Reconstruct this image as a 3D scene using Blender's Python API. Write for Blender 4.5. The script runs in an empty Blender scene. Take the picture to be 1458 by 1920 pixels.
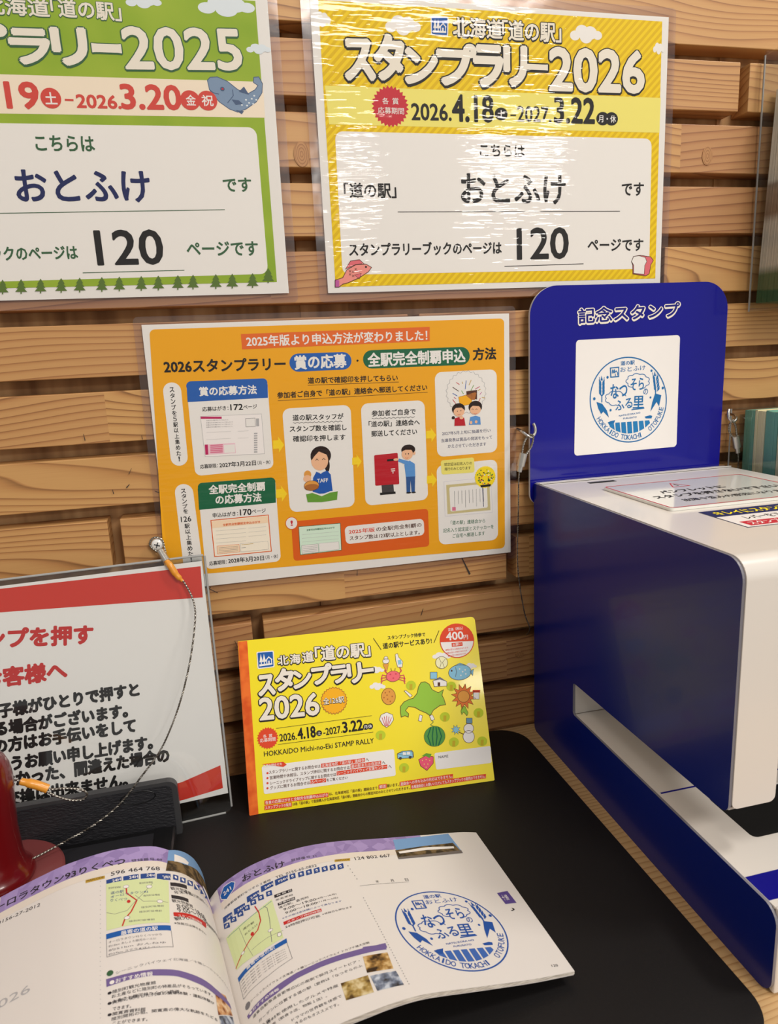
import bpy, bmesh, math, random, json
from mathutils import Vector, Matrix
from mathutils.geometry import tessellate_polygon
import numpy as np
random.seed(7)
C = bpy.context.scene.collection
scene = bpy.context.scene
R_ = math.radians
# ------------------------------------------------------------------ camera
cam = bpy.data.objects.new('camera', bpy.data.cameras.new('camera')); C.objects.link(cam)
yaw, pitch, roll = 0.2285719, -0.2156245, -0.0465452
_f = Vector((math.sin(yaw)*math.cos(pitch), math.cos(yaw)*math.cos(pitch), math.sin(pitch)))
_r = Vector((math.cos(yaw), -math.sin(yaw), 0)); _u = _r.cross(_f)
_r2 = math.cos(roll)*_r + math.sin(roll)*_u; _u2 = -math.sin(roll)*_r + math.cos(roll)*_u
cam.matrix_world = Matrix(((_r2.x, _u2.x, -_f.x, -0.0936848), (_r2.y, _u2.y, -_f.y, -0.5805267), (_r2.z, _u2.z, -_f.z, 0.4484759), (0, 0, 0, 1)))
cam.data.sensor_fit = 'HORIZONTAL'; cam.data.sensor_width = 36; cam.data.lens = 36*1326.409/1458
cam.data.clip_start = 0.01
cam.data.dof.use_dof = True; cam.data.dof.focus_distance = 0.56; cam.data.dof.aperture_fstop = 22
scene.camera = cam
# ------------------------------------------------------------------ light and exposure
scene.view_settings.view_transform = 'Standard'; scene.view_settings.look = 'None'; scene.view_settings.gamma = 1
scene.view_settings.use_curve_mapping = False
scene.view_settings.exposure = -0.42
w = bpy.data.worlds.new('World'); scene.world = w; w.use_nodes = True
w.node_tree.nodes['Background'].inputs[0].default_value = (1.0, 0.965, 0.925, 1); w.node_tree.nodes['Background'].inputs[1].default_value = 0.55
def area(name, loc, target, sx, sy, power, col=(1, .94, .87)):
    l = bpy.data.lights.new(name, 'AREA'); l.shape = 'RECTANGLE'; l.size = sx; l.size_y = sy; l.energy = power; l.color = col
    o = bpy.data.objects.new(name, l); C.objects.link(o); o.location = loc
    o.rotation_euler = (Vector(target)-Vector(loc)).to_track_quat('-Z', 'Y').to_euler(); return o
area('ceiling_light_over_counter', (1.15, -0.65, 1.95), (0.0, -0.1, 0.3), 0.35, 0.25, 19)
area('ceiling_light_left', (-0.8, -1.0, 2.1), (-0.1, -0.05, 0.3), 0.5, 0.3, 5)
area('ceiling_light_aisle', (0.7, -2.1, 1.9), (0.1, 0, 0.4), 0.9, 0.4, 40)
area('ceiling_light_far', (2.75, -5.9, 2.15), (0.1, 0, 0.5), 0.9, 0.3, 40)
area('ceiling_light_far', (1.25, -5.9, 1.95), (0.1, 0, 0.5), 0.4, 0.2, 12)
# ------------------------------------------------------------------ helpers
T = 0.0946      # table top
def s2l(c): return tuple(((x/255+.055)/1.055)**2.4 if x > 10 else x/255/12.92 for x in c)
_m = {}
def mat(name, rgb, rough=.5, metal=0., coat=0., spec=.5, **kw):
    if name in _m: return _m[name]
    m = bpy.data.materials.new(name); m.use_nodes = True; b = m.node_tree.nodes['Principled BSDF']
    b.inputs['Base Color'].default_value = (*s2l(rgb), 1); b.inputs['Roughness'].default_value = rough; b.inputs['Metallic'].default_value = metal
    b.inputs['Coat Weight'].default_value = coat; b.inputs['Coat Roughness'].default_value = .06; b.inputs['Specular IOR Level'].default_value = spec
    _m[name] = m; return m
def nodes(m): 
    nt = m.node_tree; return nt, nt.nodes, nt.links, nt.nodes['Principled BSDF']
def N(nt, t, **kw):
    n = nt.nodes.new(t)
    for k, v in kw.items():
        if k.startswith('i_'): n.inputs[int(k[2:]) if k[2:].isdigit() else k[2:]].default_value = v
        else: setattr(n, k, v)
    return n
def math_(nt, op, a, b=None, c=None):
    n = nt.nodes.new('ShaderNodeMath'); n.operation = op
    for i, v in enumerate((a, b, c)):
        if v is None: continue
        if isinstance(v, (int, float)): n.inputs[i].default_value = v
        else: nt.links.new(v, n.inputs[i])
    return n.outputs[0]
def ramp(nt, fac, stops, interp='LINEAR'):
    n = nt.nodes.new('ShaderNodeValToRGB'); n.color_ramp.interpolation = interp
    while len(n.color_ramp.elements) < len(stops): n.color_ramp.elements.new(.5)
    for e, (p_, c_) in zip(n.color_ramp.elements, stops): e.position = p_; e.color = (*s2l(c_), 1)
    nt.links.new(fac, n.inputs[0]); return n.outputs[0]
def link(o, parent=None):
    C.objects.link(o)
    if parent is not None: o.parent = parent
    return o
def mesh_obj(name, bm, m, parent=None, smooth=False):
    me = bpy.data.meshes.new(name); bmesh.ops.recalc_face_normals(bm, faces=bm.faces[:]); bm.to_mesh(me); bm.free()
    for x in (m if isinstance(m, (list, tuple)) else [m]): me.materials.append(x)
    if smooth: me.shade_smooth() if hasattr(me, 'shade_smooth') else None
    return link(bpy.data.objects.new(name, me), parent)
def autosmooth(o, deg=35):
    me = o.data; me.shade_smooth(); me.set_sharp_from_angle(angle=R_(deg)); return o
def tag(o, label=None, cat=None, group=None, kind=None):
    for k, v in (('label', label), ('category', cat), ('group', group), ('kind', kind)):
        if v: o[k] = v
    return o
def thing(name, label, cat, loc=(0, 0, 0), group=None, basis=None):
    o = bpy.data.objects.new(name, None); o.empty_display_size = .02; C.objects.link(o)
    if basis is not None: o.matrix_world = basis
    else: o.location = loc
    return tag(o, label, cat, group)
def add_box(bm, lo, hi, bev=0):
    r = bmesh.ops.create_cube(bm, size=1); vs = r['verts']
    for v in vs: v.co = Vector([lo[i]+(v.co[i]+.5)*(hi[i]-lo[i]) for i in range(3)])
    if bev: bmesh.ops.bevel(bm, geom=list({e for v in vs for e in v.link_edges}), offset=bev, segments=2, affect='EDGES', profile=.5)
def box(name, lo, hi, m, parent=None, bev=0):
    bm = bmesh.new(); add_box(bm, lo, hi, bev); return mesh_obj(name, bm, m, parent)
def rounded(pts, r, seg=6):
    """round the corners of a closed 2D polygon; r a number or a list"""
    out = []; n = len(pts)
    for i in range(n):
        p0, p1, p2 = Vector(pts[i-1]), Vector(pts[i]), Vector(pts[(i+1) % n]); ri = r[i] if isinstance(r, (list, tuple)) else r
        a = (p0-p1); b = (p2-p1); la, lb = a.length, b.length
        if ri <= 0 or la < 1e-9 or lb < 1e-9: out.append((p1.x, p1.y)); continue
        a /= la; b /= lb; ang = math.acos(max(-1, min(1, a.dot(b))))
        if ang > 3.1 or ang < .05: out.append((p1.x, p1.y)); continue
        t = min(ri/math.tan(ang/2), la*.499, lb*.499); rr = t*math.tan(ang/2)
        c = p1+(a+b).normalized()*(rr/math.sin(ang/2)); s = p1+a*t-c; e = p1+b*t-c
        a0 = math.atan2(s.y, s.x); d = (math.atan2(e.y, e.x)-a0+math.pi) % (2*math.pi)-math.pi
        for k in range(seg+1): out.append((c.x+rr*math.cos(a0+d*k/seg), c.y+rr*math.sin(a0+d*k/seg)))
    return out
def prism(bm, pts, d0, d1, fn, holes=()):
    """extrude a 2D outline between depths d0 and d1; fn(u, v, d) -> 3D"""
    loops = [pts]+list(holes); tris = tessellate_polygon([[Vector((x, y, 0)) for x, y in l] for l in loops]); flat = [q for l in loops for q in l]
    A = [bm.verts.new(fn(u, v, d0)) for u, v in flat]; B = [bm.verts.new(fn(u, v, d1)) for u, v in flat]
    for t in tris:
        for V_ in (A, B):
            try: bm.faces.new([V_[i] for i in t])
            except ValueError: pass
    k = 0
    for l in loops:
        n = len(l)
        for i in range(n):
            a, b = k+i, k+(i+1) % n; bm.faces.new((A[a], A[b], B[b], B[a]))
        k += n
def plate(name, pts, d0, d1, fn, m, parent=None, holes=()):
    bm = bmesh.new(); prism(bm, pts, d0, d1, fn, holes); return mesh_obj(name, bm, m, parent)
XZ = lambda u, v, d: (u, d, v)
YZ = lambda u, v, d: (d, u, v)
XY = lambda u, v, d: (u, v, d)
def catmull(P, n=10):
    P = [Vector(p) for p in P]; out = []
    for i in range(len(P)-1):
        a, b, c, d = P[max(i-1, 0)], P[i], P[i+1], P[min(i+2, len(P)-1)]
        for k in range(n):
            t = k/n; out.append(.5*((2*b)+(c-a)*t+(2*a-5*b+4*c-d)*t*t+(3*b-a-3*c+d)*t**3))
    out.append(P[-1]); return out
def add_tube(bm, pts, r, seg=10, twist=0.0, strands=0, closed=False):
    pts = [Vector(p) for p in pts]; n = len(pts); rings = []; up = Vector((0.13, .97, .2)); L = 0
    for i, p_ in enumerate(pts):
        t = (pts[min(i+1, n-1)]-pts[max(i-1, 0)])
        if closed: t = pts[(i+1) % n]-pts[i-1]
        t.normalize(); a = up.cross(t); a = a.normalized() if a.length > 1e-4 else Vector((1, 0, 0)); up = t.cross(a); b = up.normalized()
        if i: L += (p_-pts[i-1]).length
        rr = r[i] if isinstance(r, (list, tuple)) else r; ring = []
        for k in range(seg):
            th = 2*math.pi*k/seg; q = rr*(1+(.16*math.cos(strands*th) if strands else 0)); ph = th+twist*L
            ring.append(bm.verts.new(p_+a*q*math.cos(ph)+b*q*math.sin(ph)))
        rings.append(ring)
    m = n if closed else n-1
    for i in range(m):
        A, B = rings[i], rings[(i+1) % n]
        for k in range(seg): bm.faces.new((A[k], A[(k+1) % seg], B[(k+1) % seg], B[k]))
    if not closed: bm.faces.new(rings[0][::-1]); bm.faces.new(rings[-1])
def tube(name, pts, r, m, parent=None, **kw):
    bm = bmesh.new(); add_tube(bm, pts, r, **kw); return autosmooth(mesh_obj(name, bm, m, parent), 60)
def lathe(name, prof, m, parent=None, seg=64, loc=(0, 0, 0)):
    bm = bmesh.new(); rings = []
    for r, z in prof:
        if r < 1e-6: rings.append([bm.verts.new((loc[0], loc[1], loc[2]+z))])
        else: rings.append([bm.verts.new((loc[0]+r*math.cos(2*math.pi*k/seg), loc[1]+r*math.sin(2*math.pi*k/seg), loc[2]+z)) for k in range(seg)])
    for A, B in zip(rings, rings[1:]):
        for k in range(seg):
            a = A[k % len(A)], A[(k+1) % len(A)]; b = B[(k+1) % len(B)], B[k % len(B)]
            vs = list(dict.fromkeys([a[0], a[1], b[0], b[1]]))
            if len(vs) > 2: bm.faces.new(vs)
    return autosmooth(mesh_obj(name, bm, m, parent), 40)
# ------------------------------------------------------------------ materials
def wood(name, light, mid, dark, scale=1.0, axis='X', random_tone=True, rough=.48):
    m = mat(name, mid, rough); nt, ns, lk, b = nodes(m)
    tc = N(nt, 'ShaderNodeTexCoord'); oi = N(nt, 'ShaderNodeObjectInfo'); sep = N(nt, 'ShaderNodeSeparateXYZ'); lk.new(tc.outputs['Object'], sep.inputs[0])
    X, Y, Z = sep.outputs[0], sep.outputs[1], sep.outputs[2]
    if axis == 'T': X, Y, Z = sep.outputs[0], sep.outputs[2], sep.outputs[1]
    rnd = oi.outputs['Random']
    # boards are finger-jointed out of shorter pieces: each piece has grain and tone of its own
    seg = math_(nt, 'FLOOR', math_(nt, 'ADD', math_(nt, 'MULTIPLY', X, 2.3), math_(nt, 'MULTIPLY', rnd, 7)))
    off = math_(nt, 'FRACT', math_(nt, 'MULTIPLY', math_(nt, 'SINE', math_(nt, 'ADD', math_(nt, 'MULTIPLY', seg, 12.9898), math_(nt, 'MULTIPLY', rnd, 78.2))), 43.7))
    comb = N(nt, 'ShaderNodeCombineXYZ'); lk.new(math_(nt, 'MULTIPLY', X, 2.6*scale), comb.inputs[0]); lk.new(math_(nt, 'ADD', math_(nt, 'MULTIPLY', Z, 13*scale), math_(nt, 'MULTIPLY', off, 31)), comb.inputs[1]); lk.new(math_(nt, 'ADD', math_(nt, 'MULTIPLY', Y, 13*scale), math_(nt, 'MULTIPLY', off, 17)), comb.inputs[2])
    no = N(nt, 'ShaderNodeTexNoise'); no.inputs['Scale'].default_value = 1.0; no.inputs['Detail'].default_value = 1.5; lk.new(comb.outputs[0], no.inputs[0])
    # growth rings
    slope = math_(nt, 'MULTIPLY', X, math_(nt, 'MULTIPLY', math_(nt, 'SUBTRACT', off, .5), 26*scale))
    ph = math_(nt, 'ADD', math_(nt, 'ADD', math_(nt, 'MULTIPLY', Z, 150*scale), slope), math_(nt, 'ADD', math_(nt, 'MULTIPLY', no.outputs[0], math_(nt, 'ADD', 6, math_(nt, 'MULTIPLY', off, 9))), math_(nt, 'MULTIPLY', Y, 60*scale)))
    fr = math_(nt, 'FRACT', ph); ring = math_(nt, 'POWER', fr, 3.6)
    edge = math_(nt, 'SMOOTH_MIN', math_(nt, 'MULTIPLY', math_(nt, 'SUBTRACT', 1, fr), 14), 1.0, .1)
    ring = math_(nt, 'MULTIPLY', ring, edge)
    ring = math_(nt, 'MULTIPLY', ring, math_(nt, 'ADD', .45, math_(nt, 'MULTIPLY', no.outputs[0], .75)))
    fine = N(nt, 'ShaderNodeTexNoise'); fine.inputs['Scale'].default_value = 1; fine.inputs['Detail'].default_value = 3
    c2 = N(nt, 'ShaderNodeCombineXYZ'); lk.new(math_(nt, 'MULTIPLY', X, 25*scale), c2.inputs[0]); lk.new(math_(nt, 'MULTIPLY', Z, 900*scale), c2.inputs[1]); lk.new(math_(nt, 'MULTIPLY', Y, 900*scale), c2.inputs[2]); lk.new(c2.outputs[0], fine.inputs[0])
    v = math_(nt, 'ADD', ring, math_(nt, 'MULTIPLY', math_(nt, 'SUBTRACT', fine.outputs[0], .5), .22))
    col = ramp(nt, v, [(0, light), (.35, mid), (.95, dark)])
    hs = N(nt, 'ShaderNodeHueSaturation'); lk.new(col, hs.inputs['Color'])
    if random_tone:
        lk.new(math_(nt, 'ADD', .86, math_(nt, 'MULTIPLY', off, .24)), hs.inputs['Value']); lk.new(math_(nt, 'ADD', .493, math_(nt, 'MULTIPLY', off, .012)), hs.inputs['Hue'])
    lk.new(hs.outputs[0], b.inputs['Base Color'])
    bp = N(nt, 'ShaderNodeBump'); bp.inputs['Strength'].default_value = .15; bp.inputs['Distance'].default_value = .0004; lk.new(v, bp.inputs['Height']); lk.new(bp.outputs[0], b.inputs['Normal'])
    return m
M_slat = wood('larch_slats', (194, 146, 92), (178, 126, 76), (88, 50, 24))
M_table = wood('oak_veneer', (205, 168, 118), (190, 150, 100), (150, 108, 62), scale=1.5, axis='T', random_tone=False)
def board_mat():
    m = mat('backing_board', (96, 72, 46), .7); nt, ns, lk, b = nodes(m); tc = N(nt, 'ShaderNodeTexCoord')
    mp = N(nt, 'ShaderNodeMapping'); mp.inputs['Scale'].default_value = (55, 1, 3); lk.new(tc.outputs['Object'], mp.inputs[0])
    no = N(nt, 'ShaderNodeTexNoise'); no.inputs['Scale'].default_value = 1; no.inputs['Detail'].default_value = 2; lk.new(mp.outputs[0], no.inputs[0])
    lk.new(ramp(nt, no.outputs[0], [(.3, (140, 100, 62)), (.5, (196, 152, 102)), (.7, (222, 182, 130))]), b.inputs['Base Color']); return m
M_board = board_mat()
M_mat = mat('black_desk_mat', (22, 20, 20), .5, spec=.3)
def add_noise_bump(m, scale, dist, strength=.4, stretch=(1, 1, 1)):
    nt, ns, lk, b = nodes(m); tc = N(nt, 'ShaderNodeTexCoord'); mp = N(nt, 'ShaderNodeMapping'); mp.inputs['Scale'].default_value = stretch; lk.new(tc.outputs['Object'], mp.inputs[0])
    no = N(nt, 'ShaderNodeTexNoise'); no.inputs['Scale'].default_value = scale; no.inputs['Detail'].default_value = 3; lk.new(mp.outputs[0], no.inputs[0])
    bp = N(nt, 'ShaderNodeBump'); bp.inputs['Strength'].default_value = strength; bp.inputs['Distance'].default_value = dist; lk.new(no.outputs[0], bp.inputs['Height']); lk.new(bp.outputs[0], b.inputs['Normal']); return m
add_noise_bump(M_mat, 900, .0002, .3)
M_blue = mat('blue_lacquer', (6, 28, 116), .28, coat=.1, spec=.3)
M_blue2 = mat('blue_gloss_panel', (18, 18, 134), .12, coat=.25, spec=.3)
M_white = mat('white_lacquer', (226, 220, 212), .25, coat=.25)
M_inner = mat('white_inner', (214, 208, 200), .45)
M_black = mat('black_plastic', (12, 12, 14), .4)
M_dark = mat('dark_slot', (8, 8, 8), .8)
M_edge = mat('panel_edge', (205, 203, 205), .4)
M_steel = mat('bright_steel', (190, 188, 184), .25, metal=1)
M_alu = mat('aluminium', (200, 198, 192), .38, metal=1)
M_cable = mat('steel_cable', (150, 146, 138), .35, metal=1)
M_orange = mat('orange_sleeve', (226, 150, 40), .4, coat=.3)
M_redwood = mat('dark_red_lacquer', (104, 14, 18), .22, coat=.5)
M_redmatt = mat('dull_red_flange', (126, 62, 62), .38)
M_leather = add_noise_bump(mat('black_grained_plastic', (40, 40, 44), .5), 260, .0009, 1.0, (1, 1, 2.6))
M_caserim = mat('case_rim', (62, 62, 64), .42)
M_paper = mat('paper', (234, 230, 226), .55, spec=.25)
M_pages = mat('page_edges', (222, 212, 200), .7)
M_bookpaper = mat('book_paper', (228, 223, 218), .5)
def pages_mat():
    nt, ns, lk, b = nodes(M_pages); tc = N(nt, 'ShaderNodeTexCoord'); sep = N(nt, 'ShaderNodeSeparateXYZ'); lk.new(tc.outputs['Object'], sep.inputs[0])
    no = N(nt, 'ShaderNodeTexNoise'); no.inputs['Scale'].default_value = 1; mp = N(nt, 'ShaderNodeMapping'); mp.inputs['Scale'].default_value = (8, 2500, 2500); lk.new(tc.outputs['Object'], mp.inputs[0]); lk.new(mp.outputs[0], no.inputs[0])
    lk.new(ramp(nt, no.outputs[0], [(.35, (176, 166, 154)), (.6, (230, 222, 210))]), b.inputs['Base Color'])
pages_mat()
def clear(name, tint=(240, 244, 242), rough=.04, ior=1.45, bump=None, alpha=0.0, grip=1.0):
    """thin clear sheet: lets light straight through and mirrors by Fresnel"""
    m = bpy.data.materials.new(name); m.use_nodes = True; nt = m.node_tree; nt.nodes.clear(); lk = nt.links
    out = N(nt, 'ShaderNodeOutputMaterial'); tr = N(nt, 'ShaderNodeBsdfTransparent'); tr.inputs[0].default_value = (*s2l(tint), 1); gl = N(nt, 'ShaderNodeBsdfGlossy'); gl.inputs['Roughness'].default_value = rough
    fr = N(nt, 'ShaderNodeLayerWeight'); fr.inputs[0].default_value = .5; f0 = ((ior-1)/(ior+1))**2; mx = N(nt, 'ShaderNodeMixShader')
    lk.new(math_(nt, 'MULTIPLY', math_(nt, 'ADD', f0, math_(nt, 'MULTIPLY', math_(nt, 'POWER', fr.outputs[1], 5.0), 1-f0)), grip), mx.inputs[0]); lk.new(tr.outputs[0], mx.inputs[1]); lk.new(gl.outputs[0], mx.inputs[2]); lk.new(mx.outputs[0], out.inputs[0])
    if bump:
        sc, st, dist, stre = bump; tc = N(nt, 'ShaderNodeTexCoord'); mp = N(nt, 'ShaderNodeMapping'); mp.inputs['Scale'].default_value = sc; lk.new(tc.outputs['Object'], mp.inputs[0])
        no = N(nt, 'ShaderNodeTexNoise'); no.inputs['Scale'].default_value = st; no.inputs['Detail'].default_value = 2; lk.new(mp.outputs[0], no.inputs[0])
        bp = N(nt, 'ShaderNodeBump'); bp.inputs['Strength'].default_value = stre; bp.inputs['Distance'].default_value = dist; lk.new(no.outputs[0], bp.inputs['Height']); lk.new(bp.outputs[0], gl.inputs['Normal']); lk.new(bp.outputs[0], fr.inputs['Normal'])
    return m
M_film = clear('laminating_film', (252, 252, 251), .03, 1.42, ((1, 1, 7), 26, .00045, 1.0))
M_filmedge = clear('laminate_margin', (250, 248, 250), .15, 1.6, ((1, 1, 1), 30, .001, .5), grip=1.2)
M_acryl = clear('clear_acrylic', (251, 252, 252), .03, 1.49)
M_acryledge = mat('acrylic_edge', (160, 160, 158), .2)
# ------------------------------------------------------------------ printed matter
COL = dict(k=(34,32,32), k2=(50,46,52), w=(238,234,230), cream2=(236,228,214), ystripe=(242,212,30), ypale=(240,228,120), yel=(246,226,28), dred=(200,48,62), redg=(212,76,66), logo=(32,92,170),
 fpink=(240,150,140), fred=(226,110,120), dbrown=(84,48,36), purp=(190,90,160), gfield=(150,178,50), gcream=(244,228,206), cloud=(222,230,236), dgreen=(58,98,66), fish=(128,150,178), fishd=(78,96,128), navy=(34,42,92), tree=(92,118,52),
 ofield=(240,170,28), obox=(228,108,44), blue=(40,96,178), dgreen2=(28,102,68), paper2=(244,238,236), lgray=(178,176,178), mag=(190,36,96), gray=(120,118,122), pinkl=(240,200,212), pinkd=(222,120,150), paper3=(250,240,222), obox2=(224,98,28), peach=(250,222,190), gold=(196,160,60),
 arrow=(250,214,40), hair=(40,24,20), skin=(240,188,150), blue2=(34,90,178), bronze=(226,158,72), bronzed=(176,108,50), green2=(104,160,56), postred=(190,30,44), dgray=(70,66,68), blue3=(92,150,214), navy2=(50,90,150), gold2=(246,178,32), lav=(200,196,216), certgold=(206,192,140), yel2=(250,222,40), red2=(222,74,44), mint=(216,238,218),
 spine=(226,98,36), tpale=(190,206,50), tpaled=(196,172,40), sky=(140,196,222), crab=(240,110,120), crabd=(206,70,90), garlic=(240,236,190), mapg=(150,196,66), sunf=(226,120,56), melon=(84,150,72), straw=(236,90,120), steel=(110,150,176),
 redb=(206,54,40), redt=(196,46,44), panelblue=(26,28,120), ink=(34,110,170), ink2=(40,124,182), wst=(236,228,218), lilac=(176,150,204), creamband=(228,218,206), icon=(44,74,140), mapbg=(214,226,170), tealn=(40,130,150), violet=(116,98,152), violet2=(92,74,140), photo1=(150,124,70), photo2=(150,116,70), photo3=(110,116,130), photo4=(190,140,100), skyp=(120,160,206), darkp=(96,80,56), greyp=(116,108,104))
INK = dict(ink=(40, 82, 160), ink2=(66, 104, 178), wst=(226, 218, 208))
def pmat(key, book=False):
    nm = ('print_'+key+('_stamped' if book else ''))
    if nm in _m: return _m[nm]
    rgb = INK.get(key, COL[key]) if book else COL[key]; m = mat(nm, rgb, .55, spec=.2); nt, ns, lk, b = nodes(m)
    tc = N(nt, 'ShaderNodeTexCoord')
    if key == 'ystripe':
        sep = N(nt, 'ShaderNodeSeparateXYZ'); lk.new(tc.outputs['Object'], sep.inputs[0])
        v = math_(nt, 'FRACT', math_(nt, 'MULTIPLY', math_(nt, 'ADD', math_(nt, 'MULTIPLY', sep.outputs[0], -1.0), math_(nt, 'MULTIPLY', sep.outputs[2], 1.0)), 165))
        lk.new(ramp(nt, v, [(0, (240, 206, 22)), (.47, (240, 206, 22)), (.53, (224, 184, 12)), (1, (224, 184, 12))]), b.inputs['Base Color'])
    if key in ('spine', 'lilac', 'photo1', 'photo2', 'photo3', 'photo4', 'darkp', 'gfield'):
        no = N(nt, 'ShaderNodeTexNoise' if key not in ('lilac',) else 'ShaderNodeTexVoronoi'); no.inputs['Scale'].default_value = {'spine': 90, 'lilac': 150, 'gfield': 25}.get(key, 190); lk.new(tc.outputs['Object'], no.inputs[0])
        st = {'spine': [(.35, (214, 84, 28)), (.6, (236, 116, 44))], 'lilac': [(0, (140, 120, 174)), (1, (172, 152, 204))], 'gfield': [(.3, (140, 172, 44)), (.7, (160, 184, 58))], 'photo1': [(.35, (84, 62, 34)), (.5, (176, 148, 84)), (.65, (220, 204, 160))], 'photo2': [(.35, (60, 44, 30)), (.5, (168, 128, 70)), (.65, (226, 196, 140))],
              'photo3': [(.35, (60, 58, 60)), (.5, (120, 130, 150)), (.65, (200, 208, 220))], 'photo4': [(.35, (120, 60, 36)), (.5, (206, 150, 96)), (.65, (232, 206, 170))], 'darkp': [(.4, (60, 50, 38)), (.6, (126, 104, 72))]}[key]
        src = no.outputs['Color' if key == 'lilac' else 0]
        if key == 'lilac':
            sp = N(nt, 'ShaderNodeSeparateColor'); lk.new(src, sp.inputs[0]); src = sp.outputs[0]
        lk.new(ramp(nt, src, st), b.inputs['Base Color'])
    return m
_glyph = {}
def glyphs(txt):
    """triangles of a string (default font, upright), bbox-normalised to 0..1 in both axes"""
    if txt in _glyph: return _glyph[txt]
    cu = bpy.data.curves.new('t', 'FONT'); cu.body = txt; cu.fill_mode = 'FRONT'; cu.resolution_u = 2 if len(txt) > 9 else 3
    o = bpy.data.objects.new('t', cu); me = bpy.data.meshes.new_from_object(o)
    n = len(me.vertices); co = np.zeros(n*3); me.vertices.foreach_get('co', co); co = co.reshape(-1, 3)[:, :2]
    me.calc_loop_triangles(); tr = np.zeros(len(me.loop_triangles)*3, dtype=int); me.loop_triangles.foreach_get('vertices', tr); tr = tr.reshape(-1, 3)
    bpy.data.objects.remove(o); bpy.data.curves.remove(cu); bpy.data.meshes.remove(me)
    if n == 0: return None
    lo = co.min(0); hi = co.max(0); co = (co-lo)/np.maximum(hi-lo, 1e-6); _glyph[txt] = (co, tr); return _glyph[txt]
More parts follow.
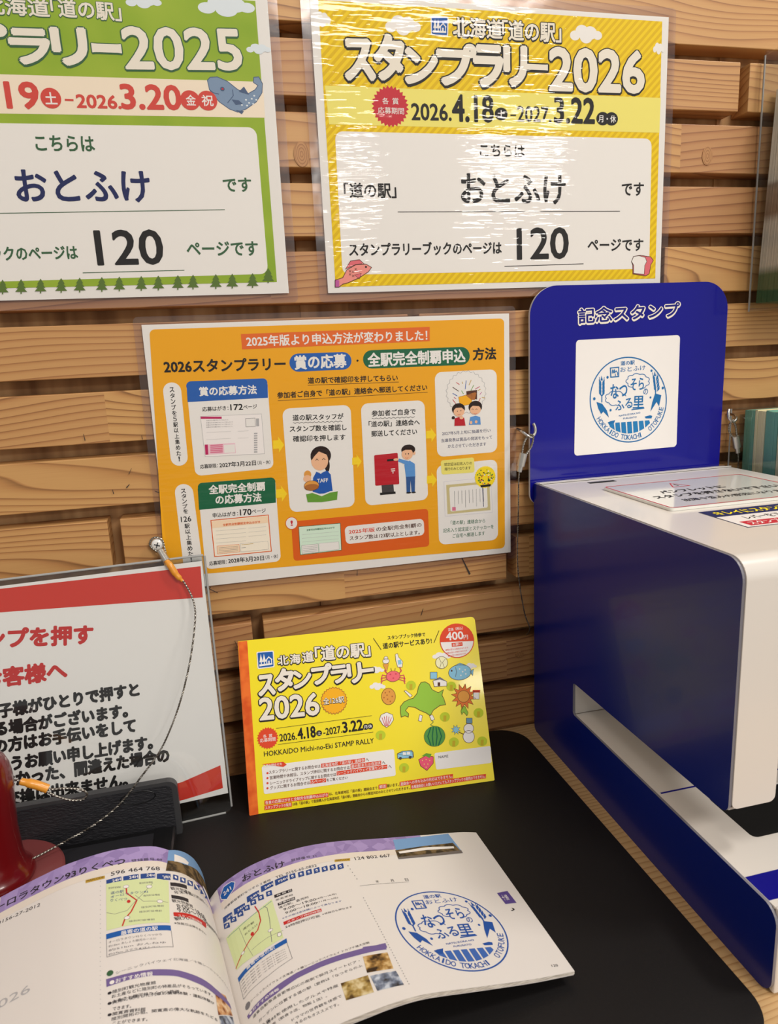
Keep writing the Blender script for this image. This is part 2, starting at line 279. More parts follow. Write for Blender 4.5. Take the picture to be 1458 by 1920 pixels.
class Print:
    def __init__(s): s.V = []; s.F = []; s.K = []; s.n = 0; s.c = 0
    def tri(s, P2, tris, lay, key):
        P2 = np.asarray(P2, float); tris = np.asarray(tris, int); s.c = (s.c+1) % 40; lay = lay+.02*s.c
        if len(tris) == 0: return
        s.V.append(np.c_[P2, np.full(len(P2), lay)]); s.F.append(tris+s.n); s.K += [key]*len(tris); s.n += len(P2)
    def poly(s, pts, lay, key, ow=0, oc='k'):
        t = tessellate_polygon([[Vector((x, y, 0)) for x, y in pts]]); s.tri(pts, t, lay, key)
        if ow: s.line(pts, ow, lay+.3, oc, True)
    def line(s, pts, w_, lay, key, closed=False):
        P = [np.array(p, float) for p in pts]; n = len(P); L = []; Rr = []
        for i in range(n):
            a = P[i-1] if (i or closed) else P[i]; b = P[(i+1) % n] if (i < n-1 or closed) else P[i]
            d1 = P[i]-a; d2 = b-P[i]; l1 = np.hypot(*d1); l2 = np.hypot(*d2); d1 = d1/l1 if l1 > 1e-9 else d2/max(l2, 1e-9); d2 = d2/l2 if l2 > 1e-9 else d1
            nn = np.array([-(d1+d2)[1], (d1+d2)[0]]); q = np.hypot(*nn); nn = nn/q if q > 1e-6 else np.array([-d1[1], d1[0]])
            k = 1/max(.5, abs(nn @ np.array([-d1[1], d1[0]]))); L.append(P[i]+nn*w_/2*k); Rr.append(P[i]-nn*w_/2*k)
        V = L+Rr; t = []
        for i in range(n if closed else n-1): j = (i+1) % n; t += [(i, j, n+j), (i, n+j, n+i)]
        s.tri(V, t, lay, key)
    def text(s, txt, x0, y0, x1, y1, h, key, bold, lay, ow, oc, v, curved=False):
        if v:
            cs = list(txt); n = len(cs); dx, dy = (x1-x0)/n, (y1-y0)/n
            for i, ch in enumerate(cs):
                cx, cy = x0+dx*(i+.5), y0+dy*(i+.5); hh = abs(dy)*.82
                if ch == 'ー': s.tri([(cx-h*.08, cy-hh/2), (cx+h*.08, cy-hh/2), (cx+h*.08, cy+hh/2), (cx-h*.08, cy+hh/2)], [(0, 1, 2), (0, 2, 3)], lay, key); continue
                ww = h*(.3 if ch in '！!' else (.7 if ch == '５' else .92)); s.text(ch, cx-ww/2, cy, cx+ww/2, cy, min(hh, h*1.0), key, bold, lay, 0, oc, 0)
            return
        g = glyphs(txt)
        if g is None: return
        co, tr = g; W_ = math.hypot(x1-x0, y1-y0); c, s_ = (x1-x0)/W_, (y1-y0)/W_
        P = np.c_[co[:, 0]*W_, (co[:, 1]-.5)*h]
        def put(dx, dy, l, k):
            q = P+[dx, dy]; s.tri(np.c_[x0+q[:, 0]*c-q[:, 1]*s_, y0+q[:, 0]*s_+q[:, 1]*c], tr, l, k)
        bw = bold*h*.9; s.c = 0 if ow or bw > 0 else s.c
        if ow:
            for k in range(12): a = 2*math.pi*k/12; put((ow*.55+bw)*math.cos(a), (ow*.55+bw)*math.sin(a)-ow*.15, lay-1, oc)
            for k in range(6): a = math.pi*(1+k/5); put((ow*.5+bw)*math.cos(a), (ow*.9+bw)*math.sin(a), lay-1, oc)
        if ow: s.c = s.c % 3
        if bw <= 0: put(0, 0, lay, key)
        else:
            m = 8 if h > 5 else 4
            for k in range(m): a = 2*math.pi*(k+.5)/m; put(bw*math.cos(a), bw*math.sin(a), lay, key)
    def items(s, its):
        for it in its:
            k = it[0]
            if k == 'T': s.text(it[1], *it[2:7], it[7], it[8], it[9], it[10], it[11], it[12])
            elif k == 'R':
                q, r, col, lay, ow, oc = it[1:]; pts = [(q[i], q[i+1]) for i in range(0, len(q), 2)]
                s.poly(rounded(pts, r, 5) if r else pts, lay, col, ow, oc)
            elif k == 'P': q, col, lay, ow, oc = it[1:]; s.poly([(q[i], q[i+1]) for i in range(0, len(q), 2)], lay, col, ow, oc)
            elif k == 'L': q, w_, col, lay, cl = it[1:]; s.line([(q[i], q[i+1]) for i in range(0, len(q), 2)], w_, lay, col, bool(cl))
            elif k == 'E':
                cx, cy, rx, ry, an, col, lay, ow, oc = it[1:]; n = 28 if max(rx, ry) > 2.5 else 12
                s.poly([(cx+rx*math.cos(2*math.pi*i/n), cy+ry*math.sin(2*math.pi*i/n)) for i in range(n)], lay, col, ow, oc)
            elif k == 'B':
                cx, cy, r, n, amp, col, lay, ow, oc = it[1:]
                s.poly([(cx+r*(1+(amp if i % 2 else -amp))*math.cos(math.pi*i/n), cy+r*(1+(amp if i % 2 else -amp))*math.sin(math.pi*i/n)) for i in range(2*n)], lay, col, ow, oc)
    def build(s, name, fn, parent, step=.06, base=.08, book=False, cut=None):
        if not s.V: return None
        V = np.concatenate(s.V); F = np.concatenate(s.F); K = s.K
        if cut:
            V, F, K = cut(V, F, K)
        co = fn(V[:, 0], V[:, 1], base+V[:, 2]*step)
        me = bpy.data.meshes.new(name); me.from_pydata(co.tolist(), [], F.tolist()); keys = list(dict.fromkeys(K)); ix = {k: i for i, k in enumerate(keys)}
        for k in keys: me.materials.append(pmat(k, book))
        me.polygons.foreach_set('material_index', [ix[k] for k in K]); me.update()
        return link(bpy.data.objects.new(name, me), parent)
def split_print(its):
    return [i for i in its if i[0] != 'T'], [i for i in its if i[0] == 'T']
def print_on(its, fn, parent, **kw):
    a, t = split_print(its)
    for nm, x in (('artwork', a), ('lettering', t)):
        P = Print(); P.items(x); P.build(nm, fn, parent, **kw)
def flat(basis=None):
    """print coordinates in mm -> local XZ plane facing -Y"""
    return lambda u, v, d: np.c_[u/1000, -d/1000, v/1000]
def stamp_items(cx, cy, r, ang):
    r0 = 37.83; c0 = (94.71, 304.87); k = r/r0; c, s_ = math.cos(ang), math.sin(ang); out = []
    def tp(x, y): x = (x-c0[0])*k; y = (y-c0[1])*k; return cx+x*c-y*s_, cy+x*s_+y*c
    for it in D['stamp']:
        it = list(it)
        if it[0] == 'T': (it[2], it[3]), (it[4], it[5]) = tp(it[2], it[3]), tp(it[4], it[5]); it[6] *= k
        elif it[0] in 'RPL':
            q = it[1]; it[1] = [z for i in range(0, len(q), 2) for z in tp(q[i], q[i+1])]
            if it[0] == 'L': it[2] *= k
            if it[0] == 'R': it[2] *= k
        elif it[0] == 'E': it[1], it[2] = tp(it[1], it[2]); it[3] *= k; it[4] *= k
        out.append(it)
    return out
D = json.loads(r'''{"yellow":[["R",[6.12,206.07,290.91,206.51,292,4.74,6.25,4.58],0,"ystripe",1,0,"k"],
["R",[7.4,149.29,291.71,149.51,291.54,122.68,8.95,122.74],0,"ypale",2,0,"k"],
["R",[12.98,118.01,284.37,117.95,285.6,13.07,12.39,13.59],6,"w",2,0,"k"],
["E",60.41,191.16,4.32,3.68,0,"w",2,0,"k"],
["E",66.56,194.45,5.64,4.78,0,"w",2,0,"k"],
["E",73.75,193.58,5.89,4.98,0,"w",2,0,"k"],
["E",80.05,192.13,3.95,3.33,0,"w",2,0,"k"],
["E",69.99,190.39,5.45,4.61,0,"w",2,0,"k"],
["E",212.52,192.53,4.38,3.58,0,"w",2,0,"k"],
["E",218.58,195.74,5.71,4.65,0,"w",2,0,"k"],
["E",225.93,194.89,5.97,4.85,0,"w",2,0,"k"],
["E",232.42,193.47,4,3.24,0,"w",2,0,"k"],
["E",222.3,191.78,5.52,4.49,0,"w",2,0,"k"],
["E",4.03,192.6,1.98,2.79,0,"w",2,0,"k"],
["E",6.94,195.01,2.58,3.62,0,"w",2,0,"k"],
["E",10.18,194.24,2.69,3.77,0,"w",2,0,"k"],
["E",12.99,193.06,1.8,2.52,0,"w",2,0,"k"],
["E",8.37,191.89,2.49,3.49,0,"w",2,0,"k"],
["E",284.72,185.66,1.65,2.37,0,"w",2,0,"k"],
["E",286.93,187.69,2.14,3.08,0,"w",2,0,"k"],
["E",289.71,187.02,2.23,3.2,0,"w",2,0,"k"],
["E",292.17,185.98,1.49,2.14,0,"w",2,0,"k"],
["E",288.41,185.02,2.07,2.97,0,"w",2,0,"k"],
["B",57.35,136.32,13.83,28,0.07,"dred",2,0,"k"],
["R",[92.05,200.04,106.41,200.27,105.57,186.72,91.77,186.95],1.2,"w",3,0,"k"],
["R",[92.88,199.27,105.49,199.45,104.79,187.55,92.61,187.73],0.8,"logo",4,0,"k"],
["P",[93.83,191.94,95.42,198.26,96.62,191.92],"w",5,0,"k"],
["P",[94.88,192.2,95.58,192.19,95.52,190.34,94.83,190.35],"w",5,0,"k"],
["P",[96.34,191.93,97.99,198.29,99.14,191.91],"w",5,0,"k"],
["P",[97.4,192.19,98.1,192.18,98.03,190.32,97.33,190.33],"w",5,0,"k"],
["P",[93.51,190.36,104.11,190.27,104.04,189.05,93.47,188.77],"w",5,0,"k"],
["L",[98.9,192.72,101.7,195.39,104.26,192.97],0.73,"w",5,0],
["L",[99.75,192.98,99.62,190.04],0.61,"w",5,0],
["L",[103.71,193.24,103.53,190.01],0.61,"w",5,0],
["P",[100.99,192.44,102.12,192.44,102,190.02,100.88,190.03],"w",5,0,"k"],
["T","北海道",109.94,193.8,149.98,193.82,13.13,"cream2",0.03,4,1.4,"k",0],
["T","「道の駅」",150.41,193.3,200.24,193.9,13.73,"cream2",0.03,4,1.4,"k",0],
["T","ス",24.17,167.44,45.49,167.96,26.16,"cream2",0.07,4,2.3,"k",0],
["T","タ",47.59,170.14,69.1,170.5,28.98,"cream2",0.07,4,2.3,"k",0],
["T","ン",70.89,165.29,95.54,165.54,23.14,"cream2",0.07,4,2.3,"k",0],
["T","プ",97.06,167.38,127.09,167.48,26.96,"cream2",0.07,4,2.3,"k",0],
["T","ラ",127.09,167.48,149.61,167.64,27.24,"cream2",0.07,4,2.3,"k",0],
["T","リ",152.22,168.47,169.68,168.41,26.55,"cream2",0.07,4,2.3,"k",0],
["T","ー",169.68,168.41,188.71,168.41,4.06,"cream2",0.07,4,2.3,"k",0],
["T","2026",190.95,167.39,274.93,168.1,30.13,"cream2",0.05,4,2,"k",0],
["T","各",51.25,140.08,56.12,140.23,4.49,"w",0.01,4,0,"k",0],
["T","賞",59.16,140.14,64.06,140.28,4.5,"w",0.01,4,0,"k",0],
["T","応募期間",47.47,133.53,68.05,133.36,4.7,"w",0.01,4,0,"k",0],
["T","2026.",74.22,133.16,106.45,133.46,11.71,"k",0.03,4,0,"k",0],
["T","4.18",107.82,136.62,141.53,136.81,18.86,"k",0.04,4,0,"k",0],
["E",148.46,133.45,5.48,4.68,0,"k",4,0,"k"],
["T","土",145.18,133.36,151.75,133.34,5.61,"w",0.02,5,0,"k",0],
["T","-",156.36,132.71,161.22,132.84,0.94,"k",0.03,4,0,"k",0],
["T","2027.",162.34,133.99,191.89,134,11.34,"k",0.03,4,0,"k",0],
["T","3.22",194.83,137.5,230.44,137.68,18.73,"k",0.04,4,0,"k",0],
["E",238.25,132.28,5.87,5.04,0,"k",4,0,"k"],
["E",246.26,132.28,5.9,5.05,0,"k",4,0,"k"],
["T","月・休",234.27,132.18,250.28,132.19,5.44,"w",0.02,5,0,"k",0],
["T","こちらは",130.05,106.53,168.35,106.36,8.78,"k",0.03,4,0,"k",0],
["T","「道の駅」",17.51,75.97,59.01,76.15,10.86,"k",0.03,4,0,"k",0],
["T","おとふけ",113.44,77.72,204.53,77.36,22.12,"k",0.03,4,0,"k",0],
["T","です",257.36,78,277.9,78.09,10.19,"k",0.03,4,0,"k",0],
["L",[59.73,60.22,255.85,60.42],0.5,"k",4,0],
["T","スタンプラリーブックのページは",18.91,32.4,147.21,32.31,9.83,"k",0.03,4,0,"k",0],
["T","120",161.4,34.96,207.64,35.25,24.46,"k",0.03,4,0,"k",0],
["L",[149.74,17.48,222.17,18.25],0.55,"k",4,0],
["T","ページです",226.08,33.39,278.88,32.97,9.63,"k",0.03,4,0,"k",0],
["P",[6.16,9.65,12.46,11.45,15.92,17.21,23.4,20.95,31.75,21.38,36.21,18.77,33.52,15.5,25.95,11.16,16.36,7.47,12.16,6.59,8.91,4.32,5.82,4.4],"fpink",4,0.5,"dbrown"],
["P",[14.92,17.81,19.43,23.92,26.73,24.77,30.1,21.8,23.41,21.14],"fred",4,0.5,"dbrown"],
["P",[21.9,13.2,27.6,14.45,25.89,10.18],"fred",4,0.3,"dbrown"],
["P",[6.2,10.23,9.44,9.38,9.12,4.32,5.82,4.4],"purp",4,0,"k"],
["E",31.63,19.24,0.84,0.78,0,"k",6,0,"k"],
["L",[17.63,14.65,19.19,13.06],0.3,"dbrown",6,0],
["L",[17.53,13.1,19.28,14.62],0.3,"dbrown",6,0],
["L",[20.23,16.54,21.8,14.95],0.3,"dbrown",6,0],
["L",[20.14,14.99,21.89,16.51],0.3,"dbrown",6,0],
["L",[22.42,18.44,23.99,16.86],0.3,"dbrown",6,0],
["L",[22.33,16.89,24.08,18.41],0.3,"dbrown",6,0],
["L",[20.04,13.43,21.61,11.84],0.3,"dbrown",6,0],
["L",[19.95,11.88,21.7,13.4],0.3,"dbrown",6,0],
["L",[24.82,16.84,26.39,15.25],0.3,"dbrown",6,0],
["L",[24.73,15.29,26.48,16.81],0.3,"dbrown",6,0],
["L",[17.77,16.98,19.33,15.39],0.3,"dbrown",6,0],
["L",[17.67,15.43,19.42,16.95],0.3,"dbrown",6,0],
["P",[268.06,19.36,269.93,23.57,276.66,24.32,286.77,22.89,289.41,19.86,287.01,16.26,285.75,8.76,282.26,7.11,269.6,9.09,269.39,16.36],"fred",4,0.5,"dbrown"],
["P",[268.06,19.36,269.93,23.57,275.42,23.91,281.24,22.55,282.87,19.11,280.96,15.72,280.7,8.44,270.34,9.51,270.14,16.34],"w",6,0.4,"dbrown"]],"green":[["R",[9,202,288.3,202,288.3,8.5,9,8.5],0,"gfield",1,0,"k"],
["R",[25.66,146.8,289.27,149.34,288.91,125.2,21.17,122.2],0,"gcream",2,0,"k"],
["R",[21.31,116.39,281.86,118.48,282.09,14.62,1.14,12.38],6,"w",2,0,"k"],
["E",202.76,195.96,3.74,2.24,0,"cloud",2,0,"k"],
["E",208.17,198.08,4.88,2.91,0,"cloud",2,0,"k"],
["E",214.35,197.69,5.1,3.03,0,"cloud",2,0,"k"],
["E",219.74,196.93,3.42,2.03,0,"cloud",2,0,"k"],
["E",211,195.69,4.71,2.81,0,"cloud",2,0,"k"],
["E",253.73,195.59,6.17,3.59,0,"cloud",2,0,"k"],
["E",262.61,198.99,8.08,4.67,0,"cloud",2,0,"k"],
["E",272.88,198.37,8.46,4.88,0,"cloud",2,0,"k"],
["E",281.88,197.16,5.69,3.26,0,"cloud",2,0,"k"],
["E",267.4,195.15,7.81,4.52,0,"cloud",2,0,"k"],
["E",281.92,170.22,2.77,1.85,0,"cloud",2,0,"k"],
["E",285.9,171.9,3.61,2.41,0,"cloud",2,0,"k"],
["E",290.47,171.49,3.76,2.51,0,"cloud",2,0,"k"],
["E",294.47,170.78,2.52,1.68,0,"cloud",2,0,"k"],
["E",288.03,169.87,3.48,2.32,0,"cloud",2,0,"k"],
["P",[249.55,148.86,251.64,150.94,256.75,151.4,263.78,148.7,270.65,143.51,277.83,141.02,283.29,143.94,285.47,146.75,282.36,148.68,282.95,152.11,286.56,152.51,288.88,148.23,288.06,142.04,283.33,135.71,275.43,130.65,269.29,128.42,263.54,130.32,256.63,134.9,252.7,139.53,250.41,142.83],"fish",2,0.5,"fishd"],
["P",[271.27,142.17,275.28,145.71,278.52,140.36],"fishd",3,0,"k"],
["P",[265.62,136.81,270.75,136.42,273.5,134.04,268.24,133.19],"fishd",3,0,"k"],
["P",[267.63,129.75,273.82,129.23,272.14,127.12],"fishd",3,0,"k"],
["E",259.65,143.55,1.61,1.5,0,"fishd",3,0,"k"],
["L",[250.41,142.83,252.83,140.88,256.83,140.07],0.5,"fishd",3,0],
["L",[266.96,143.39,267.03,139.31,262.45,134.39],0.5,"fishd",3,0],
["E",259.79,143.55,0.73,0.68,0,"dred",4,0,"k"],
["E",275.98,136.86,0.75,0.55,0,"cloud",3,0,"k"],
["E",278.04,134.86,0.75,0.55,0,"cloud",3,0,"k"],
["E",280.22,137.67,0.75,0.55,0,"cloud",3,0,"k"],
["E",282.19,139.79,0.75,0.55,0,"cloud",3,0,"k"],
["E",272.7,133.33,0.74,0.55,0,"cloud",3,0,"k"],
["E",276.39,133.02,0.75,0.55,0,"cloud",3,0,"k"],
["E",283.45,137.09,0.75,0.55,0,"cloud",3,0,"k"],
["E",280.97,134.26,0.75,0.55,0,"cloud",3,0,"k"],
["T","北海道",107.4,189.1,148.73,189.33,10.23,"cream2",0.03,4,0.7,"dgreen",0],
["T","「道の駅」",150.16,190.28,195.08,189.75,11.17,"cream2",0.03,4,0.7,"dgreen",0],
["T","ス",30.27,165.62,45.68,165.87,20.23,"cream2",0.08,4,1.8,"dgreen",0],
["T","タ",47.46,165.84,63.76,166.24,20.37,"cream2",0.08,4,1.8,"dgreen",0],
["T","ン",65.55,166.09,82.09,166.25,18.65,"cream2",0.08,4,1.8,"dgreen",0],
["T","プ",83.95,166.34,119.15,166.74,20.75,"cream2",0.08,4,1.8,"dgreen",0],
["T","ラ",121.48,165.23,145.46,165.69,19.76,"cream2",0.08,4,1.8,"dgreen",0],
["T","リ",148.44,166.46,169.38,166.77,21.23,"cream2",0.08,4,1.8,"dgreen",0],
["T","ー",173.37,166.57,192.58,166.79,5.46,"cream2",0.05,4,1.3,"dgreen",0],
["T","2025",194.41,167.26,274.79,169.81,25.82,"cream2",0.04,4,1.5,"dgreen",0],
["T","2025.",56.51,130.69,87.62,130.78,8.44,"redg",0.05,4,0,"k",0],
["T","4.19",89.49,134.63,134.23,135.05,16.19,"redg",0.05,4,0,"k",0],
["E",142.36,133.76,6.65,6.56,0,"redg",4,0,"k"],
["T","土",138.64,133.64,146.07,133.75,7.35,"w",0.03,5,0,"k",0],
["T","-",151.3,133,156.91,132.91,1.19,"redg",0.05,4,0,"k",0],
["T","2026.",158.86,132.45,188.17,132.55,8.25,"redg",0.05,4,0,"k",0],
["T","3.20",188.9,136.28,229.36,136.76,15.47,"redg",0.05,4,0,"k",0],
["E",236.09,135.35,6.92,6.53,0,"redg",4,0,"k"],
["E",248.23,135.46,6.99,6.56,0,"redg",4,0,"k"],
["T","金",233.22,135.4,239.99,135.47,6.8,"w",0.02,5,0,"k",0],
["T","祝",244.32,135.47,252.32,135.58,7.11,"w",0.02,5,0,"k",0],
["T","こちらは",128.38,104.92,166.87,105.11,9.69,"dgreen",0.03,4,0,"k",0],
["T","おとふけ",111.73,76.78,201.36,77.09,20.7,"navy",0.03,4,0,"k",0],
["T","「道の駅」",30,76.88,67.61,77.14,9.92,"dgreen",0.03,4,0,"k",0],
["T","です",254.23,78.44,274.66,78.86,9.49,"dgreen",0.03,4,0,"k",0],
["L",[55.59,58.21,253.67,61.22],0.45,"dgreen",4,0],
["T","スタンプラリーブックのページは",22,31.51,146.09,32.33,9.73,"dgreen",0.03,4,0,"k",0],
["T","120",159.34,35,205.65,35.19,23.76,"k",0.03,4,0,"k",0],
["L",[147.98,17.93,219.84,18.48],0.5,"dgreen",4,0],
["T","ページです",223.22,33.68,275.67,33.36,10.06,"dgreen",0.03,4,0,"k",0],
["P",[36.45,10.32,39.27,14.1,40.8,10.22],"tree",5,0,"k"],
["P",[35.29,8.01,38.92,12.05,41.17,7.87],"tree",5,0,"k"],
["P",[34.13,5.7,38.57,10,41.55,5.51],"tree",5,0,"k"],
["P",[37.5,5.89,38.26,5.87,37.98,4.22,37.22,4.24],"tree",5,0,"k"],
["P",[48.05,10.37,50.88,14.17,52.45,10.27],"tree",5,0,"k"],
["P",[46.89,8.05,50.54,12.11,52.84,7.9],"tree",5,0,"k"],
["P",[45.73,5.73,50.2,10.04,53.23,5.53],"tree",5,0,"k"],
["P",[49.13,5.92,49.91,5.9,49.63,4.24,48.86,4.26],"tree",5,0,"k"],
["P",[60.43,10.43,63.27,14.25,64.87,10.32],"tree",5,0,"k"],
["P",[59.27,8.09,62.94,12.17,65.28,7.95],"tree",5,0,"k"],
["P",[58.1,5.75,62.6,10.1,65.69,5.56],"tree",5,0,"k"],
["P",[61.54,5.95,62.33,5.93,62.06,4.26,61.28,4.28],"tree",5,0,"k"],
["P",[73.6,10.48,76.46,14.32,78.1,10.38],"tree",5,0,"k"],
["P",[72.44,8.14,76.13,12.24,78.53,7.99],"tree",5,0,"k"],
["P",[71.28,5.79,75.81,10.15,78.96,5.59],"tree",5,0,"k"],
["P",[74.76,5.98,75.55,5.96,75.29,4.28,74.5,4.3],"tree",5,0,"k"],
["P",[90.96,10.56,93.83,14.43,95.53,10.45],"tree",5,0,"k"],
["P",[89.8,8.19,93.52,12.33,95.98,8.05],"tree",5,0,"k"],
["P",[88.64,5.83,93.2,10.23,96.43,5.63],"tree",5,0,"k"],
["P",[92.17,6.02,92.97,6,92.72,4.31,91.91,4.33],"tree",5,0,"k"],
["P",[103.14,10.61,106.01,14.5,107.75,10.51],"tree",5,0,"k"],
["P",[101.97,8.23,105.71,12.39,108.22,8.09],"tree",5,0,"k"],
["P",[100.81,5.85,105.4,10.28,108.69,5.66],"tree",5,0,"k"],
["P",[104.38,6.05,105.19,6.03,104.95,4.33,104.13,4.35],"tree",5,0,"k"],
["P",[116.13,10.67,119.01,14.58,120.79,10.56],"tree",5,0,"k"],
["P",[114.96,8.28,118.72,12.46,121.28,8.13],"tree",5,0,"k"],
["P",[113.8,5.88,118.42,10.33,121.77,5.69],"tree",5,0,"k"],
["P",[117.41,6.08,118.23,6.06,117.99,4.35,117.17,4.37],"tree",5,0,"k"],
["P",[129.96,10.73,132.86,14.67,134.68,10.62],"tree",5,0,"k"],
["P",[128.79,8.32,132.57,12.53,135.19,8.17],"tree",5,0,"k"],
["P",[127.63,5.92,132.28,10.39,135.7,5.72],"tree",5,0,"k"],
["P",[131.28,6.11,132.11,6.09,131.88,4.37,131.05,4.4],"tree",5,0,"k"],
["P",[142.55,10.78,145.46,14.74,147.32,10.68],"tree",5,0,"k"],
["P",[141.38,8.37,145.18,12.6,147.85,8.22],"tree",5,0,"k"],
["P",[140.22,5.95,144.89,10.44,148.38,5.75],"tree",5,0,"k"],
["P",[143.91,6.14,144.75,6.12,144.53,4.4,143.68,4.42],"tree",5,0,"k"],
["P",[157.83,10.85,160.76,14.83,162.67,10.74],"tree",5,0,"k"],
["P",[156.67,8.42,160.49,12.67,163.22,8.27],"tree",5,0,"k"],
["P",[155.51,5.98,160.21,10.51,163.77,5.78],"tree",5,0,"k"],
["P",[159.24,6.18,160.1,6.16,159.88,4.42,159.02,4.44],"tree",5,0,"k"],
["P",[170.01,10.9,172.94,14.91,174.89,10.8],"tree",5,0,"k"],
["P",[168.84,8.46,172.68,12.74,175.46,8.31],"tree",5,0,"k"],
["P",[167.68,6.01,172.41,10.56,176.03,5.81],"tree",5,0,"k"],
["P",[171.45,6.21,172.32,6.19,172.1,4.44,171.24,4.46],"tree",5,0,"k"],
["P",[185.51,10.97,188.45,15,190.46,10.86],"tree",5,0,"k"],
["P",[184.35,8.51,188.2,12.82,191.05,8.36],"tree",5,0,"k"],
["P",[183.18,6.04,187.95,10.63,191.65,5.84],"tree",5,0,"k"],
["P",[187,6.25,187.88,6.23,187.67,4.47,186.8,4.49],"tree",5,0,"k"],
["P",[197.67,11.03,200.63,15.08,202.68,10.92],"tree",5,0,"k"],
["P",[196.51,8.55,200.38,12.88,203.29,8.4],"tree",5,0,"k"],
["P",[195.35,6.07,200.14,10.68,203.9,5.87],"tree",5,0,"k"],
["P",[199.21,6.28,200.09,6.26,199.89,4.49,199.01,4.51],"tree",5,0,"k"],
["P",[211.75,11.09,214.72,15.16,216.81,10.98],"tree",5,0,"k"],
["P",[210.59,8.6,214.48,12.95,217.44,8.44],"tree",5,0,"k"],
["P",[209.42,6.11,214.24,10.74,218.08,5.9],"tree",5,0,"k"],
["P",[213.33,6.31,214.22,6.29,214.03,4.51,213.14,4.53],"tree",5,0,"k"],
["P",[222.83,11.14,225.8,15.23,227.94,11.03],"tree",5,0,"k"],
["P",[221.66,8.63,225.58,13.01,228.58,8.48],"tree",5,0,"k"],
["P",[220.5,6.13,225.35,10.78,229.23,5.93],"tree",5,0,"k"],
["P",[224.44,6.34,225.34,6.32,225.16,4.53,224.26,4.55],"tree",5,0,"k"],
["P",[239.63,11.21,242.62,15.33,244.82,11.1],"tree",5,0,"k"],
["P",[238.47,8.69,242.41,13.09,245.49,8.54],"tree",5,0,"k"],
["P",[237.31,6.17,242.19,10.86,246.17,5.96],"tree",5,0,"k"],
["P",[241.3,6.38,242.22,6.36,242.05,4.56,241.13,4.58],"tree",5,0,"k"],
["P",[251.89,11.26,254.89,15.4,257.13,11.15],"tree",5,0,"k"],
["P",[250.73,8.73,254.69,13.16,257.82,8.58],"tree",5,0,"k"],
["P",[249.57,6.2,254.48,10.91,258.52,5.99],"tree",5,0,"k"],
["P",[253.6,6.41,254.53,6.39,254.36,4.58,253.44,4.6],"tree",5,0,"k"],
["P",[267.23,11.33,270.25,15.5,272.54,11.22],"tree",5,0,"k"],
["P",[266.08,8.78,270.05,13.24,273.25,8.63],"tree",5,0,"k"],
["P",[264.92,6.23,269.86,10.97,273.97,6.03],"tree",5,0,"k"],
["P",[268.99,6.44,269.93,6.42,269.77,4.6,268.84,4.63],"tree",5,0,"k"],
["P",[279.42,14.71,282.44,18.89,284.77,14.61],"tree",5,0,"k"],
["P",[278.26,12.16,282.25,16.63,285.5,12.01],"tree",5,0,"k"],
["P",[277.1,9.6,282.06,14.36,286.24,9.41],"tree",5,0,"k"],
["P",[281.22,9.82,282.16,9.8,282.01,7.97,281.07,7.99],"tree",5,0,"k"]],"orange":[["R",[5.28,206.45,292.47,206.09,291.38,4.59,-4.2,11.52],4,"ofield",1,0,"k"],
["R",[72.85,200.8,226.58,201.24,226.2,189.78,72.77,189.05],0,"obox",2,0,"k"],
["T","2025年版より申込方法が変わりました！",76.7,195.13,224.05,194.63,8.37,"w",0.03,3,0,"k",0],
["T","2026スタンプラリー",13.01,178.7,105.59,176.83,9.43,"k",0.04,3,0,"k",0],
["R",[109.11,184.19,159.37,183.82,159.26,169.97,108.71,169.98],16,"blue",2,0,"k"],
["R",[168.94,184.5,260.88,183.91,261.3,169.07,168.84,169.75],16,"dgreen2",2,0,"k"],
["T","賞の応募",113.08,177.13,154.78,177,10.55,"w",0.04,3,0,"k",0],
["E",164.29,176.59,0.89,0.85,0,"k",3,0,"k"],
["T","全駅完全制覇申込",173,176.64,256.92,176.8,10.86,"w",0.04,3,0,"k",0],
["T","方法",264.11,177.6,284.64,177.43,9.77,"k",0.04,3,0,"k",0],
["R",[10.33,166.49,23.85,166.43,23.35,101.58,10.44,101.3],9,"w",2,0,"k"],
["R",[10.77,86.89,24.72,86.37,26.76,3.74,11.36,3.27],9,"w",2,0,"k"],
["T","スタンプを５駅以上集めた！",16.91,163.1,16.9,104.65,3.61,"k",0.03,3,0,"k",1],
["T","スタンプを",17.36,83.08,17.53,62.28,3.91,"k",0.03,3,0,"k",1],
["T","126",13.15,58.06,21.06,57.97,4.4,"k",0.02,3,0,"k",0],
["T","駅以上集めた！",17.38,54.56,17.89,21.95,4.18,"k",0.03,3,0,"k",1],
["R",[28.07,166.62,90.36,166.03,90.05,93.76,27.78,92.18],5,"w",2,0,"k"],
["R",[28.87,86.45,90.55,86.19,89.94,14.62,28.21,14.39],5,"w",2,0,"k"],
["R",[28.07,166.62,90.36,166.03,90.25,159.32,27.75,159.47],5,"blue",3,0,"k"],
["R",[28.16,161.5,90.42,161.42,89.78,150.69,27.69,150.81],0,"blue",3,0,"k"],
["R",[28.87,86.45,90.55,86.19,90.43,79.07,28.82,79.48],5,"dgreen2",3,0,"k"],
["R",[28.66,82.11,90.39,81.3,89.57,64.99,27.99,64.61],0,"dgreen2",3,0,"k"],
["T","賞の応募方法",37.34,158.34,81.27,157.69,6.87,"w",0.04,4,0,"k",0],
["T","全駅完全制覇",37.25,80.28,81.76,79.58,7.26,"w",0.04,4,0,"k",0],
["T","の応募方法",41.69,71.54,78.02,70.75,7.31,"w",0.04,4,0,"k",0],
["T","応募はがき：",38.24,144.59,58.2,144.46,3.56,"k",0.02,3,0,"k",0],
["T","172",59.89,144.78,69.47,144.65,4.63,"k",0.04,3,0,"k",0],
["T","ページ",69.87,144.41,80.6,144.42,3.17,"k",0.02,3,0,"k",0],
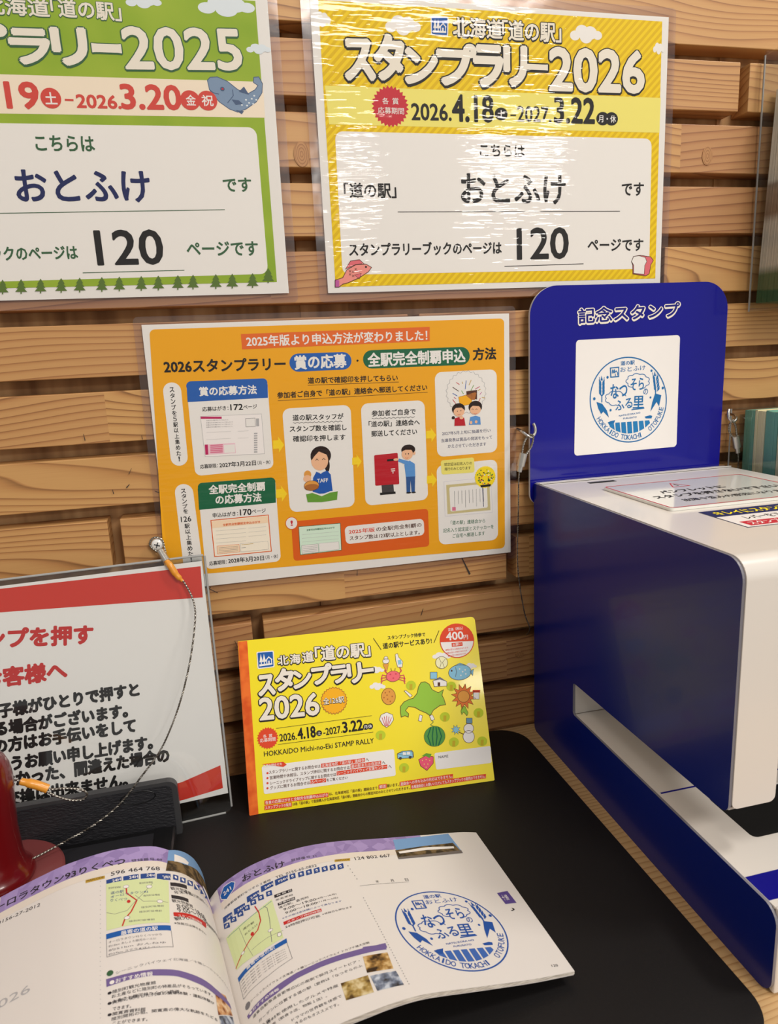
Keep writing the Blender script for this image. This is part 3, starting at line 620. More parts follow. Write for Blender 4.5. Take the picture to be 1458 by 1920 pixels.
["T","申込はがき：",38.19,59,58.22,58.89,3.78,"k",0.02,3,0,"k",0],
["T","170",59.99,59.4,69.04,59.22,4.92,"k",0.04,3,0,"k",0],
["T","ページ",69.49,59.4,80.79,59.25,3.37,"k",0.02,3,0,"k",0],
["T","応募期限：",32.21,99.39,45.96,99.4,3.45,"k",0.02,3,0,"k",0],
["T","2027年3月22日",47.23,99.52,76.03,99.25,4.13,"k",0.03,3,0,"k",0],
["T","（月・休）",77.29,98.94,87.64,99.02,3.28,"k",0.01,3,0,"k",0],
["T","応募期限：",31.65,19.04,45.63,19.08,3.65,"k",0.02,3,0,"k",0],
["T","2028年3月20日",46.98,19.62,76.05,19.18,4.37,"k",0.03,3,0,"k",0],
["T","（月・休）",77.39,19.27,87.62,19.31,3.47,"k",0.01,3,0,"k",0],
["R",[36.27,139.18,83.69,138.22,83.6,106.17,36.82,107.11],0,"paper2",3,0.25,"lgray"],
["R",[36.45,138.96,52.53,137.97,52.37,136.27,36.29,137.27],0,"mag",4,0,"k"],
["T","応募はがきの書き方について記入のこと",40.38,135.52,57.33,135.21,0.96,"gray",0,4,0,"k",0],
["T","応募はがきの書き方について記入のこと",40.22,133.82,61.06,133.26,0.96,"gray",0,4,0,"k",0],
["T","応募はがきの書き方について記入のこと",40.05,132.13,60.6,131.56,0.96,"gray",0,4,0,"k",0],
["T","応募はがきの書き方について記入のこと",39.89,130.43,60.13,129.87,0.97,"gray",0,4,0,"k",0],
["R",[70.91,135.33,78.39,135.2,78.06,128.6,70.67,128.75],0,"w",4,0.3,"gray"],
["R",[79.11,134.83,81.36,134.8,81.08,128.63,78.82,128.66],0,"lgray",4,0,"k"],
["R",[37.23,116.84,60.96,116.47,61,108.38,37.17,108.61],0,"pinkl",4,0,"k"],
["R",[52.17,115.57,60.66,115.41,60.51,108.86,52,109.04],0,"w",4,0,"k"],
["R",[37.44,116.83,39.74,116.77,39.49,108.66,37.17,108.61],0,"mag",4,0,"k"],
["R",[41.69,116.31,51.37,116.17,51.29,115.2,41.6,115.34],0,"pinkd",5,0,"k"],
["R",[41.55,114.91,51.25,114.76,51.16,113.79,41.46,113.94],0,"pinkd",5,0,"k"],
["R",[41.42,113.51,51.12,113.36,51.03,112.39,41.33,112.54],0,"pinkd",5,0,"k"],
["R",[41.29,112.11,50.99,111.95,50.9,110.98,41.2,111.14],0,"pinkd",5,0,"k"],
["R",[41.16,110.71,50.86,110.54,50.77,109.57,41.06,109.74],0,"pinkd",5,0,"k"],
["R",[76.56,123.48,79.25,123.41,79.16,122.32,76.47,122.39],0,"lgray",4,0,"k"],
["R",[76.41,121.63,79.1,121.56,79.01,120.47,76.32,120.54],0,"lgray",4,0,"k"],
["R",[76.25,119.78,78.94,119.71,78.85,118.62,76.16,118.7],0,"lgray",4,0,"k"],
["R",[76.1,117.93,78.79,117.86,78.7,116.77,76.01,116.84],0,"lgray",4,0,"k"],
["R",[75.95,116.08,78.64,116,78.55,114.91,75.86,114.99],0,"lgray",4,0,"k"],
["R",[75.79,114.23,78.49,114.15,78.4,113.05,75.7,113.14],0,"lgray",4,0,"k"],
["R",[75.64,112.37,78.34,112.29,78.25,111.19,75.55,111.28],0,"lgray",4,0,"k"],
["R",[75.48,110.51,78.18,110.43,78.09,109.33,75.39,109.42],0,"lgray",4,0,"k"],
["R",[75.33,108.65,78.03,108.56,77.94,107.47,75.24,107.56],0,"lgray",4,0,"k"],
["L",[39.69,126.15,58.61,125.97],0.15,"lgray",4,0],
["L",[63.9,125.62,72.43,125.49],0.15,"lgray",4,0],
["L",[39.16,120.59,58.12,120.37],0.15,"lgray",4,0],
["L",[63.41,120.01,71.96,119.86],0.15,"lgray",4,0],
["R",[36.32,55.06,82.51,55.2,82.64,24.15,36.47,24.5],0,"paper3",3,0.7,"obox2"],
["R",[36.88,54.22,81.9,54.46,81.89,48.7,36.78,48.56],0,"peach",4,0,"k"],
["T","全駅完全制覇認定申込はがき",45.37,50.44,75.45,50.13,2.05,"obox2",0.03,5,0,"k",0],
["L",[39.56,46,63.49,45.67],0.15,"lgray",5,0],
["L",[39.24,42.61,63.2,42.25],0.15,"lgray",5,0],
["L",[38.92,39.21,62.91,38.81],0.15,"lgray",5,0],
["L",[38.61,35.8,62.62,35.37],0.15,"lgray",5,0],
["L",[65.69,45.68,80.09,45.64],0.15,"lgray",5,0],
["L",[65.41,42.25,79.81,42.19],0.15,"lgray",5,0],
["L",[65.12,38.82,79.54,38.74],0.15,"lgray",5,0],
["R",[39.23,33.21,56.9,32.96,56.88,26.35,39.05,26.54],0,"peach",5,0.2,"obox2"],
["R",[58.02,33.19,80.44,33.17,80.55,26.14,57.75,26.25],0,"paper3",5,0.2,"lgray"],
["L",[40.39,31.59,55.88,31.33],0.2,"gray",6,0],
["L",[40.27,30.33,55.77,30.07],0.2,"gray",6,0],
["L",[40.15,29.07,55.66,28.8],0.2,"gray",6,0],
["L",[40.04,27.82,55.55,27.54],0.2,"gray",6,0],
["L",[58.83,32.29,68.44,32.21],0.35,"gold",6,0],
["L",[58.6,29.65,62.13,29.62],0.3,"gray",6,0],
["T","道の駅で確認印を押してもらい",122.82,162.54,197.45,161.24,4.95,"k",0.03,3,0,"k",0],
["L",[122.36,158.94,198.22,157.7],0.3,"k",3,0],
["T","参加者ご自身で「道の駅」連絡会へ郵送してください",97.35,152.18,222.64,152.05,4.98,"k",0.03,3,0,"k",0],
["L",[97.45,147.93,222.97,148.03],0.3,"k",3,0],
["R",[100.38,141.35,156.55,141.33,155.47,55.78,100.57,55.58],6,"w",2,0,"k"],
["R",[165.12,141.72,219.93,141.5,220.4,55.77,164.74,55.4],6,"w",2,0,"k"],
["R",[229.6,164.1,285.22,164.19,284.88,92.94,229.78,92.33],6,"w",2,0,"k"],
["R",[228.83,84.96,284.81,86.55,284.74,13.05,229.16,14.16],6,"w",2,0,"k"],
["T","道の駅スタッフが",108.43,133.55,149.99,132.31,4.78,"k",0.03,3,0,"k",0],
["T","スタンプ数を確認し",105.4,124.65,152.15,123.14,4.81,"k",0.03,3,0,"k",0],
["T","確認印を押します",107.41,116.45,150.56,115.04,4.84,"k",0.03,3,0,"k",0],
["L",[108.38,129.88,110.05,128.96,111.85,129.77,113.53,128.85,115.33,129.66,117.02,128.74,118.82,129.55,120.51,128.62,122.32,129.43,124.02,128.51,125.83,129.32,127.53,128.4,129.35,129.21,131.05,128.28,132.88,129.1,134.59,128.17,136.41,128.98,138.13,128.05,139.96,128.87,141.69,127.94,143.52,128.76,145.25,127.82,147.09,128.64,148.82,127.71],0.35,"k",3,0],
["T","参加者ご自身で",173.97,133.05,211.87,132.56,4.89,"k",0.03,3,0,"k",0],
["T","「道の駅」連絡会へ",171.03,124.36,215.06,123.36,4.92,"k",0.03,3,0,"k",0],
["T","郵送してください",172.9,116.21,212.42,115.6,4.95,"k",0.03,3,0,"k",0],
["L",[174.01,129.28,175.79,128.35,177.66,129.19,179.45,128.26,181.33,129.1,183.12,128.16,185,129,186.8,128.07,188.68,128.91,190.49,127.97,192.38,128.82,194.19,127.88,196.08,128.72,197.9,127.78,199.8,128.63,201.62,127.69,203.52,128.53,205.36,127.59,207.26,128.44,209.1,127.5,211.01,128.35],0.35,"k",3,0],
["P",[91.14,116.26,95.47,116.4,95.27,119.46,99.92,112.16,95.1,105.93,95.37,109.42,90.6,109.33],"arrow",3,0,"k"],
["P",[90.41,75.94,94.8,76.01,94.6,79.16,99.31,71.57,94.43,65.23,94.7,68.82,89.86,68.8],"arrow",3,0,"k"],
["P",[155.46,97.42,159.35,97.52,159.04,100.22,163.42,93.68,159.3,88.27,159.47,91.35,155.12,91.3],"arrow",3,0,"k"],
["P",[220.47,115.43,224.75,115.56,224.37,118.45,229.35,111.5,224.91,105.66,225.02,108.96,220.25,108.87],"arrow",3,0,"k"],
["P",[219.89,76.7,224.23,76.76,223.84,79.74,228.89,72.53,224.39,66.59,224.5,69.98,219.66,69.96],"arrow",3,0,"k"],
["E",129.26,101.16,8.51,7.95,0,"hair",3,0,"k"],
["E",133.99,93.22,2.21,6.21,0,"hair",3,0,"k"],
["E",128.03,97.13,7.14,8.24,0,"skin",4,0,"k"],
["P",[120.71,100.43,124.52,106.31,130.77,107.63,136.06,104.1,136.69,96.47,134.51,101.46,127.84,104.7,123.75,100.89,121.2,97.65],"hair",4,0,"k"],
["L",[124.61,97.39,125.8,98.67,127.08,97.34],0.45,"k",4,0],
["L",[130.12,97.52,131.44,98.66,132.74,97.46],0.45,"k",4,0],
["L",[126.6,92,128.33,91.03,129.75,91.75],0.3,"dred",4,0],
["P",[120.27,69.28,121.61,83.12,124.68,88,128.02,86.34,133.69,88.39,136.52,84.69,137.38,69.19],"blue2",4,0,"k"],
["P",[126.21,88.15,128.26,85.77,130.35,88.1,128.35,87.15],"w",5,0,"k"],
["T","TAFF",124.87,80.34,133.88,80.3,3.06,"w",0.04,5,0,"k",0],
["E",117.28,86.24,3.01,3.45,0,"bronze",5,0,"k"],
["E",116.78,82.82,3.29,3.04,0,"skin",5,0,"k"],
["E",119.94,76.72,6.19,4.17,0,"bronze",5,0.3,"dbrown"],
["E",119.85,75.33,6.06,2.78,0,"bronzed",5,0,"k"],
["P",[114.81,70.18,120.12,71.11,127.79,67.64,135.06,70.1,141.68,70.65,140.51,62.83,127.57,62.02,115.7,62.95],"green2",5,0,"k"],
["P",[114.78,69.76,120.08,70.56,127.76,67.08,135.02,69.54,141.64,70.09,141.69,70.79,135.09,70.66,127.85,68.47,120.15,71.67,114.86,70.87],"w",6,0,"k"],
["R",[174.28,98.1,194.82,98.68,195.15,71.65,174.01,72],1,"postred",4,0,"k"],
["R",[179.48,71.97,189.91,71.94,190.21,65.31,179.73,65.07],0,"dgray",4,0,"k"],
["R",[177.73,65.54,191.39,65.64,191.59,63.61,177.93,63.51],0,"k",4,0,"k"],
["R",[185.1,93.78,192.02,93.82,192.09,92.12,185.31,92.07],0,"k",5,0,"k"],
["L",[188.17,85.2,191.93,85.19],0.7,"w",5,0],
["L",[188.39,83.62,191.87,83.63],0.7,"w",5,0],
["L",[189.98,83.5,190.02,81.22],0.7,"w",5,0],
["E",204.18,100.54,6.11,4.51,0,"hair",5,0,"k"],
["E",203.17,97.08,4.95,4.8,0,"skin",6,0,"k"],
["E",209.31,97.34,1.17,1.55,0,"skin",6,0,"k"],
["P",[198.33,99.55,200.41,104.33,205.52,105.09,210.07,102.23,209.02,97.36,207.52,100.3,201.72,100.72],"hair",6,0,"k"],
["E",201.72,97.19,0.44,0.56,0,"k",6,0,"k"],
["E",204.19,97.15,0.44,0.56,0,"k",6,0,"k"],
["L",[201.02,94.13,202.88,93.28,203.93,94.19],0.3,"dred",6,0],
["P",[200.19,88.09,204.99,91.28,209.55,88.08,209.57,76.63,201.21,77.02],"blue3",4,0,"k"],
["P",[204.96,90.57,195.63,93.69,194.81,91.34,203.37,87.14],"blue3",5,0,"k"],
["E",193.14,93.03,2.31,1.13,0,"skin",5,0,"k"],
["P",[201.24,77.6,209.44,77.21,208.65,63.71,205.69,63.68,205.21,74.11,204.5,63.35,201.27,63.63],"navy2",4,0,"k"],
["E",203.18,63.46,2.36,0.72,0,"k",4,0,"k"],
["E",207.6,63.37,2.07,0.72,0,"k",4,0,"k"],
["B",257.19,146.16,17.51,24,0.04,"w",3,0.35,"lgray"],
["E",257.19,146.16,16.88,13.71,0,"w",4,0,"k"],
["L",[248.51,154.8,251.25,152.96],0.55,"dred",5,0],
["L",[253.73,155.11,254.3,153.38],0.55,"gold",5,0],
["L",[257.41,156.06,256.39,148.71],0.55,"blue2",5,0],
["L",[261.92,156.18,259.76,151.96],0.55,"gold",5,0],
["L",[245.14,151.01,250.51,147.31],0.55,"dbrown",5,0],
["L",[245.01,145.9,249.2,143.39],0.55,"blue2",5,0],
["L",[264.04,151.74,261.5,147.3],0.55,"green2",5,0],
["L",[269.55,150.32,265.21,148.25],0.55,"mag",5,0],
["L",[252.96,147.75,254.72,144.8],0.55,"green2",5,0],
["L",[271.32,145.63,269.43,143.43],0.55,"purp",5,0],
["L",[244.88,140.77,247.82,136.59],0.55,"dred",5,0],
["L",[270,140.52,268.09,137.17],0.55,"dred",5,0],
["L",[271.25,141.03,274.33,140.28],0.55,"gold",5,0],
["L",[246.14,142.41,247.93,141.17],0.55,"mag",5,0],
["L",[267.64,146.98,270.13,147.99],0.55,"gold",5,0],
["P",[257.21,146.96,267.04,147.58,266.9,139.54,257.69,140.63],"dbrown",5,0,"k"],
["P",[250.15,142.42,257.76,144.07,262.41,143.58,261.89,135.79,255.12,135.02,250.89,137.56],"gold2",5,0.2,"dbrown"],
["P",[256.77,143.55,265.16,145.73,266.38,144.98,264.79,139.08,261.6,139.49],"bronzed",5,0,"k"],
["E",249.92,132.44,5.87,4.83,0,"hair",6,0,"k"],
["E",245.1,125.23,1.47,1.39,0,"hair",6,0,"k"],
["E",265.18,133.28,6.18,5.2,0,"hair",6,0,"k"],
["E",250.35,130.11,4.9,4.15,0,"skin",7,0,"k"],
["E",265.13,130.74,4.95,3.94,0,"skin",7,0,"k"],
["P",[244.63,131.03,245.98,136.12,251.5,137.3,255.35,134.43,255.77,130.95,252.63,133.44,247.74,133.38],"hair",7,0,"k"],
["P",[259.47,131.88,260.69,137.01,265.64,138.34,270.54,135.87,271.09,131.2,268.65,133.66,262.48,134.37],"hair",7,0,"k"],
["E",248.89,130.55,0.37,0.46,0,"k",8,0,"k"],
["E",251.96,130.82,0.37,0.46,0,"k",8,0,"k"],
["L",[261.67,130.94,262.68,131.81,263.65,130.94],0.3,"k",8,0],
["L",[265.13,130.74,266.13,131.61,267.11,130.74],0.3,"k",8,0],
["L",[249.07,127.88,250.28,127.23,251.53,127.96],0.3,"dred",8,0],
["L",[263.59,127.81,265.06,127.03,266.31,127.77],0.3,"dred",8,0],
["P",[245.9,118.23,246.3,124.58,250,125.51,254.89,124.63,255.97,117.81],"postred",6,0,"k"],
["P",[259.07,118.31,260.44,124.87,265.41,125.73,269.48,124.31,269.87,117.86],"blue3",6,0,"k"],
["E",252.43,124.78,1.72,1.39,0,"skin",7,0,"k"],
["E",260.97,120.18,1.24,1.4,0,"skin",7,0,"k"],
["E",265.68,120.46,1.24,1.4,0,"skin",7,0,"k"],
["T","2027年5月上旬に抽選を行い",234.75,112.22,278.92,112.21,3.04,"navy",0.01,3,0,"k",0],
["T","当選発表は賞品の発送をもって",233.84,106.23,280.23,106.21,3.05,"navy",0.01,3,0,"k",0],
["T","かえさせていただきます",239.57,100.91,274.61,100.55,3.07,"navy",0.01,3,0,"k",0],
["R",[232.66,89.17,263.13,89.76,263.64,76.32,233.19,76.73],2,"ypale",3,0,"k"],
["T","認定証は記名入りの",235.84,85.48,261.2,84.82,2.75,"k",0.01,4,0,"k",0],
["T","発行のみとなります",236.03,81.42,259.9,80.7,2.75,"k",0.01,4,0,"k",0],
["R",[235.12,70.47,278.5,70.71,279.95,39.08,235.46,39.54],0,"w",3,0.2,"lav"],
["R",[237.14,67.39,277.21,67.41,277.79,41.24,237.64,41.27],0,"certgold",4,0,"k"],
["R",[239.8,65.12,274.7,65.4,275.32,43.73,240.43,43.23],1.5,"w",5,0,"k"],
["L",[244.55,61.33,244.47,45.83],0.3,"gray",6,0],
["L",[247.9,61.34,247.92,49.52],0.3,"gray",6,0],
["L",[251.25,61.34,251.29,49.51],0.3,"gray",6,0],
["L",[254.61,61.35,254.58,45.79],0.3,"gray",6,0],
["L",[257.98,61.35,258.05,49.49],0.3,"gray",6,0],
["L",[261.36,61.36,261.44,49.48],0.3,"gray",6,0],
["L",[264.75,61.36,264.77,45.75],0.3,"gray",6,0],
["L",[268.14,61.37,268.25,49.46],0.3,"gray",6,0],
["L",[271.54,61.37,271.66,49.45],0.3,"gray",6,0],
["R",[242.06,47.24,245.41,46.93,245.33,43.67,241.98,43.98],0,"pinkd",6,0,"k"],
["L",[270.64,62.79,271.28,44.85],0.6,"navy",6,0],
["B",273.25,71.43,9.66,30,0.03,"yel2",6,0,"k"],
["E",276.55,69.26,0.84,0.61,0,"green2",7,0,"k"],
["E",277.49,68.34,0.69,0.49,0,"k",7,0,"k"],
["E",273.01,74.1,0.65,0.59,0,"dgreen2",7,0,"k"],
["E",267.83,69.47,0.8,0.72,0,"obox",7,0,"k"],
["E",271.83,65.71,0.79,0.53,0,"w",7,0,"k"],
["E",280.88,70.74,0.61,0.54,0,"green2",7,0,"k"],
["E",277.91,74.63,0.68,0.67,0,"green2",7,0,"k"],
["E",279.64,69.73,0.64,0.47,0,"k",7,0,"k"],
["E",269.37,77.74,0.56,0.62,0,"dgreen2",7,0,"k"],
["E",271.17,65.51,0.8,0.51,0,"obox",7,0,"k"],
["E",276.34,76.45,0.78,0.68,0,"w",7,0,"k"],
["E",267.14,69.13,0.87,0.47,0,"green2",7,0,"k"],
["E",276.18,75,0.69,0.48,0,"green2",7,0,"k"],
["E",271.94,75.39,0.87,0.52,0,"k",7,0,"k"],
["E",268.7,73.58,0.75,0.5,0,"dgreen2",7,0,"k"],
["E",276.01,65.4,0.82,0.61,0,"obox",7,0,"k"],
["E",276.46,72.83,0.86,0.49,0,"w",7,0,"k"],
["E",279.25,72.26,0.75,0.73,0,"green2",7,0,"k"],
["E",274.91,77.67,0.49,0.55,0,"green2",7,0,"k"],
["E",276.27,69.47,0.57,0.7,0,"k",7,0,"k"],
["E",276.22,68.25,0.7,0.69,0,"dgreen2",7,0,"k"],
["E",279.64,72.28,0.57,0.6,0,"obox",7,0,"k"],
["E",272.71,73.36,0.78,0.55,0,"w",7,0,"k"],
["E",267.94,75.08,0.77,0.59,0,"green2",7,0,"k"],
["E",269.91,72.84,0.69,0.48,0,"green2",7,0,"k"],
["E",267.59,71.23,0.82,0.56,0,"k",7,0,"k"],
["E",278.86,70.31,0.56,0.66,0,"dgreen2",7,0,"k"],
["E",269.51,68.76,0.89,0.56,0,"obox",7,0,"k"],
["E",270.5,68.05,0.69,0.47,0,"w",7,0,"k"],
["E",266.2,74.03,0.72,0.66,0,"green2",7,0,"k"],
["E",279.99,73.11,0.81,0.68,0,"green2",7,0,"k"],
["E",275,74.74,0.69,0.54,0,"k",7,0,"k"],
["E",272.73,65.87,0.61,0.63,0,"dgreen2",7,0,"k"],
["E",270.92,72.89,0.67,0.56,0,"obox",7,0,"k"],
["E",272.6,73.79,0.54,0.59,0,"w",7,0,"k"],
["E",267.98,68.45,0.62,0.5,0,"green2",7,0,"k"],
["E",276.84,72.7,0.53,0.52,0,"green2",7,0,"k"],
["E",271.18,68.54,0.71,0.72,0,"k",7,0,"k"],
["E",276.75,67.71,0.78,0.7,0,"dgreen2",7,0,"k"],
["E",276.34,71.19,0.72,0.7,0,"obox",7,0,"k"],
["E",278.87,69.11,0.55,0.67,0,"w",7,0,"k"],
["E",278.56,73.1,0.47,0.46,0,"green2",7,0,"k"],
["E",267.07,68.5,0.57,0.64,0,"green2",7,0,"k"],
["E",269.84,69.52,0.79,0.53,0,"k",7,0,"k"],
["E",268.49,67.15,0.69,0.67,0,"dgreen2",7,0,"k"],
["E",270.03,72,0.67,0.7,0,"obox",7,0,"k"],
["R",[268.5,64.45,278.42,64.79,278.08,62.75,269.09,62.47],0,"k",7,0,"k"],
["T","「道の駅」連絡会から",240.48,33.09,272.64,31.92,3.75,"dgreen2",0.01,3,0,"k",0],
["T","記名入り認定証とステッカーを",233.42,26.6,280.73,25.82,3.77,"dgreen2",0.01,3,0,"k",0],
["T","ご自宅へ郵送します",242,20.91,272.31,20.56,3.79,"dgreen2",0.01,3,0,"k",0],
["R",[100.85,47.84,220.01,47.8,220.1,13.84,100.58,13.51],3,"obox2",2,0,"k"],
["R",[145.49,39.18,215.67,39.36,216.07,24.46,146.02,23.44],4,"w",3,0,"k"],
["R",[106.83,42.72,142.12,42.4,141.73,18.78,106.5,18.36],0,"mint",3,0.4,"dgreen2"],
["T","2025年版",149.06,34.05,171.57,33.97,3.77,"red2",0.03,4,0,"k",0],
["T","の全駅完全制覇の",173.03,33.97,213.54,34.09,3.82,"dbrown",0.02,4,0,"k",0],
["T","スタンプ数は123駅以上とします。",149.45,28.33,211.81,27.43,3.82,"dbrown",0.02,4,0,"k",0],
["T","全駅完全制覇認定申込はがき",113.11,39.24,136.97,39.16,1.57,"dgreen2",0.02,4,0,"k",0],
["L",[109.1,35.64,140.29,35.36],0.15,"lgray",4,0],
["L",[108.89,32.51,140.1,32.2],0.15,"lgray",4,0],
["L",[108.67,29.38,139.91,29.03],0.15,"lgray",4,0],
["R",[108.18,26.41,122.04,26.39,122,19.15,108.23,19.04],0,"w",4,0.2,"gray"],
["R",[122.77,26.75,139.76,26.43,139.93,19.7,122.86,19.49],0,"w",4,0.2,"lgray"],
["L",[109.33,24.85,121.23,24.74],0.2,"gray",5,0],
["L",[109.23,23.42,121.14,23.3],0.2,"gray",5,0],
["L",[109.13,21.98,121.04,21.86],0.2,"gray",5,0],
["L",[109.03,20.55,120.95,20.42],0.2,"gray",5,0],
["E",101.16,46.4,4.94,5.22,0,"w",3,0.5,"obox2"],
["T","!",100.34,46.48,102.13,46.44,4.23,"dred",0.04,4,0,"k",0]],"cover":[["R",[0.43,136.78,202.64,137.37,202.93,-0.05,0.02,-0.37],0,"yel",1,0,"k"],
["R",[0.43,136.78,7.6,136.77,6.95,-0.21,0.02,-0.37],0,"spine",2,0,"k"],
["E",108.23,101.52,2.01,1.51,0,"w",2,0,"k"],
["E",111.14,102.44,2.62,1.96,0,"w",2,0,"k"],
["E",114.43,101.56,2.73,2.04,0,"w",2,0,"k"],
["E",117.28,100.52,1.82,1.36,0,"w",2,0,"k"],
["E",112.63,100.52,2.52,1.89,0,"w",2,0,"k"],
["E",107.4,87.97,2.12,1.68,0,"w",2,0,"k"],
["E",110.46,89,2.76,2.19,0,"w",2,0,"k"],
["E",113.91,88.04,2.87,2.28,0,"w",2,0,"k"],
["E",116.91,86.88,1.91,1.52,0,"w",2,0,"k"],
["E",112.02,86.87,2.65,2.11,0,"w",2,0,"k"],
["E",164.03,106.84,2.53,1.73,0,"w",2,0,"k"],
["E",167.69,107.86,3.29,2.25,0,"w",2,0,"k"],
["E",171.82,106.83,3.43,2.34,0,"w",2,0,"k"],
["E",175.4,105.61,2.29,1.56,0,"w",2,0,"k"],
["E",169.55,105.66,3.17,2.16,0,"w",2,0,"k"],
["E",190.61,95.83,1.62,1.35,0,"w",2,0,"k"],
["E",192.99,96.68,2.12,1.75,0,"w",2,0,"k"],
["E",195.63,95.93,2.2,1.82,0,"w",2,0,"k"],
["E",197.91,95.03,1.47,1.21,0,"w",2,0,"k"],
["E",194.15,94.99,2.03,1.68,0,"w",2,0,"k"],
["E",140.57,85.35,4.24,3.92,0,"tpale",2,0,"k"],
["P",[139.46,86.7,141.95,86.41,141.27,81.64,138.77,81.92],"tpaled",2,0,"k"],
["E",175.08,80.67,4.3,3.95,0,"tpale",2,0,"k"],
["P",[173.96,82.02,176.49,81.73,175.75,76.93,173.21,77.22],"tpaled",2,0,"k"],
["E",166.55,56.34,4.26,3.88,0,"tpale",2,0,"k"],
["P",[165.44,57.67,167.95,57.37,167.22,52.65,164.72,52.95],"tpaled",2,0,"k"],
["E",196,56.16,4.32,3.92,0,"tpale",2,0,"k"],
["P",[194.88,57.5,197.42,57.2,196.65,52.44,194.11,52.74],"tpaled",2,0,"k"],
["E",110.68,48.2,4.14,3.81,0,"tpale",2,0,"k"],
["P",[109.59,49.52,112.02,49.22,111.39,44.58,108.96,44.88],"tpaled",2,0,"k"],
["E",171.76,35.04,4.25,3.84,0,"tpale",2,0,"k"],
["P",[170.65,36.37,173.15,36.06,172.42,31.39,169.92,31.7],"tpaled",2,0,"k"],
["E",196.19,32.76,4.3,3.87,0,"tpale",2,0,"k"],
["P",[195.08,34.1,197.61,33.79,196.84,29.09,194.32,29.4],"tpaled",2,0,"k"],
["E",127.45,20,4.15,3.76,0,"tpale",2,0,"k"],
["P",[126.36,21.3,128.79,20.99,128.14,16.41,125.7,16.73],"tpaled",2,0,"k"],
["R",[12.04,35.82,120.65,35.79,119.94,14.71,12.35,14.3],1.5,"w",2,0,"k"],
["R",[154.08,28.35,202.98,28.17,202.13,14.41,154.08,14.96],1.5,"w",2,0,"k"],
["R",[14.38,126.9,28.63,126.57,28.35,112.97,14.41,112.87],1.2,"w",3,0,"k"],
["R",[15.23,126.04,27.76,125.77,27.52,113.78,15.25,113.71],0.8,"logo",4,0,"k"],
["P",[16.36,118.18,17.79,124.86,19.17,118.17],"w",5,0,"k"],
["P",[17.41,118.45,18.12,118.45,18.11,116.51,17.41,116.51],"w",5,0,"k"],
["P",[18.89,118.17,20.34,124.82,21.7,118.16],"w",5,0,"k"],
["P",[19.94,118.44,20.65,118.44,20.63,116.5,19.93,116.5],"w",5,0,"k"],
["P",[16.08,116.51,26.73,116.5,26.71,115.27,16.08,114.83],"w",5,0,"k"],
["L",[21.42,118.99,24.14,121.72,26.78,119.23],0.85,"w",5,0],
["L",[22.27,119.26,22.24,116.23],0.71,"w",5,0],
["L",[26.22,119.5,26.17,116.23],0.71,"w",5,0],
["P",[23.53,118.7,24.66,118.69,24.62,116.23,23.5,116.23],"w",5,0,"k"],
["T","北",31.43,117.86,39.89,117.84,7.46,"cream2",0.04,4,1.1,"k",0],
["T","海",41.4,117.83,49.9,117.81,7.78,"cream2",0.04,4,1.1,"k",0],
["T","道",51.78,118.35,60.95,118.57,8.4,"cream2",0.04,4,1.1,"k",0],
["T","「道の駅」",62.59,119.75,108.73,119.21,11.5,"cream2",0.04,4,1.1,"k",0],
["T","ス",14.47,99.24,26.85,99.32,15.43,"cream2",0.07,4,1.7,"k",0],
["T","タ",28.56,102.09,42.55,102,16.55,"cream2",0.07,4,1.7,"k",0],
["T","ン",43.05,100.75,57.16,100.95,13.35,"cream2",0.07,4,1.7,"k",0],
["T","プ",58.84,102.86,74.62,103.2,14.92,"cream2",0.07,4,1.7,"k",0],
["T","ラ",74.76,101.38,87.39,101.48,13.47,"cream2",0.07,4,1.7,"k",0],
["T","リ",88.56,100.74,99.43,101.04,15.01,"cream2",0.07,4,1.7,"k",0],
["T","ー",99.52,101.94,110.12,101.98,3.01,"cream2",0.07,4,1.7,"k",0],
["T","2026",13.85,80.54,61.84,79.6,17.23,"cream2",0.04,4,1.5,"k",0],
["B",74.69,80.47,10.49,26,0.05,"gold2",4,0.5,"bronzed"],
["T","全126駅",65.9,80.9,83.13,80.68,5.31,"cream2",0.02,5,0.7,"k",0],
["B",18.47,57.21,8.13,24,0.07,"red2",4,0,"k"],
["T","各",14.93,59.08,17.72,59.03,2.58,"w",0.01,5,0,"k",0],
["T","賞",19.49,58.96,22.29,58.9,2.58,"w",0.01,5,0,"k",0],
["T","応募期間",12.2,55.96,24.71,55.86,3.01,"w",0.01,5,0,"k",0],
["L",[25.64,64,104.81,64.75],0.3,"k",4,0],
["L",[26.13,51.21,104.85,51.42],0.3,"k",4,0],
["T","2026.",27.99,56.18,41.82,56.22,5.76,"k",0.02,4,0,"k",0],
["T","4.18",42.97,57.53,57.21,57.68,8.68,"k",0.04,4,0,"k",0],
["E",60.23,56,2.4,2.32,0,"k",4,0,"k"],
["T","土",58.73,56.03,61.73,55.96,2.75,"w",0.02,5,0,"k",0],
["T","-2027.",63.73,56.44,79.07,56.92,5.53,"k",0.02,4,0,"k",0],
["T","3.22",79.95,58.13,96.47,58.34,8.48,"k",0.04,4,0,"k",0],
["E",99.05,56.41,2.45,2.49,0,"k",4,0,"k"],
["E",102.74,56.4,2.45,2.49,0,"k",4,0,"k"],
["T","月休",97.36,56.46,104.42,56.35,2.79,"w",0.02,5,0,"k",0],
["T","HOKKAIDO Michi-no-Eki STAMP RALLY",14.64,45.19,104.63,44.68,4.03,"k",0.01,4,0,"k",0],
["T","スタンプブック持参で",124.8,126.89,157.5,126.58,3.4,"k",0.02,4,0,"k",0],
["T","道の駅サービスあり!",120.18,120.44,162.45,120.61,4.92,"k",0.03,4,0,"k",0],
["L",[112.58,127.87,118.3,117.57],0.5,"k",4,0],
["L",[169.99,128.41,164.3,118.55],0.5,"k",4,0],
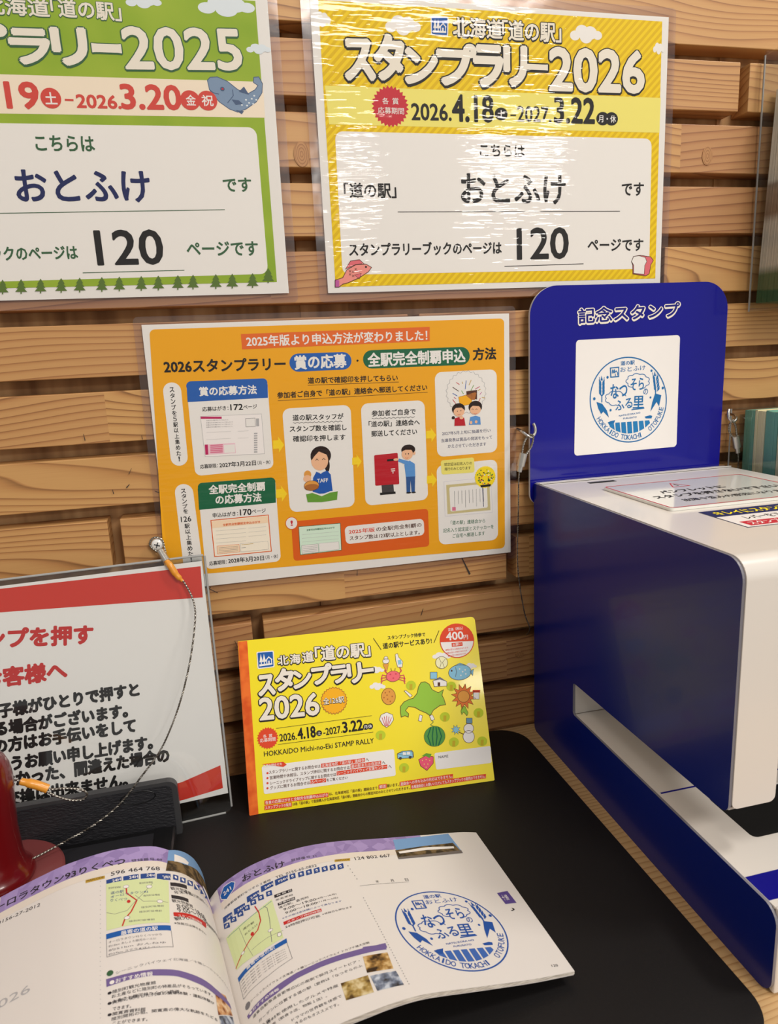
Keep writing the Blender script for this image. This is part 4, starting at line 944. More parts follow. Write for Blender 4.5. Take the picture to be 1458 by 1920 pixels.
["E",184.68,118.27,14.87,14.31,0,"w",4,0.7,"red2"],
["P",[199.48,116.42,199.63,118.45,199.48,120.47,199.03,122.46,198.29,124.36,197.27,126.14,196,127.76,194.5,129.19,192.81,130.39,190.95,131.36,188.96,132.06,186.89,132.48,184.78,132.61,182.67,132.46,180.6,132.02,178.61,131.3,176.75,130.32,175.06,129.1,173.55,127.67,172.28,126.05,171.25,124.27,170.49,122.38,170.02,120.41,169.85,118.4],"red2",5,0,"k"],
["T","定価（税込）",177.92,128.22,191,128.44,2.66,"w",0.01,6,0,"k",0],
["T","400",175.62,122.66,190.57,122.35,6.55,"w",0.04,6,0,"k",0],
["T","円",190.82,120.44,194.57,120.36,3.75,"w",0.03,6,0,"k",0],
["R",[179.6,116.62,189.19,116.54,189.13,113.42,179.55,113.5],0,"red2",6,0,"k"],
["T","お願い",180.38,114.98,188.2,115.08,2.17,"w",0.01,7,0,"k",0],
["T","価格は変わる場合があります",173.46,111.36,193.77,111.37,1.55,"red2",0,6,0,"k",0],
["T","価格は変わる場合があります",174.12,108.8,192.65,108.99,1.55,"red2",0,6,0,"k",0],
["T","価格は変わる場合があります",175.26,106.2,191.06,106.67,1.54,"red2",0,6,0,"k",0],
["R",[12.17,37.51,29.47,37.3,32.07,34.68,29.31,33.32],0,"red2",5,0,"k"],
["T","各種お問合せ先",13.22,35.95,28.33,35.87,2.12,"w",0.01,6,0,"k",0],
["E",16.3,30.16,0.88,0.85,0,"red2",5,0,"k"],
["T","スタンプラリーに関するお問合せは",17.5,30.57,59.02,30.23,2.7,"dbrown",0.01,5,0,"k",0],
["R",[59.76,31.86,95.85,31.89,95.54,28.74,59.48,28.73],0,"red2",5,0,"k"],
["T","北海道地区「道の駅」連絡会",60.07,30.23,95.24,30.37,2.58,"w",0.01,6,0,"k",0],
["T","へ",96.45,30.22,98.87,30.06,2.31,"dbrown",0.01,6,0,"k",0],
["E",16.01,26.29,0.87,0.84,0,"red2",5,0,"k"],
["T","営業時間や休館日、スタンプ押印に関するお問合せは",17.91,26.26,82.7,26.18,2.7,"dbrown",0.01,5,0,"k",0],
["R",[83.65,28.23,109.07,28.03,108.74,24.87,83.35,25.09],0,"red2",5,0,"k"],
["T","道の駅または自治体",83.95,26.6,108.45,26.51,2.59,"w",0.01,6,0,"k",0],
["T","へ",109.8,26.19,112.23,26.03,2.31,"dbrown",0.01,6,0,"k",0],
["E",15.72,22.44,0.87,0.84,0,"red2",5,0,"k"],
["T","シーニックドライブマップに関するお問合せは",17.73,22.04,71.03,22.21,2.69,"dbrown",0.01,5,0,"k",0],
["R",[71.82,24.27,113.75,24.38,113.42,21.22,71.53,21.14],0,"red2",5,0,"k"],
["T","シーニックバイウェイ支援センター",72.12,22.65,113.13,22.86,2.58,"w",0.01,6,0,"k",0],
["T","へ",114.61,22.37,117.05,22.21,2.31,"dbrown",0.01,6,0,"k",0],
["E",15.44,18.6,0.87,0.84,0,"red2",5,0,"k"],
["T","グッズに関するお問合せは",17.47,18.54,49.37,18.46,2.67,"dbrown",0.01,5,0,"k",0],
["R",[49.83,20.39,62.77,20.27,62.49,17.17,49.56,17.29],0,"red2",5,0,"k"],
["T","15ページ",50.14,18.78,62.19,18.78,2.55,"w",0.01,6,0,"k",0],
["T","をご覧ください",63.07,18.66,80.15,18.44,2.28,"dbrown",0.01,6,0,"k",0],
["R",[12.43,9.52,63.69,8.88,63.39,5.51,12.19,6.19],0,"red2",5,0,"k"],
["T","各賞の応募はがきと全駅完全制覇申込はがき",12.88,7.77,62.95,7.28,2.52,"w",0.01,6,0,"k",0],
["T","は、北海道地区「道の駅」連絡会まで",64.32,7.66,103.88,7.28,2.41,"dbrown",0.01,6,0,"k",0],
["R",[105.01,9.43,111.72,9.42,111.37,6,104.66,6.03],0,"red2",5,0,"k"],
["T","郵送",105.44,7.65,110.94,7.79,2.57,"w",0.01,6,0,"k",0],
["T","願います。",111.85,7.67,121.63,7.54,2.43,"dbrown",0.01,6,0,"k",0],
["R",[122.61,9.44,167.91,9.95,167.48,6.49,122.24,6.01],0,"red2",5,0,"k"],
["T","連絡会への持ち込みの対応はできません。",123.03,7.65,167.08,8.3,2.6,"w",0.01,6,0,"k",0],
["R",[12.15,5.64,33.84,5.38,33.57,2.04,11.9,2.32],0,"red2",5,0,"k"],
["T","スタンプブックの販売",12.6,3.9,33.12,3.79,2.5,"w",0.01,6,0,"k",0],
["T","は各「道の駅」で直接購入か北海道地区「道の駅」連絡会からの郵送対応のみとさせていただきます。",34.44,3.75,130.3,3.79,2.4,"dbrown",0.01,6,0,"k",0],
["R",[131.46,5.96,195.95,6.32,195.5,2.84,131.08,2.53],0,"red2",5,0,"k"],
["T","各種連絡会にお願いいただいてもスタンプブックの販売はできません。",131.88,4.16,195.1,4.66,2.61,"w",0.01,6,0,"k",0],
["T","NAME",157.26,24.7,165.58,24.54,2.05,"dgray",0.01,5,0,"k",0],
["P",[118.61,105.3,123.34,105.39,121.48,99.65,120.54,99.76],"bronze",4,0.3,"dbrown"],
["E",121.38,107.75,2.82,2.13,0,"w",4,0.3,"dbrown"],
["E",121.63,110.16,1.72,1.52,0,"w",4,0.3,"dbrown"],
["P",[129.93,112.48,131.89,113.04,132.5,109.9,135.69,105.72,134.73,101.24,130.82,101.67,129.83,107.13],"w",4,0.3,"dbrown"],
["P",[131.42,107.26,134.29,107.41,134.54,103.86,131.5,103.58],"sky",5,0,"k"],
["L",[121.47,95.1,117.24,96.63,115.63,93.18],0.7,"crabd",4,0],
["L",[121.34,93.9,116.99,94.24,115.45,91.38],0.7,"crabd",4,0],
["L",[121.22,92.7,116.74,91.84,115.26,89.59],0.7,"crabd",4,0],
["L",[121.94,96.56,119.61,99.86,121.32,102.72],0.9,"crabd",4,0],
["L",[125.25,98.17,124.98,101.55],0.4,"dbrown",4,0],
["L",[130.79,94.05,135.27,94.62,136.13,90.87],0.7,"crabd",4,0],
["L",[130.66,92.85,135.01,92.21,135.93,89.07],0.7,"crabd",4,0],
["L",[130.53,91.65,134.75,89.81,135.73,87.27],0.7,"crabd",4,0],
["L",[130.64,95.59,133.62,98.31,132.54,101.48],0.9,"crabd",4,0],
["L",[127.74,97.89,128.71,101.14],0.4,"dbrown",4,0],
["E",126.13,94.58,5.94,4.38,0,"crab",5,0.3,"dbrown"],
["E",123.95,96.34,0.78,0.6,0,"crabd",6,0,"k"],
["E",128.67,96.27,0.78,0.6,0,"crabd",6,0,"k"],
["E",126.12,93.06,0.78,0.6,0,"crabd",6,0,"k"],
["E",183.98,91.49,9.95,6.43,0,"sky",4,0.35,"dbrown"],
["P",[192.83,90.96,196.32,92.9,194.8,87.35],"sky",4,0.3,"dbrown"],
["P",[179.01,97.13,184.94,99.26,190.29,96.66],"sky",4,0.3,"dbrown"],
["E",176.96,93.5,0.8,0.77,0,"dbrown",5,0,"k"],
["L",[180.51,96.19,181.16,92.26,179.53,88.14],0.35,"dbrown",5,0],
["E",184,94.26,0.64,0.61,0,"w",5,0,"k"],
["E",186.43,91.68,0.64,0.61,0,"w",5,0,"k"],
["E",184.45,88.81,0.64,0.61,0,"w",5,0,"k"],
["E",188.7,92.97,0.64,0.61,0,"w",5,0,"k"],
["E",188.92,89.55,0.64,0.61,0,"w",5,0,"k"],
["E",169.04,101.31,5.27,5.06,0,"garlic",4,0.35,"dbrown"],
["L",[167.1,105.38,168.72,101.34,166.91,96.92],0.3,"dbrown",5,0],
["L",[172.58,104.01,169.83,101.22,170.91,96.79],0.3,"dbrown",5,0],
["E",120.52,78.59,5.9,6.72,0,"bronze",4,0.35,"dbrown"],
["E",118.05,81.88,0.62,0.6,0,"bronzed",5,0,"k"],
["E",121.68,82.22,0.62,0.6,0,"bronzed",5,0,"k"],
["E",123.61,78.23,0.62,0.6,0,"bronzed",5,0,"k"],
["E",119.51,76.45,0.62,0.6,0,"bronzed",5,0,"k"],
["E",116.56,78,0.62,0.6,0,"bronzed",5,0,"k"],
["E",121.64,74.41,0.62,0.6,0,"bronzed",5,0,"k"],
["E",119.39,79.77,0.62,0.6,0,"bronzed",5,0,"k"],
["P",[110.92,61.05,112.83,64.53,117.63,65.9,122.35,63.4,122.85,59.32,119.65,55.54,116.36,53.72,113.22,56.32],"w",4,0.35,"dbrown"],
["L",[113.21,62.2,115.27,54.89],0.5,"crabd",5,0],
["L",[115.28,62.72,115.87,54.81],0.5,"crabd",5,0],
["L",[117.35,63.25,116.46,54.74],0.5,"crabd",5,0],
["L",[119.27,62.25,117.06,54.67],0.5,"crabd",5,0],
["L",[121.18,61.25,117.66,54.6],0.5,"crabd",5,0],
["P",[152.97,86.99,156.2,84.65,158.19,79.85,163.24,76.69,167.95,78.74,166.15,74.38,167.49,70.88,168.37,66.23,163.26,66.08,157.34,63,154.17,58.87,150.84,61.51,145.64,64.38,142.01,67.07,136.66,68.45,133.51,65.52,136,62.53,135.4,59.91,132.75,61.42,129.53,60.61,129.13,64.09,129.69,69.26,133.19,72.61,138.09,74.3,141.28,74.68,144.81,78.05,147.05,83.86,149.46,86.93],"mapg",4,0.45,"dbrown"],
["P",[145.22,60.68,147.47,59.66,146.16,55.03,143.59,55.94],"w",4,0.3,"dbrown"],
["P",[153.39,58.96,156.12,59.38,157.56,55.46,154.78,54.59],"w",4,0.3,"dbrown"],
["P",[134.16,81.54,135.76,81.81,140.75,77.01,138.72,75.73],"w",4,0.3,"dbrown"],
["P",[159.82,86.98,166.01,89.34,171.57,84.89,171.16,81.42,160.36,82.04],"w",5,0.35,"dbrown"],
["P",[158.99,86.77,166.05,89.65,172.19,84.67,165.8,87.53],"gray",6,0,"k"],
["R",[158.29,94.5,164.14,93.85,163.46,88.1,157.63,88.76],0,"sky",6,0.3,"dbrown"],
["R",[163.62,85.33,165.83,85.08,165.47,82.07,163.26,82.32],0,"dbrown",6,0,"k"],
["B",184.68,71.17,8.56,12,0.25,"sunf",4,0.3,"dbrown"],
["E",184.68,71.17,5.11,4.85,0,"bronze",5,0.3,"dbrown"],
["P",[182.86,63.02,184.92,62.78,186.96,57.23,185.57,55.12,183.1,58.44,181.24,56.4,180.82,59.47],"mapg",4,0.3,"dbrown"],
["R",[193.63,74.27,198.74,73.68,197.92,67.35,192.82,67.94],0,"w",4,0.3,"dbrown"],
["R",[193.3,75.53,199.69,74.8,199.42,72.68,193.03,73.42],0,"red2",4,0,"k"],
["E",155.96,41.76,8.92,8.12,0,"melon",4,0.4,"dbrown"],
["L",[153.66,49.64,150.16,42.47,151.93,34.68],1,"dgreen2",5,0],
["L",[155.72,49.39,153.91,42.01,153.97,34.43],1,"dgreen2",5,0],
["L",[157.96,49.12,158.01,41.5,156.2,34.15],1,"dgreen2",5,0],
["L",[160.02,48.87,161.78,41.04,158.25,33.9],1,"dgreen2",5,0],
["L",[156.56,49.59,153.62,51.44,156.21,53.37,155.29,54.98],0.4,"dgreen2",5,0],
["P",[140.4,24.93,146.91,27.34,152.97,25.54,152.37,20.47,146.32,15.38,141.36,19.67],"straw",4,0.35,"dbrown"],
["P",[143,27.24,147.13,29.23,151.68,27.92,149.76,24.92,146.85,26.76],"green2",5,0,"k"],
["E",143.39,23.81,0.39,0.44,0,"ypale",5,0,"k"],
["E",146.55,24.15,0.39,0.44,0,"ypale",5,0,"k"],
["E",149.54,23.03,0.39,0.44,0,"ypale",5,0,"k"],
["E",144.6,20.72,0.39,0.44,0,"ypale",5,0,"k"],
["E",147.67,20.33,0.39,0.44,0,"ypale",5,0,"k"],
["E",145.85,18.07,0.39,0.44,0,"ypale",5,0,"k"],
["E",185,37.89,4.91,5.05,0,"w",4,0.35,"dbrown"],
["E",185.84,44.54,4.29,3.88,0,"w",4,0.35,"dbrown"],
["R",[184.85,53.24,189.91,52.64,189.36,48.33,184.31,48.94],0,"steel",5,0.3,"dbrown"],
["B",174.7,44.84,3.07,8,0.35,"sky",5,0.2,"dbrown"],
["L",[177.13,42.6,180.84,40.35],0.6,"dbrown",5,0],
["R",[122.98,31.53,126.88,33.24,135.53,32.89,136.04,27.68],0,"sky",4,0.35,"dbrown"],
["R",[123.06,32.26,136.53,32.03,136.27,26.92,122.88,27.74],1,"sky",4,0.35,"dbrown"],
["E",125.21,27.88,1.23,1.16,0,"dgray",5,0,"k"],
["E",133.39,27.58,1.23,1.16,0,"dgray",5,0,"k"],
["R",[127.72,32.4,130.32,32.08,130.08,29.9,127.48,30.23],0,"w",5,0,"k"],
["R",[131.11,32.27,133.87,31.92,133.63,29.75,130.88,30.1],0,"w",5,0,"k"]],"red":[["R",[5,198.8,253.5,198.8,253.5,180.5,5,180.5],0,"redb",1,0,"k"],
["R",[5,38,257,37.2,257.6,20.5,5,20.5],0,"redb",1,0,"k"],
["T","スタンプを押す",73.68,168.72,177.22,157.47,14.13,"redt",0.06,1,0,"k",0],
["T","お子様連れのお客様へ",10.74,139.81,156.11,133.74,13.77,"redt",0.06,1,0,"k",0],
["T","安全のため、お子様がひとりで押すと",37.63,112.33,205.62,109.92,10.47,"k",0.07,1,0,"k",0],
["T","ケガをする場合がございます。",63.9,100.08,195.72,95.11,10.52,"k",0.07,1,0,"k",0],
["T","保護者の方はお手伝いをして",71.21,86.84,200.3,82.51,10.54,"k",0.07,1,0,"k",0],
["T","いただきますようお願い申し上げます。",44.04,74.02,211.19,67.03,10.48,"k",0.07,1,0,"k",0],
["T","押せなかった、間違えた場合の",83.8,60.89,222.31,54.55,10.62,"k",0.07,1,0,"k",0],
["T","交換は出来ません。",105.43,46.14,190.04,41.88,10.59,"k",0.07,1,0,"k",0]],"panel":[["R",[42.95,358.62,144.73,359.17,145.81,258.92,42.42,258.21],3.2,"w",1,0,"k"],
["T","記念スタンプ",45.05,378.48,143.11,381.52,12.33,"panelblue",0.03,4,1.9,"cream2",0]],"stamp":[["L",[133.28,302.63,132.99,305.96,132.4,309.27,131.53,312.53,130.37,315.73,128.95,318.84,127.27,321.83,125.34,324.68,123.19,327.37,120.83,329.87,118.27,332.18,115.55,334.28,112.68,336.15,109.68,337.77,106.57,339.14,103.39,340.25,100.15,341.08,96.88,341.64,93.6,341.93,90.34,341.93,87.12,341.66,83.96,341.12,80.89,340.3,77.92,339.22,75.08,337.88,72.4,336.3,69.88,334.48,67.55,332.45,65.42,330.21,63.51,327.78,61.83,325.17,60.4,322.42,59.22,319.52,58.3,316.52,57.66,313.42,57.29,310.26,57.21,307.05,57.4,303.81,57.88,300.57,58.64,297.36,59.66,294.2,60.96,291.1,62.52,288.1,64.32,285.22,66.37,282.48,68.63,279.9,71.1,277.5,73.76,275.3,76.59,273.32,79.57,271.58,82.67,270.08,85.87,268.85,89.15,267.89,92.49,267.22,95.85,266.83,99.21,266.73,102.54,266.93,105.82,267.42,109.02,268.21,112.11,269.28,115.07,270.62,117.88,272.24,120.51,274.1,122.94,276.21,125.15,278.54,127.12,281.08,128.84,283.79,130.3,286.67,131.48,289.69,132.37,292.82,132.97,296.04,133.28,299.32],1.05,"ink",1,1],
["T","道の駅",86.37,337.01,100.1,337.31,3.72,"ink",0.03,1,0,"k",0],
["T","おとふけ",85.99,331.47,110.94,332.29,4.21,"ink",0.01,1,0,"k",0],
["R",[75.78,333.96,84.86,334.3,85.1,325.3,76.35,324.97],0.3,"ink",1,0,"k"],
["R",[76.85,332.99,83.84,333.27,84.02,326.29,77.37,326.01],0.3,"wst",2,0,"k"],
["P",[77.45,330.03,78.6,332.75,79.9,329.91],"ink",3,0,"k"],
["P",[79.2,329.94,80.18,332.67,81.3,329.84],"ink",3,0,"k"],
["L",[77.64,329.24,81.14,329.38],0.8,"ink",3,0],
["L",[80.27,329.11,81.98,330.73,83.43,328.96,83.49,326.63],0.8,"ink",3,0],
["L",[81.16,328.3,81.22,326.28],0.8,"ink",3,0],
["L",[108.29,314.09,109.41,314.12,110.39,314.35,111.15,314.77,111.65,315.34,111.9,316,112.54,316.39,113.62,316.61,114.53,316.96,115.16,317.45,115.44,318.05,115.36,318.7,114.96,319.36,114.33,319.99,114.8,320.54,115.21,321.15,115.32,321.79,115.07,322.43,114.48,323,113.59,323.48,112.51,323.83,111.64,324.2,111.39,324.89,110.9,325.52,110.16,326.05,109.21,326.43,108.11,326.61,106.96,326.61,105.84,326.46,104.89,326.7,103.91,327.13,102.83,327.42,101.73,327.51,100.69,327.39,99.78,327.06,99.05,326.58,98.5,326.02,97.33,326.09,96.18,326.04,95.18,325.81,94.4,325.41,93.93,324.87,93.77,324.23,93.9,323.55,93.72,323,92.87,322.59,92.22,322.08,91.9,321.49,91.94,320.86,92.35,320.24,93.05,319.66,93.96,319.17,94.02,318.57,93.97,317.9,94.2,317.24,94.75,316.66,95.59,316.2,96.64,315.88,97.8,315.72,98.9,315.61],0.65,"ink",1,0],
["L",[92.32,308.04,92.11,308.57,91.71,309.05,91.12,309.48,90.4,309.84,89.58,310.12,88.73,310.32,88.42,310.82,88.06,311.34,87.56,311.82,86.93,312.22,86.18,312.53,85.36,312.71,84.5,312.78,83.64,312.72,82.82,312.57,82.06,312.37,81.29,312.67,80.45,312.91,79.59,313.05,78.73,313.07,77.93,312.97,77.21,312.73,76.62,312.39,76.16,311.96,75.84,311.47,75.5,311.05,74.67,310.94,73.88,310.74,73.19,310.46,72.65,310.09,72.29,309.64,72.14,309.14,72.18,308.61,72.41,308.07,72.77,307.55,72.93,307.08,72.55,306.62,72.29,306.11,72.2,305.59,72.31,305.06,72.63,304.55,73.13,304.1,73.79,303.71,74.56,303.39,75.4,303.16,75.95,302.81,76.26,302.28,76.69,301.77,77.26,301.33,77.96,300.97,78.75,300.73,79.6,300.61,80.47,300.61,81.31,300.72,82.1,300.92,82.85,300.82,83.67,300.54,84.53,300.35,85.4,300.27],0.65,"ink",1,0],
["T","なつ",77.16,312.63,93.37,313.93,12.56,"ink",0.02,1,0,"k",0],
["T","そら",96.8,318.14,109.83,318.24,10.4,"ink",0.02,1,0,"k",0],
["T","の",109.72,311.14,114.23,310.89,5.08,"ink",0.02,1,0,"k",0],
["T","ふる",81.89,299.78,98.72,302.26,8.88,"ink",0.02,1,0,"k",0],
["T","里",99.62,302.21,110.4,302.05,10.84,"ink",0.02,1,0,"k",0],
["L",[98.21,295.61,111.14,296.42],1,"ink",1,0],
["T","NATSUZORA NO",85.84,290.97,107.12,292.51,1.44,"ink",0.04,1,0,"k",0],
["T","FURUSATO",90.2,288.3,103.64,288.88,1.44,"ink",0.04,1,0,"k",0],
["E",73.71,325.57,1.14,1.24,0,"ink",1,0,"k"],
["E",61.19,307.59,1.25,1.38,0,"ink",1,0,"k"],
["E",117.15,329.18,1.05,1.13,0,"ink",1,0,"k"],
["E",129.18,313.24,1.19,1.28,0,"ink",1,0,"k"],
["E",116.96,305.49,0.94,1.02,0,"ink",1,0,"k"],
["E",77.37,296.58,1.04,1.14,0,"ink",1,0,"k"],
["P",[68.13,309.38,65.82,311.7,65.57,315.14,67.71,312.84],"ink",1,0,"k"],
["P",[68.83,309.34,71.06,311.41,71.16,314.83,69.11,312.76],"ink",1,0,"k"],
["P",[68.07,312.51,65.75,314.82,65.51,318.25,67.65,315.96],"ink",1,0,"k"],
["P",[68.76,312.47,70.99,314.53,71.09,317.95,69.04,315.88],"ink",1,0,"k"],
["P",[68,315.63,65.69,317.93,65.45,321.35,67.58,319.07],"ink",1,0,"k"],
["P",[68.7,315.59,70.92,317.65,71.02,321.06,68.98,319],"ink",1,0,"k"],
["P",[67.94,318.74,65.63,321.03,65.39,324.45,67.52,322.17],"ink",1,0,"k"],
["P",[68.63,318.7,70.86,320.76,70.96,324.16,68.91,322.1],"ink",1,0,"k"],
["P",[66.98,323.13,67.76,327.42,69.24,323.01],"ink",1,0,"k"],
["L",[66.46,322.85,65.7,326.29],0.5,"ink",1,0],
["L",[69.94,322.67,70.57,326.04],0.5,"ink",1,0],
["L",[68.45,310.62,68.59,304.03],1,"ink",1,0],
["P",[122.79,310.25,120.34,312.61,120.03,316.12,122.29,313.78],"ink",1,0,"k"],
["P",[123.52,310.21,125.8,312.32,125.83,315.81,123.74,313.7],"ink",1,0,"k"],
["P",[122.27,313.46,119.82,315.81,119.5,319.31,121.76,316.97],"ink",1,0,"k"],
["P",[122.99,313.42,125.27,315.52,125.3,319,123.22,316.9],"ink",1,0,"k"],
["P",[121.74,316.66,119.3,319,118.99,322.49,121.24,320.16],"ink",1,0,"k"],
["P",[122.47,316.62,124.74,318.72,124.78,322.19,122.69,320.09],"ink",1,0,"k"],
["P",[121.22,319.85,118.78,322.18,118.47,325.66,120.72,323.34],"ink",1,0,"k"],
["P",[121.94,319.81,124.21,321.9,124.25,325.37,122.17,323.27],"ink",1,0,"k"],
["P",[119.6,324.34,120.33,328.71,121.95,324.23],"ink",1,0,"k"],
["L",[119.07,324.06,118.21,327.56],0.5,"ink",1,0],
["L",[122.68,323.87,123.27,327.31],0.5,"ink",1,0],
["L",[121.8,311.58,122.42,304.86],1,"ink",1,0],
["P",[63.34,304.66,68.97,302.76,73.67,296.65,75.93,290.17,70.17,295.76,68.1,293.67,65.2,298.74],"ink",1,0,"k"],
["P",[121.54,308.89,127.98,306.94,126.01,297.12,123.3,301.13,117.44,292.83,118.94,301.07],"ink",1,0,"k"],
["P",[76.43,283.77,80.84,285.11,81.89,278.57,77.01,281.84],"ink2",1,0,"k"],
["P",[82.26,285.06,86.71,285.12,87.85,276,82.98,278],"ink2",1,0,"k"],
["P",[88.14,285.07,92.61,285.13,93.81,274.68,88.94,275.67],"ink2",1,0,"k"],
["P",[94.05,285.08,98.53,285.14,99.77,274.53,94.9,274.57],"ink2",1,0,"k"],
["P",[99.98,285.09,104.48,285.15,105.7,275.59,100.85,274.63],"ink2",1,0,"k"],
["P",[105.93,285.1,110.45,285.16,111.61,278.05,106.78,275.92],"ink2",1,0,"k"],
["P",[111.91,285.11,116.45,285.17,117.46,282.48,112.68,278.68],"ink2",1,0,"k"],
["P",[74.79,285.95,77.78,286.87,82.2,287.38,81.36,285.52,80.01,282.74,76.45,283.29],"ink",1,0,"k"],
["P",[111.78,288.68,117.19,289.63,119.41,288.84,118.76,286.63,112.75,287.01],"ink",1,0,"k"],
["T","H",65.57,290.72,67.12,288.11,4.28,"ink",0.02,1,0,"k",0],
["T","O",67.3,287.84,69.11,285.35,4.29,"ink",0.02,1,0,"k",0],
["T","K",69.29,285.11,71.35,282.76,4.3,"ink",0.02,1,0,"k",0],
["T","K",71.53,282.56,73.82,280.37,4.31,"ink",0.02,1,0,"k",0],
["T","A",73.99,280.21,76.49,278.21,4.32,"ink",0.02,1,0,"k",0],
["T","I",77.53,277.5,78.48,276.88,4.33,"ink",0.02,1,0,"k",0],
["T","D",79.5,276.2,82.37,274.65,4.34,"ink",0.02,1,0,"k",0],
["T","O",82.5,274.58,85.51,273.29,4.35,"ink",0.02,1,0,"k",0],
["T","T",88.18,272.39,91.37,271.61,4.37,"ink",0.02,1,0,"k",0],
["T","O",91.22,271.64,94.46,271.14,4.38,"ink",0.02,1,0,"k",0],
["T","K",94.3,271.15,97.55,270.94,4.38,"ink",0.02,1,0,"k",0],
["T","A",97.39,270.95,100.62,271.03,4.39,"ink",0.02,1,0,"k",0],
["T","C",100.47,271.02,103.65,271.39,4.39,"ink",0.02,1,0,"k",0],
["T","H",103.51,271.37,106.6,272.03,4.39,"ink",0.02,1,0,"k",0],
["T","I",107.46,272.31,108.5,272.64,4.4,"ink",0.02,1,0,"k",0],
["T","O",116.45,276.63,118.79,278.47,4.4,"ink",0.02,1,0,"k",0],
["T","T",119.15,278.78,121.23,280.85,4.39,"ink",0.02,1,0,"k",0],
["T","O",121.57,281.23,123.37,283.5,4.39,"ink",0.02,1,0,"k",0],
["T","F",123.68,283.95,125.2,286.39,4.38,"ink",0.02,1,0,"k",0],
["T","U",125.47,286.89,126.69,289.48,4.38,"ink",0.02,1,0,"k",0],
["T","K",126.91,290.03,127.83,292.73,4.37,"ink",0.02,1,0,"k",0],
["T","E",127.99,293.33,128.6,296.12,4.36,"ink",0.02,1,0,"k",0]],"mtop":[],"base":[],"right":[["R",[9,138,158,138,158,124,9,124],0,"lilac",1,0,"k"],
["R",[9,124,158,124,158,118,9,118],0,"creamband",1,0,"k"],
["P",[10.01,129.79,14.23,134.62,20.24,134.07,22.43,131.46,20.43,126.19,13.98,122.31,10.24,126.31],"logo",2,0.5,"w"],
["T","241",12.69,128.62,18.76,129.19,3.34,"w",0.03,3,0,"k",0],
["T","おとふけ",27.65,129.77,56.61,126.91,5.65,"k2",0.03,2,0,"k",0],
["T","登録番号 31",61.15,127.71,78.12,125.96,2.57,"k2",0.01,2,0,"k",0],
["T","おとふけ",29.39,133.16,39.2,131.85,1.09,"k2",0,2,0,"k",0],
["T","河東郡音更町なつぞら２番地",10.56,116.75,44.91,117.05,1.98,"k2",0,2,0,"k",0],
["T","TEL 0155-65-0822",48.23,116.94,76.03,116.68,2.19,"k2",0,2,0,"k",0],
["R",[88.9,118.68,99.64,118.11,98.87,115.53,88.31,116.3],0,"gold",2,0,"k"],
["T","MAPCODE",89.44,117.67,98.6,116.86,1.51,"dbrown",0.02,3,0,"k",0],
["T","124 802 667",102.69,117.24,128.44,117.93,3.22,"k2",0.01,2,0,"k",0],
["R",[7.75,111.82,15.32,109.23,14.7,104.9,7.15,107.16],0.3,"icon",2,0,"k"],
["T","24H",10.28,107.63,14.56,107.17,1.57,"w",0.03,3,0,"k",0],
["R",[16.93,110.03,25.09,108.71,24.45,104.22,16.38,105.19],0.3,"icon",2,0,"k"],
["T","24H",19.07,106.64,24.34,106.48,1.67,"w",0.03,3,0,"k",0],
["R",[27.2,112.47,35.91,112.63,35.21,107.94,26.62,107.41],0.3,"icon",2,0,"k"],
["T","24H",29.22,109.39,35.14,110.22,1.77,"w",0.03,3,0,"k",0],
["R",[37.61,114.88,46.11,115.29,45.33,110.47,36.95,109.65],0.3,"icon",2,0,"k"],
["T","24H",39.58,112.11,45.3,112.77,1.85,"w",0.03,3,0,"k",0],
["R",[47.27,115.16,56.1,115.53,55.25,110.62,46.54,109.87],0.3,"icon",2,0,"k"],
["T","P24H",49.22,112.55,55.25,112.93,1.89,"w",0.03,3,0,"k",0],
["R",[57.12,115.12,60.93,115.1,60.41,110.43,56.49,110.54],0.3,"icon",2,0,"k"],
["E",58.69,112.8,0.79,1.18,0,"w",3,0,"k"],
["E",58.71,112.55,0.39,0.53,0,"icon",4,0,"k"],
["R",[62.75,114.49,66.6,114.66,66.04,109.95,62.08,109.87],0.3,"icon",2,0,"k"],
["E",64.33,112.22,0.78,1.19,0,"w",3,0,"k"],
["E",64.35,111.98,0.39,0.54,0,"icon",4,0,"k"],
["R",[67.98,114.18,71.89,114.55,71.28,109.78,67.27,109.53],0.3,"icon",2,0,"k"],
["E",69.57,112.01,0.77,1.22,0,"w",3,0,"k"],
["E",69.58,111.76,0.39,0.55,0,"icon",4,0,"k"],
["R",[73.23,113.92,77.21,114.46,76.55,109.63,72.48,109.21],0.3,"icon",2,0,"k"],
["E",74.82,111.79,0.77,1.24,0,"w",3,0,"k"],
["E",74.83,111.54,0.38,0.57,0,"icon",4,0,"k"],
["R",[78.57,113.62,82.61,114.31,81.89,109.41,77.77,108.85],0.3,"icon",2,0,"k"],
["E",80.17,111.54,0.77,1.27,0,"w",3,0,"k"],
["E",80.18,111.29,0.39,0.57,0,"icon",4,0,"k"],
["R",[83.99,113.52,88.1,114.36,87.33,109.39,83.13,108.67],0.3,"icon",2,0,"k"],
["E",85.59,111.46,0.78,1.3,0,"w",3,0,"k"],
["E",85.6,111.22,0.39,0.59,0,"icon",4,0,"k"],
["R",[89.23,112.95,93.41,113.94,92.59,108.91,88.3,108.02],0.3,"icon",2,0,"k"],
["E",90.84,110.94,0.77,1.32,0,"w",3,0,"k"],
["E",90.85,110.69,0.38,0.61,0,"icon",4,0,"k"],
["R",[7.15,106.74,11.65,103.56,11.41,99.44,6.73,102.81],0.3,"icon",2,0,"k"],
["E",9.24,103.09,1.31,0.91,0,"w",3,0,"k"],
["E",9.28,102.83,0.65,0.41,0,"icon",4,0,"k"],
["R",[13.16,105.79,17.2,103.54,16.97,99.33,12.76,101.79],0.3,"icon",2,0,"k"],
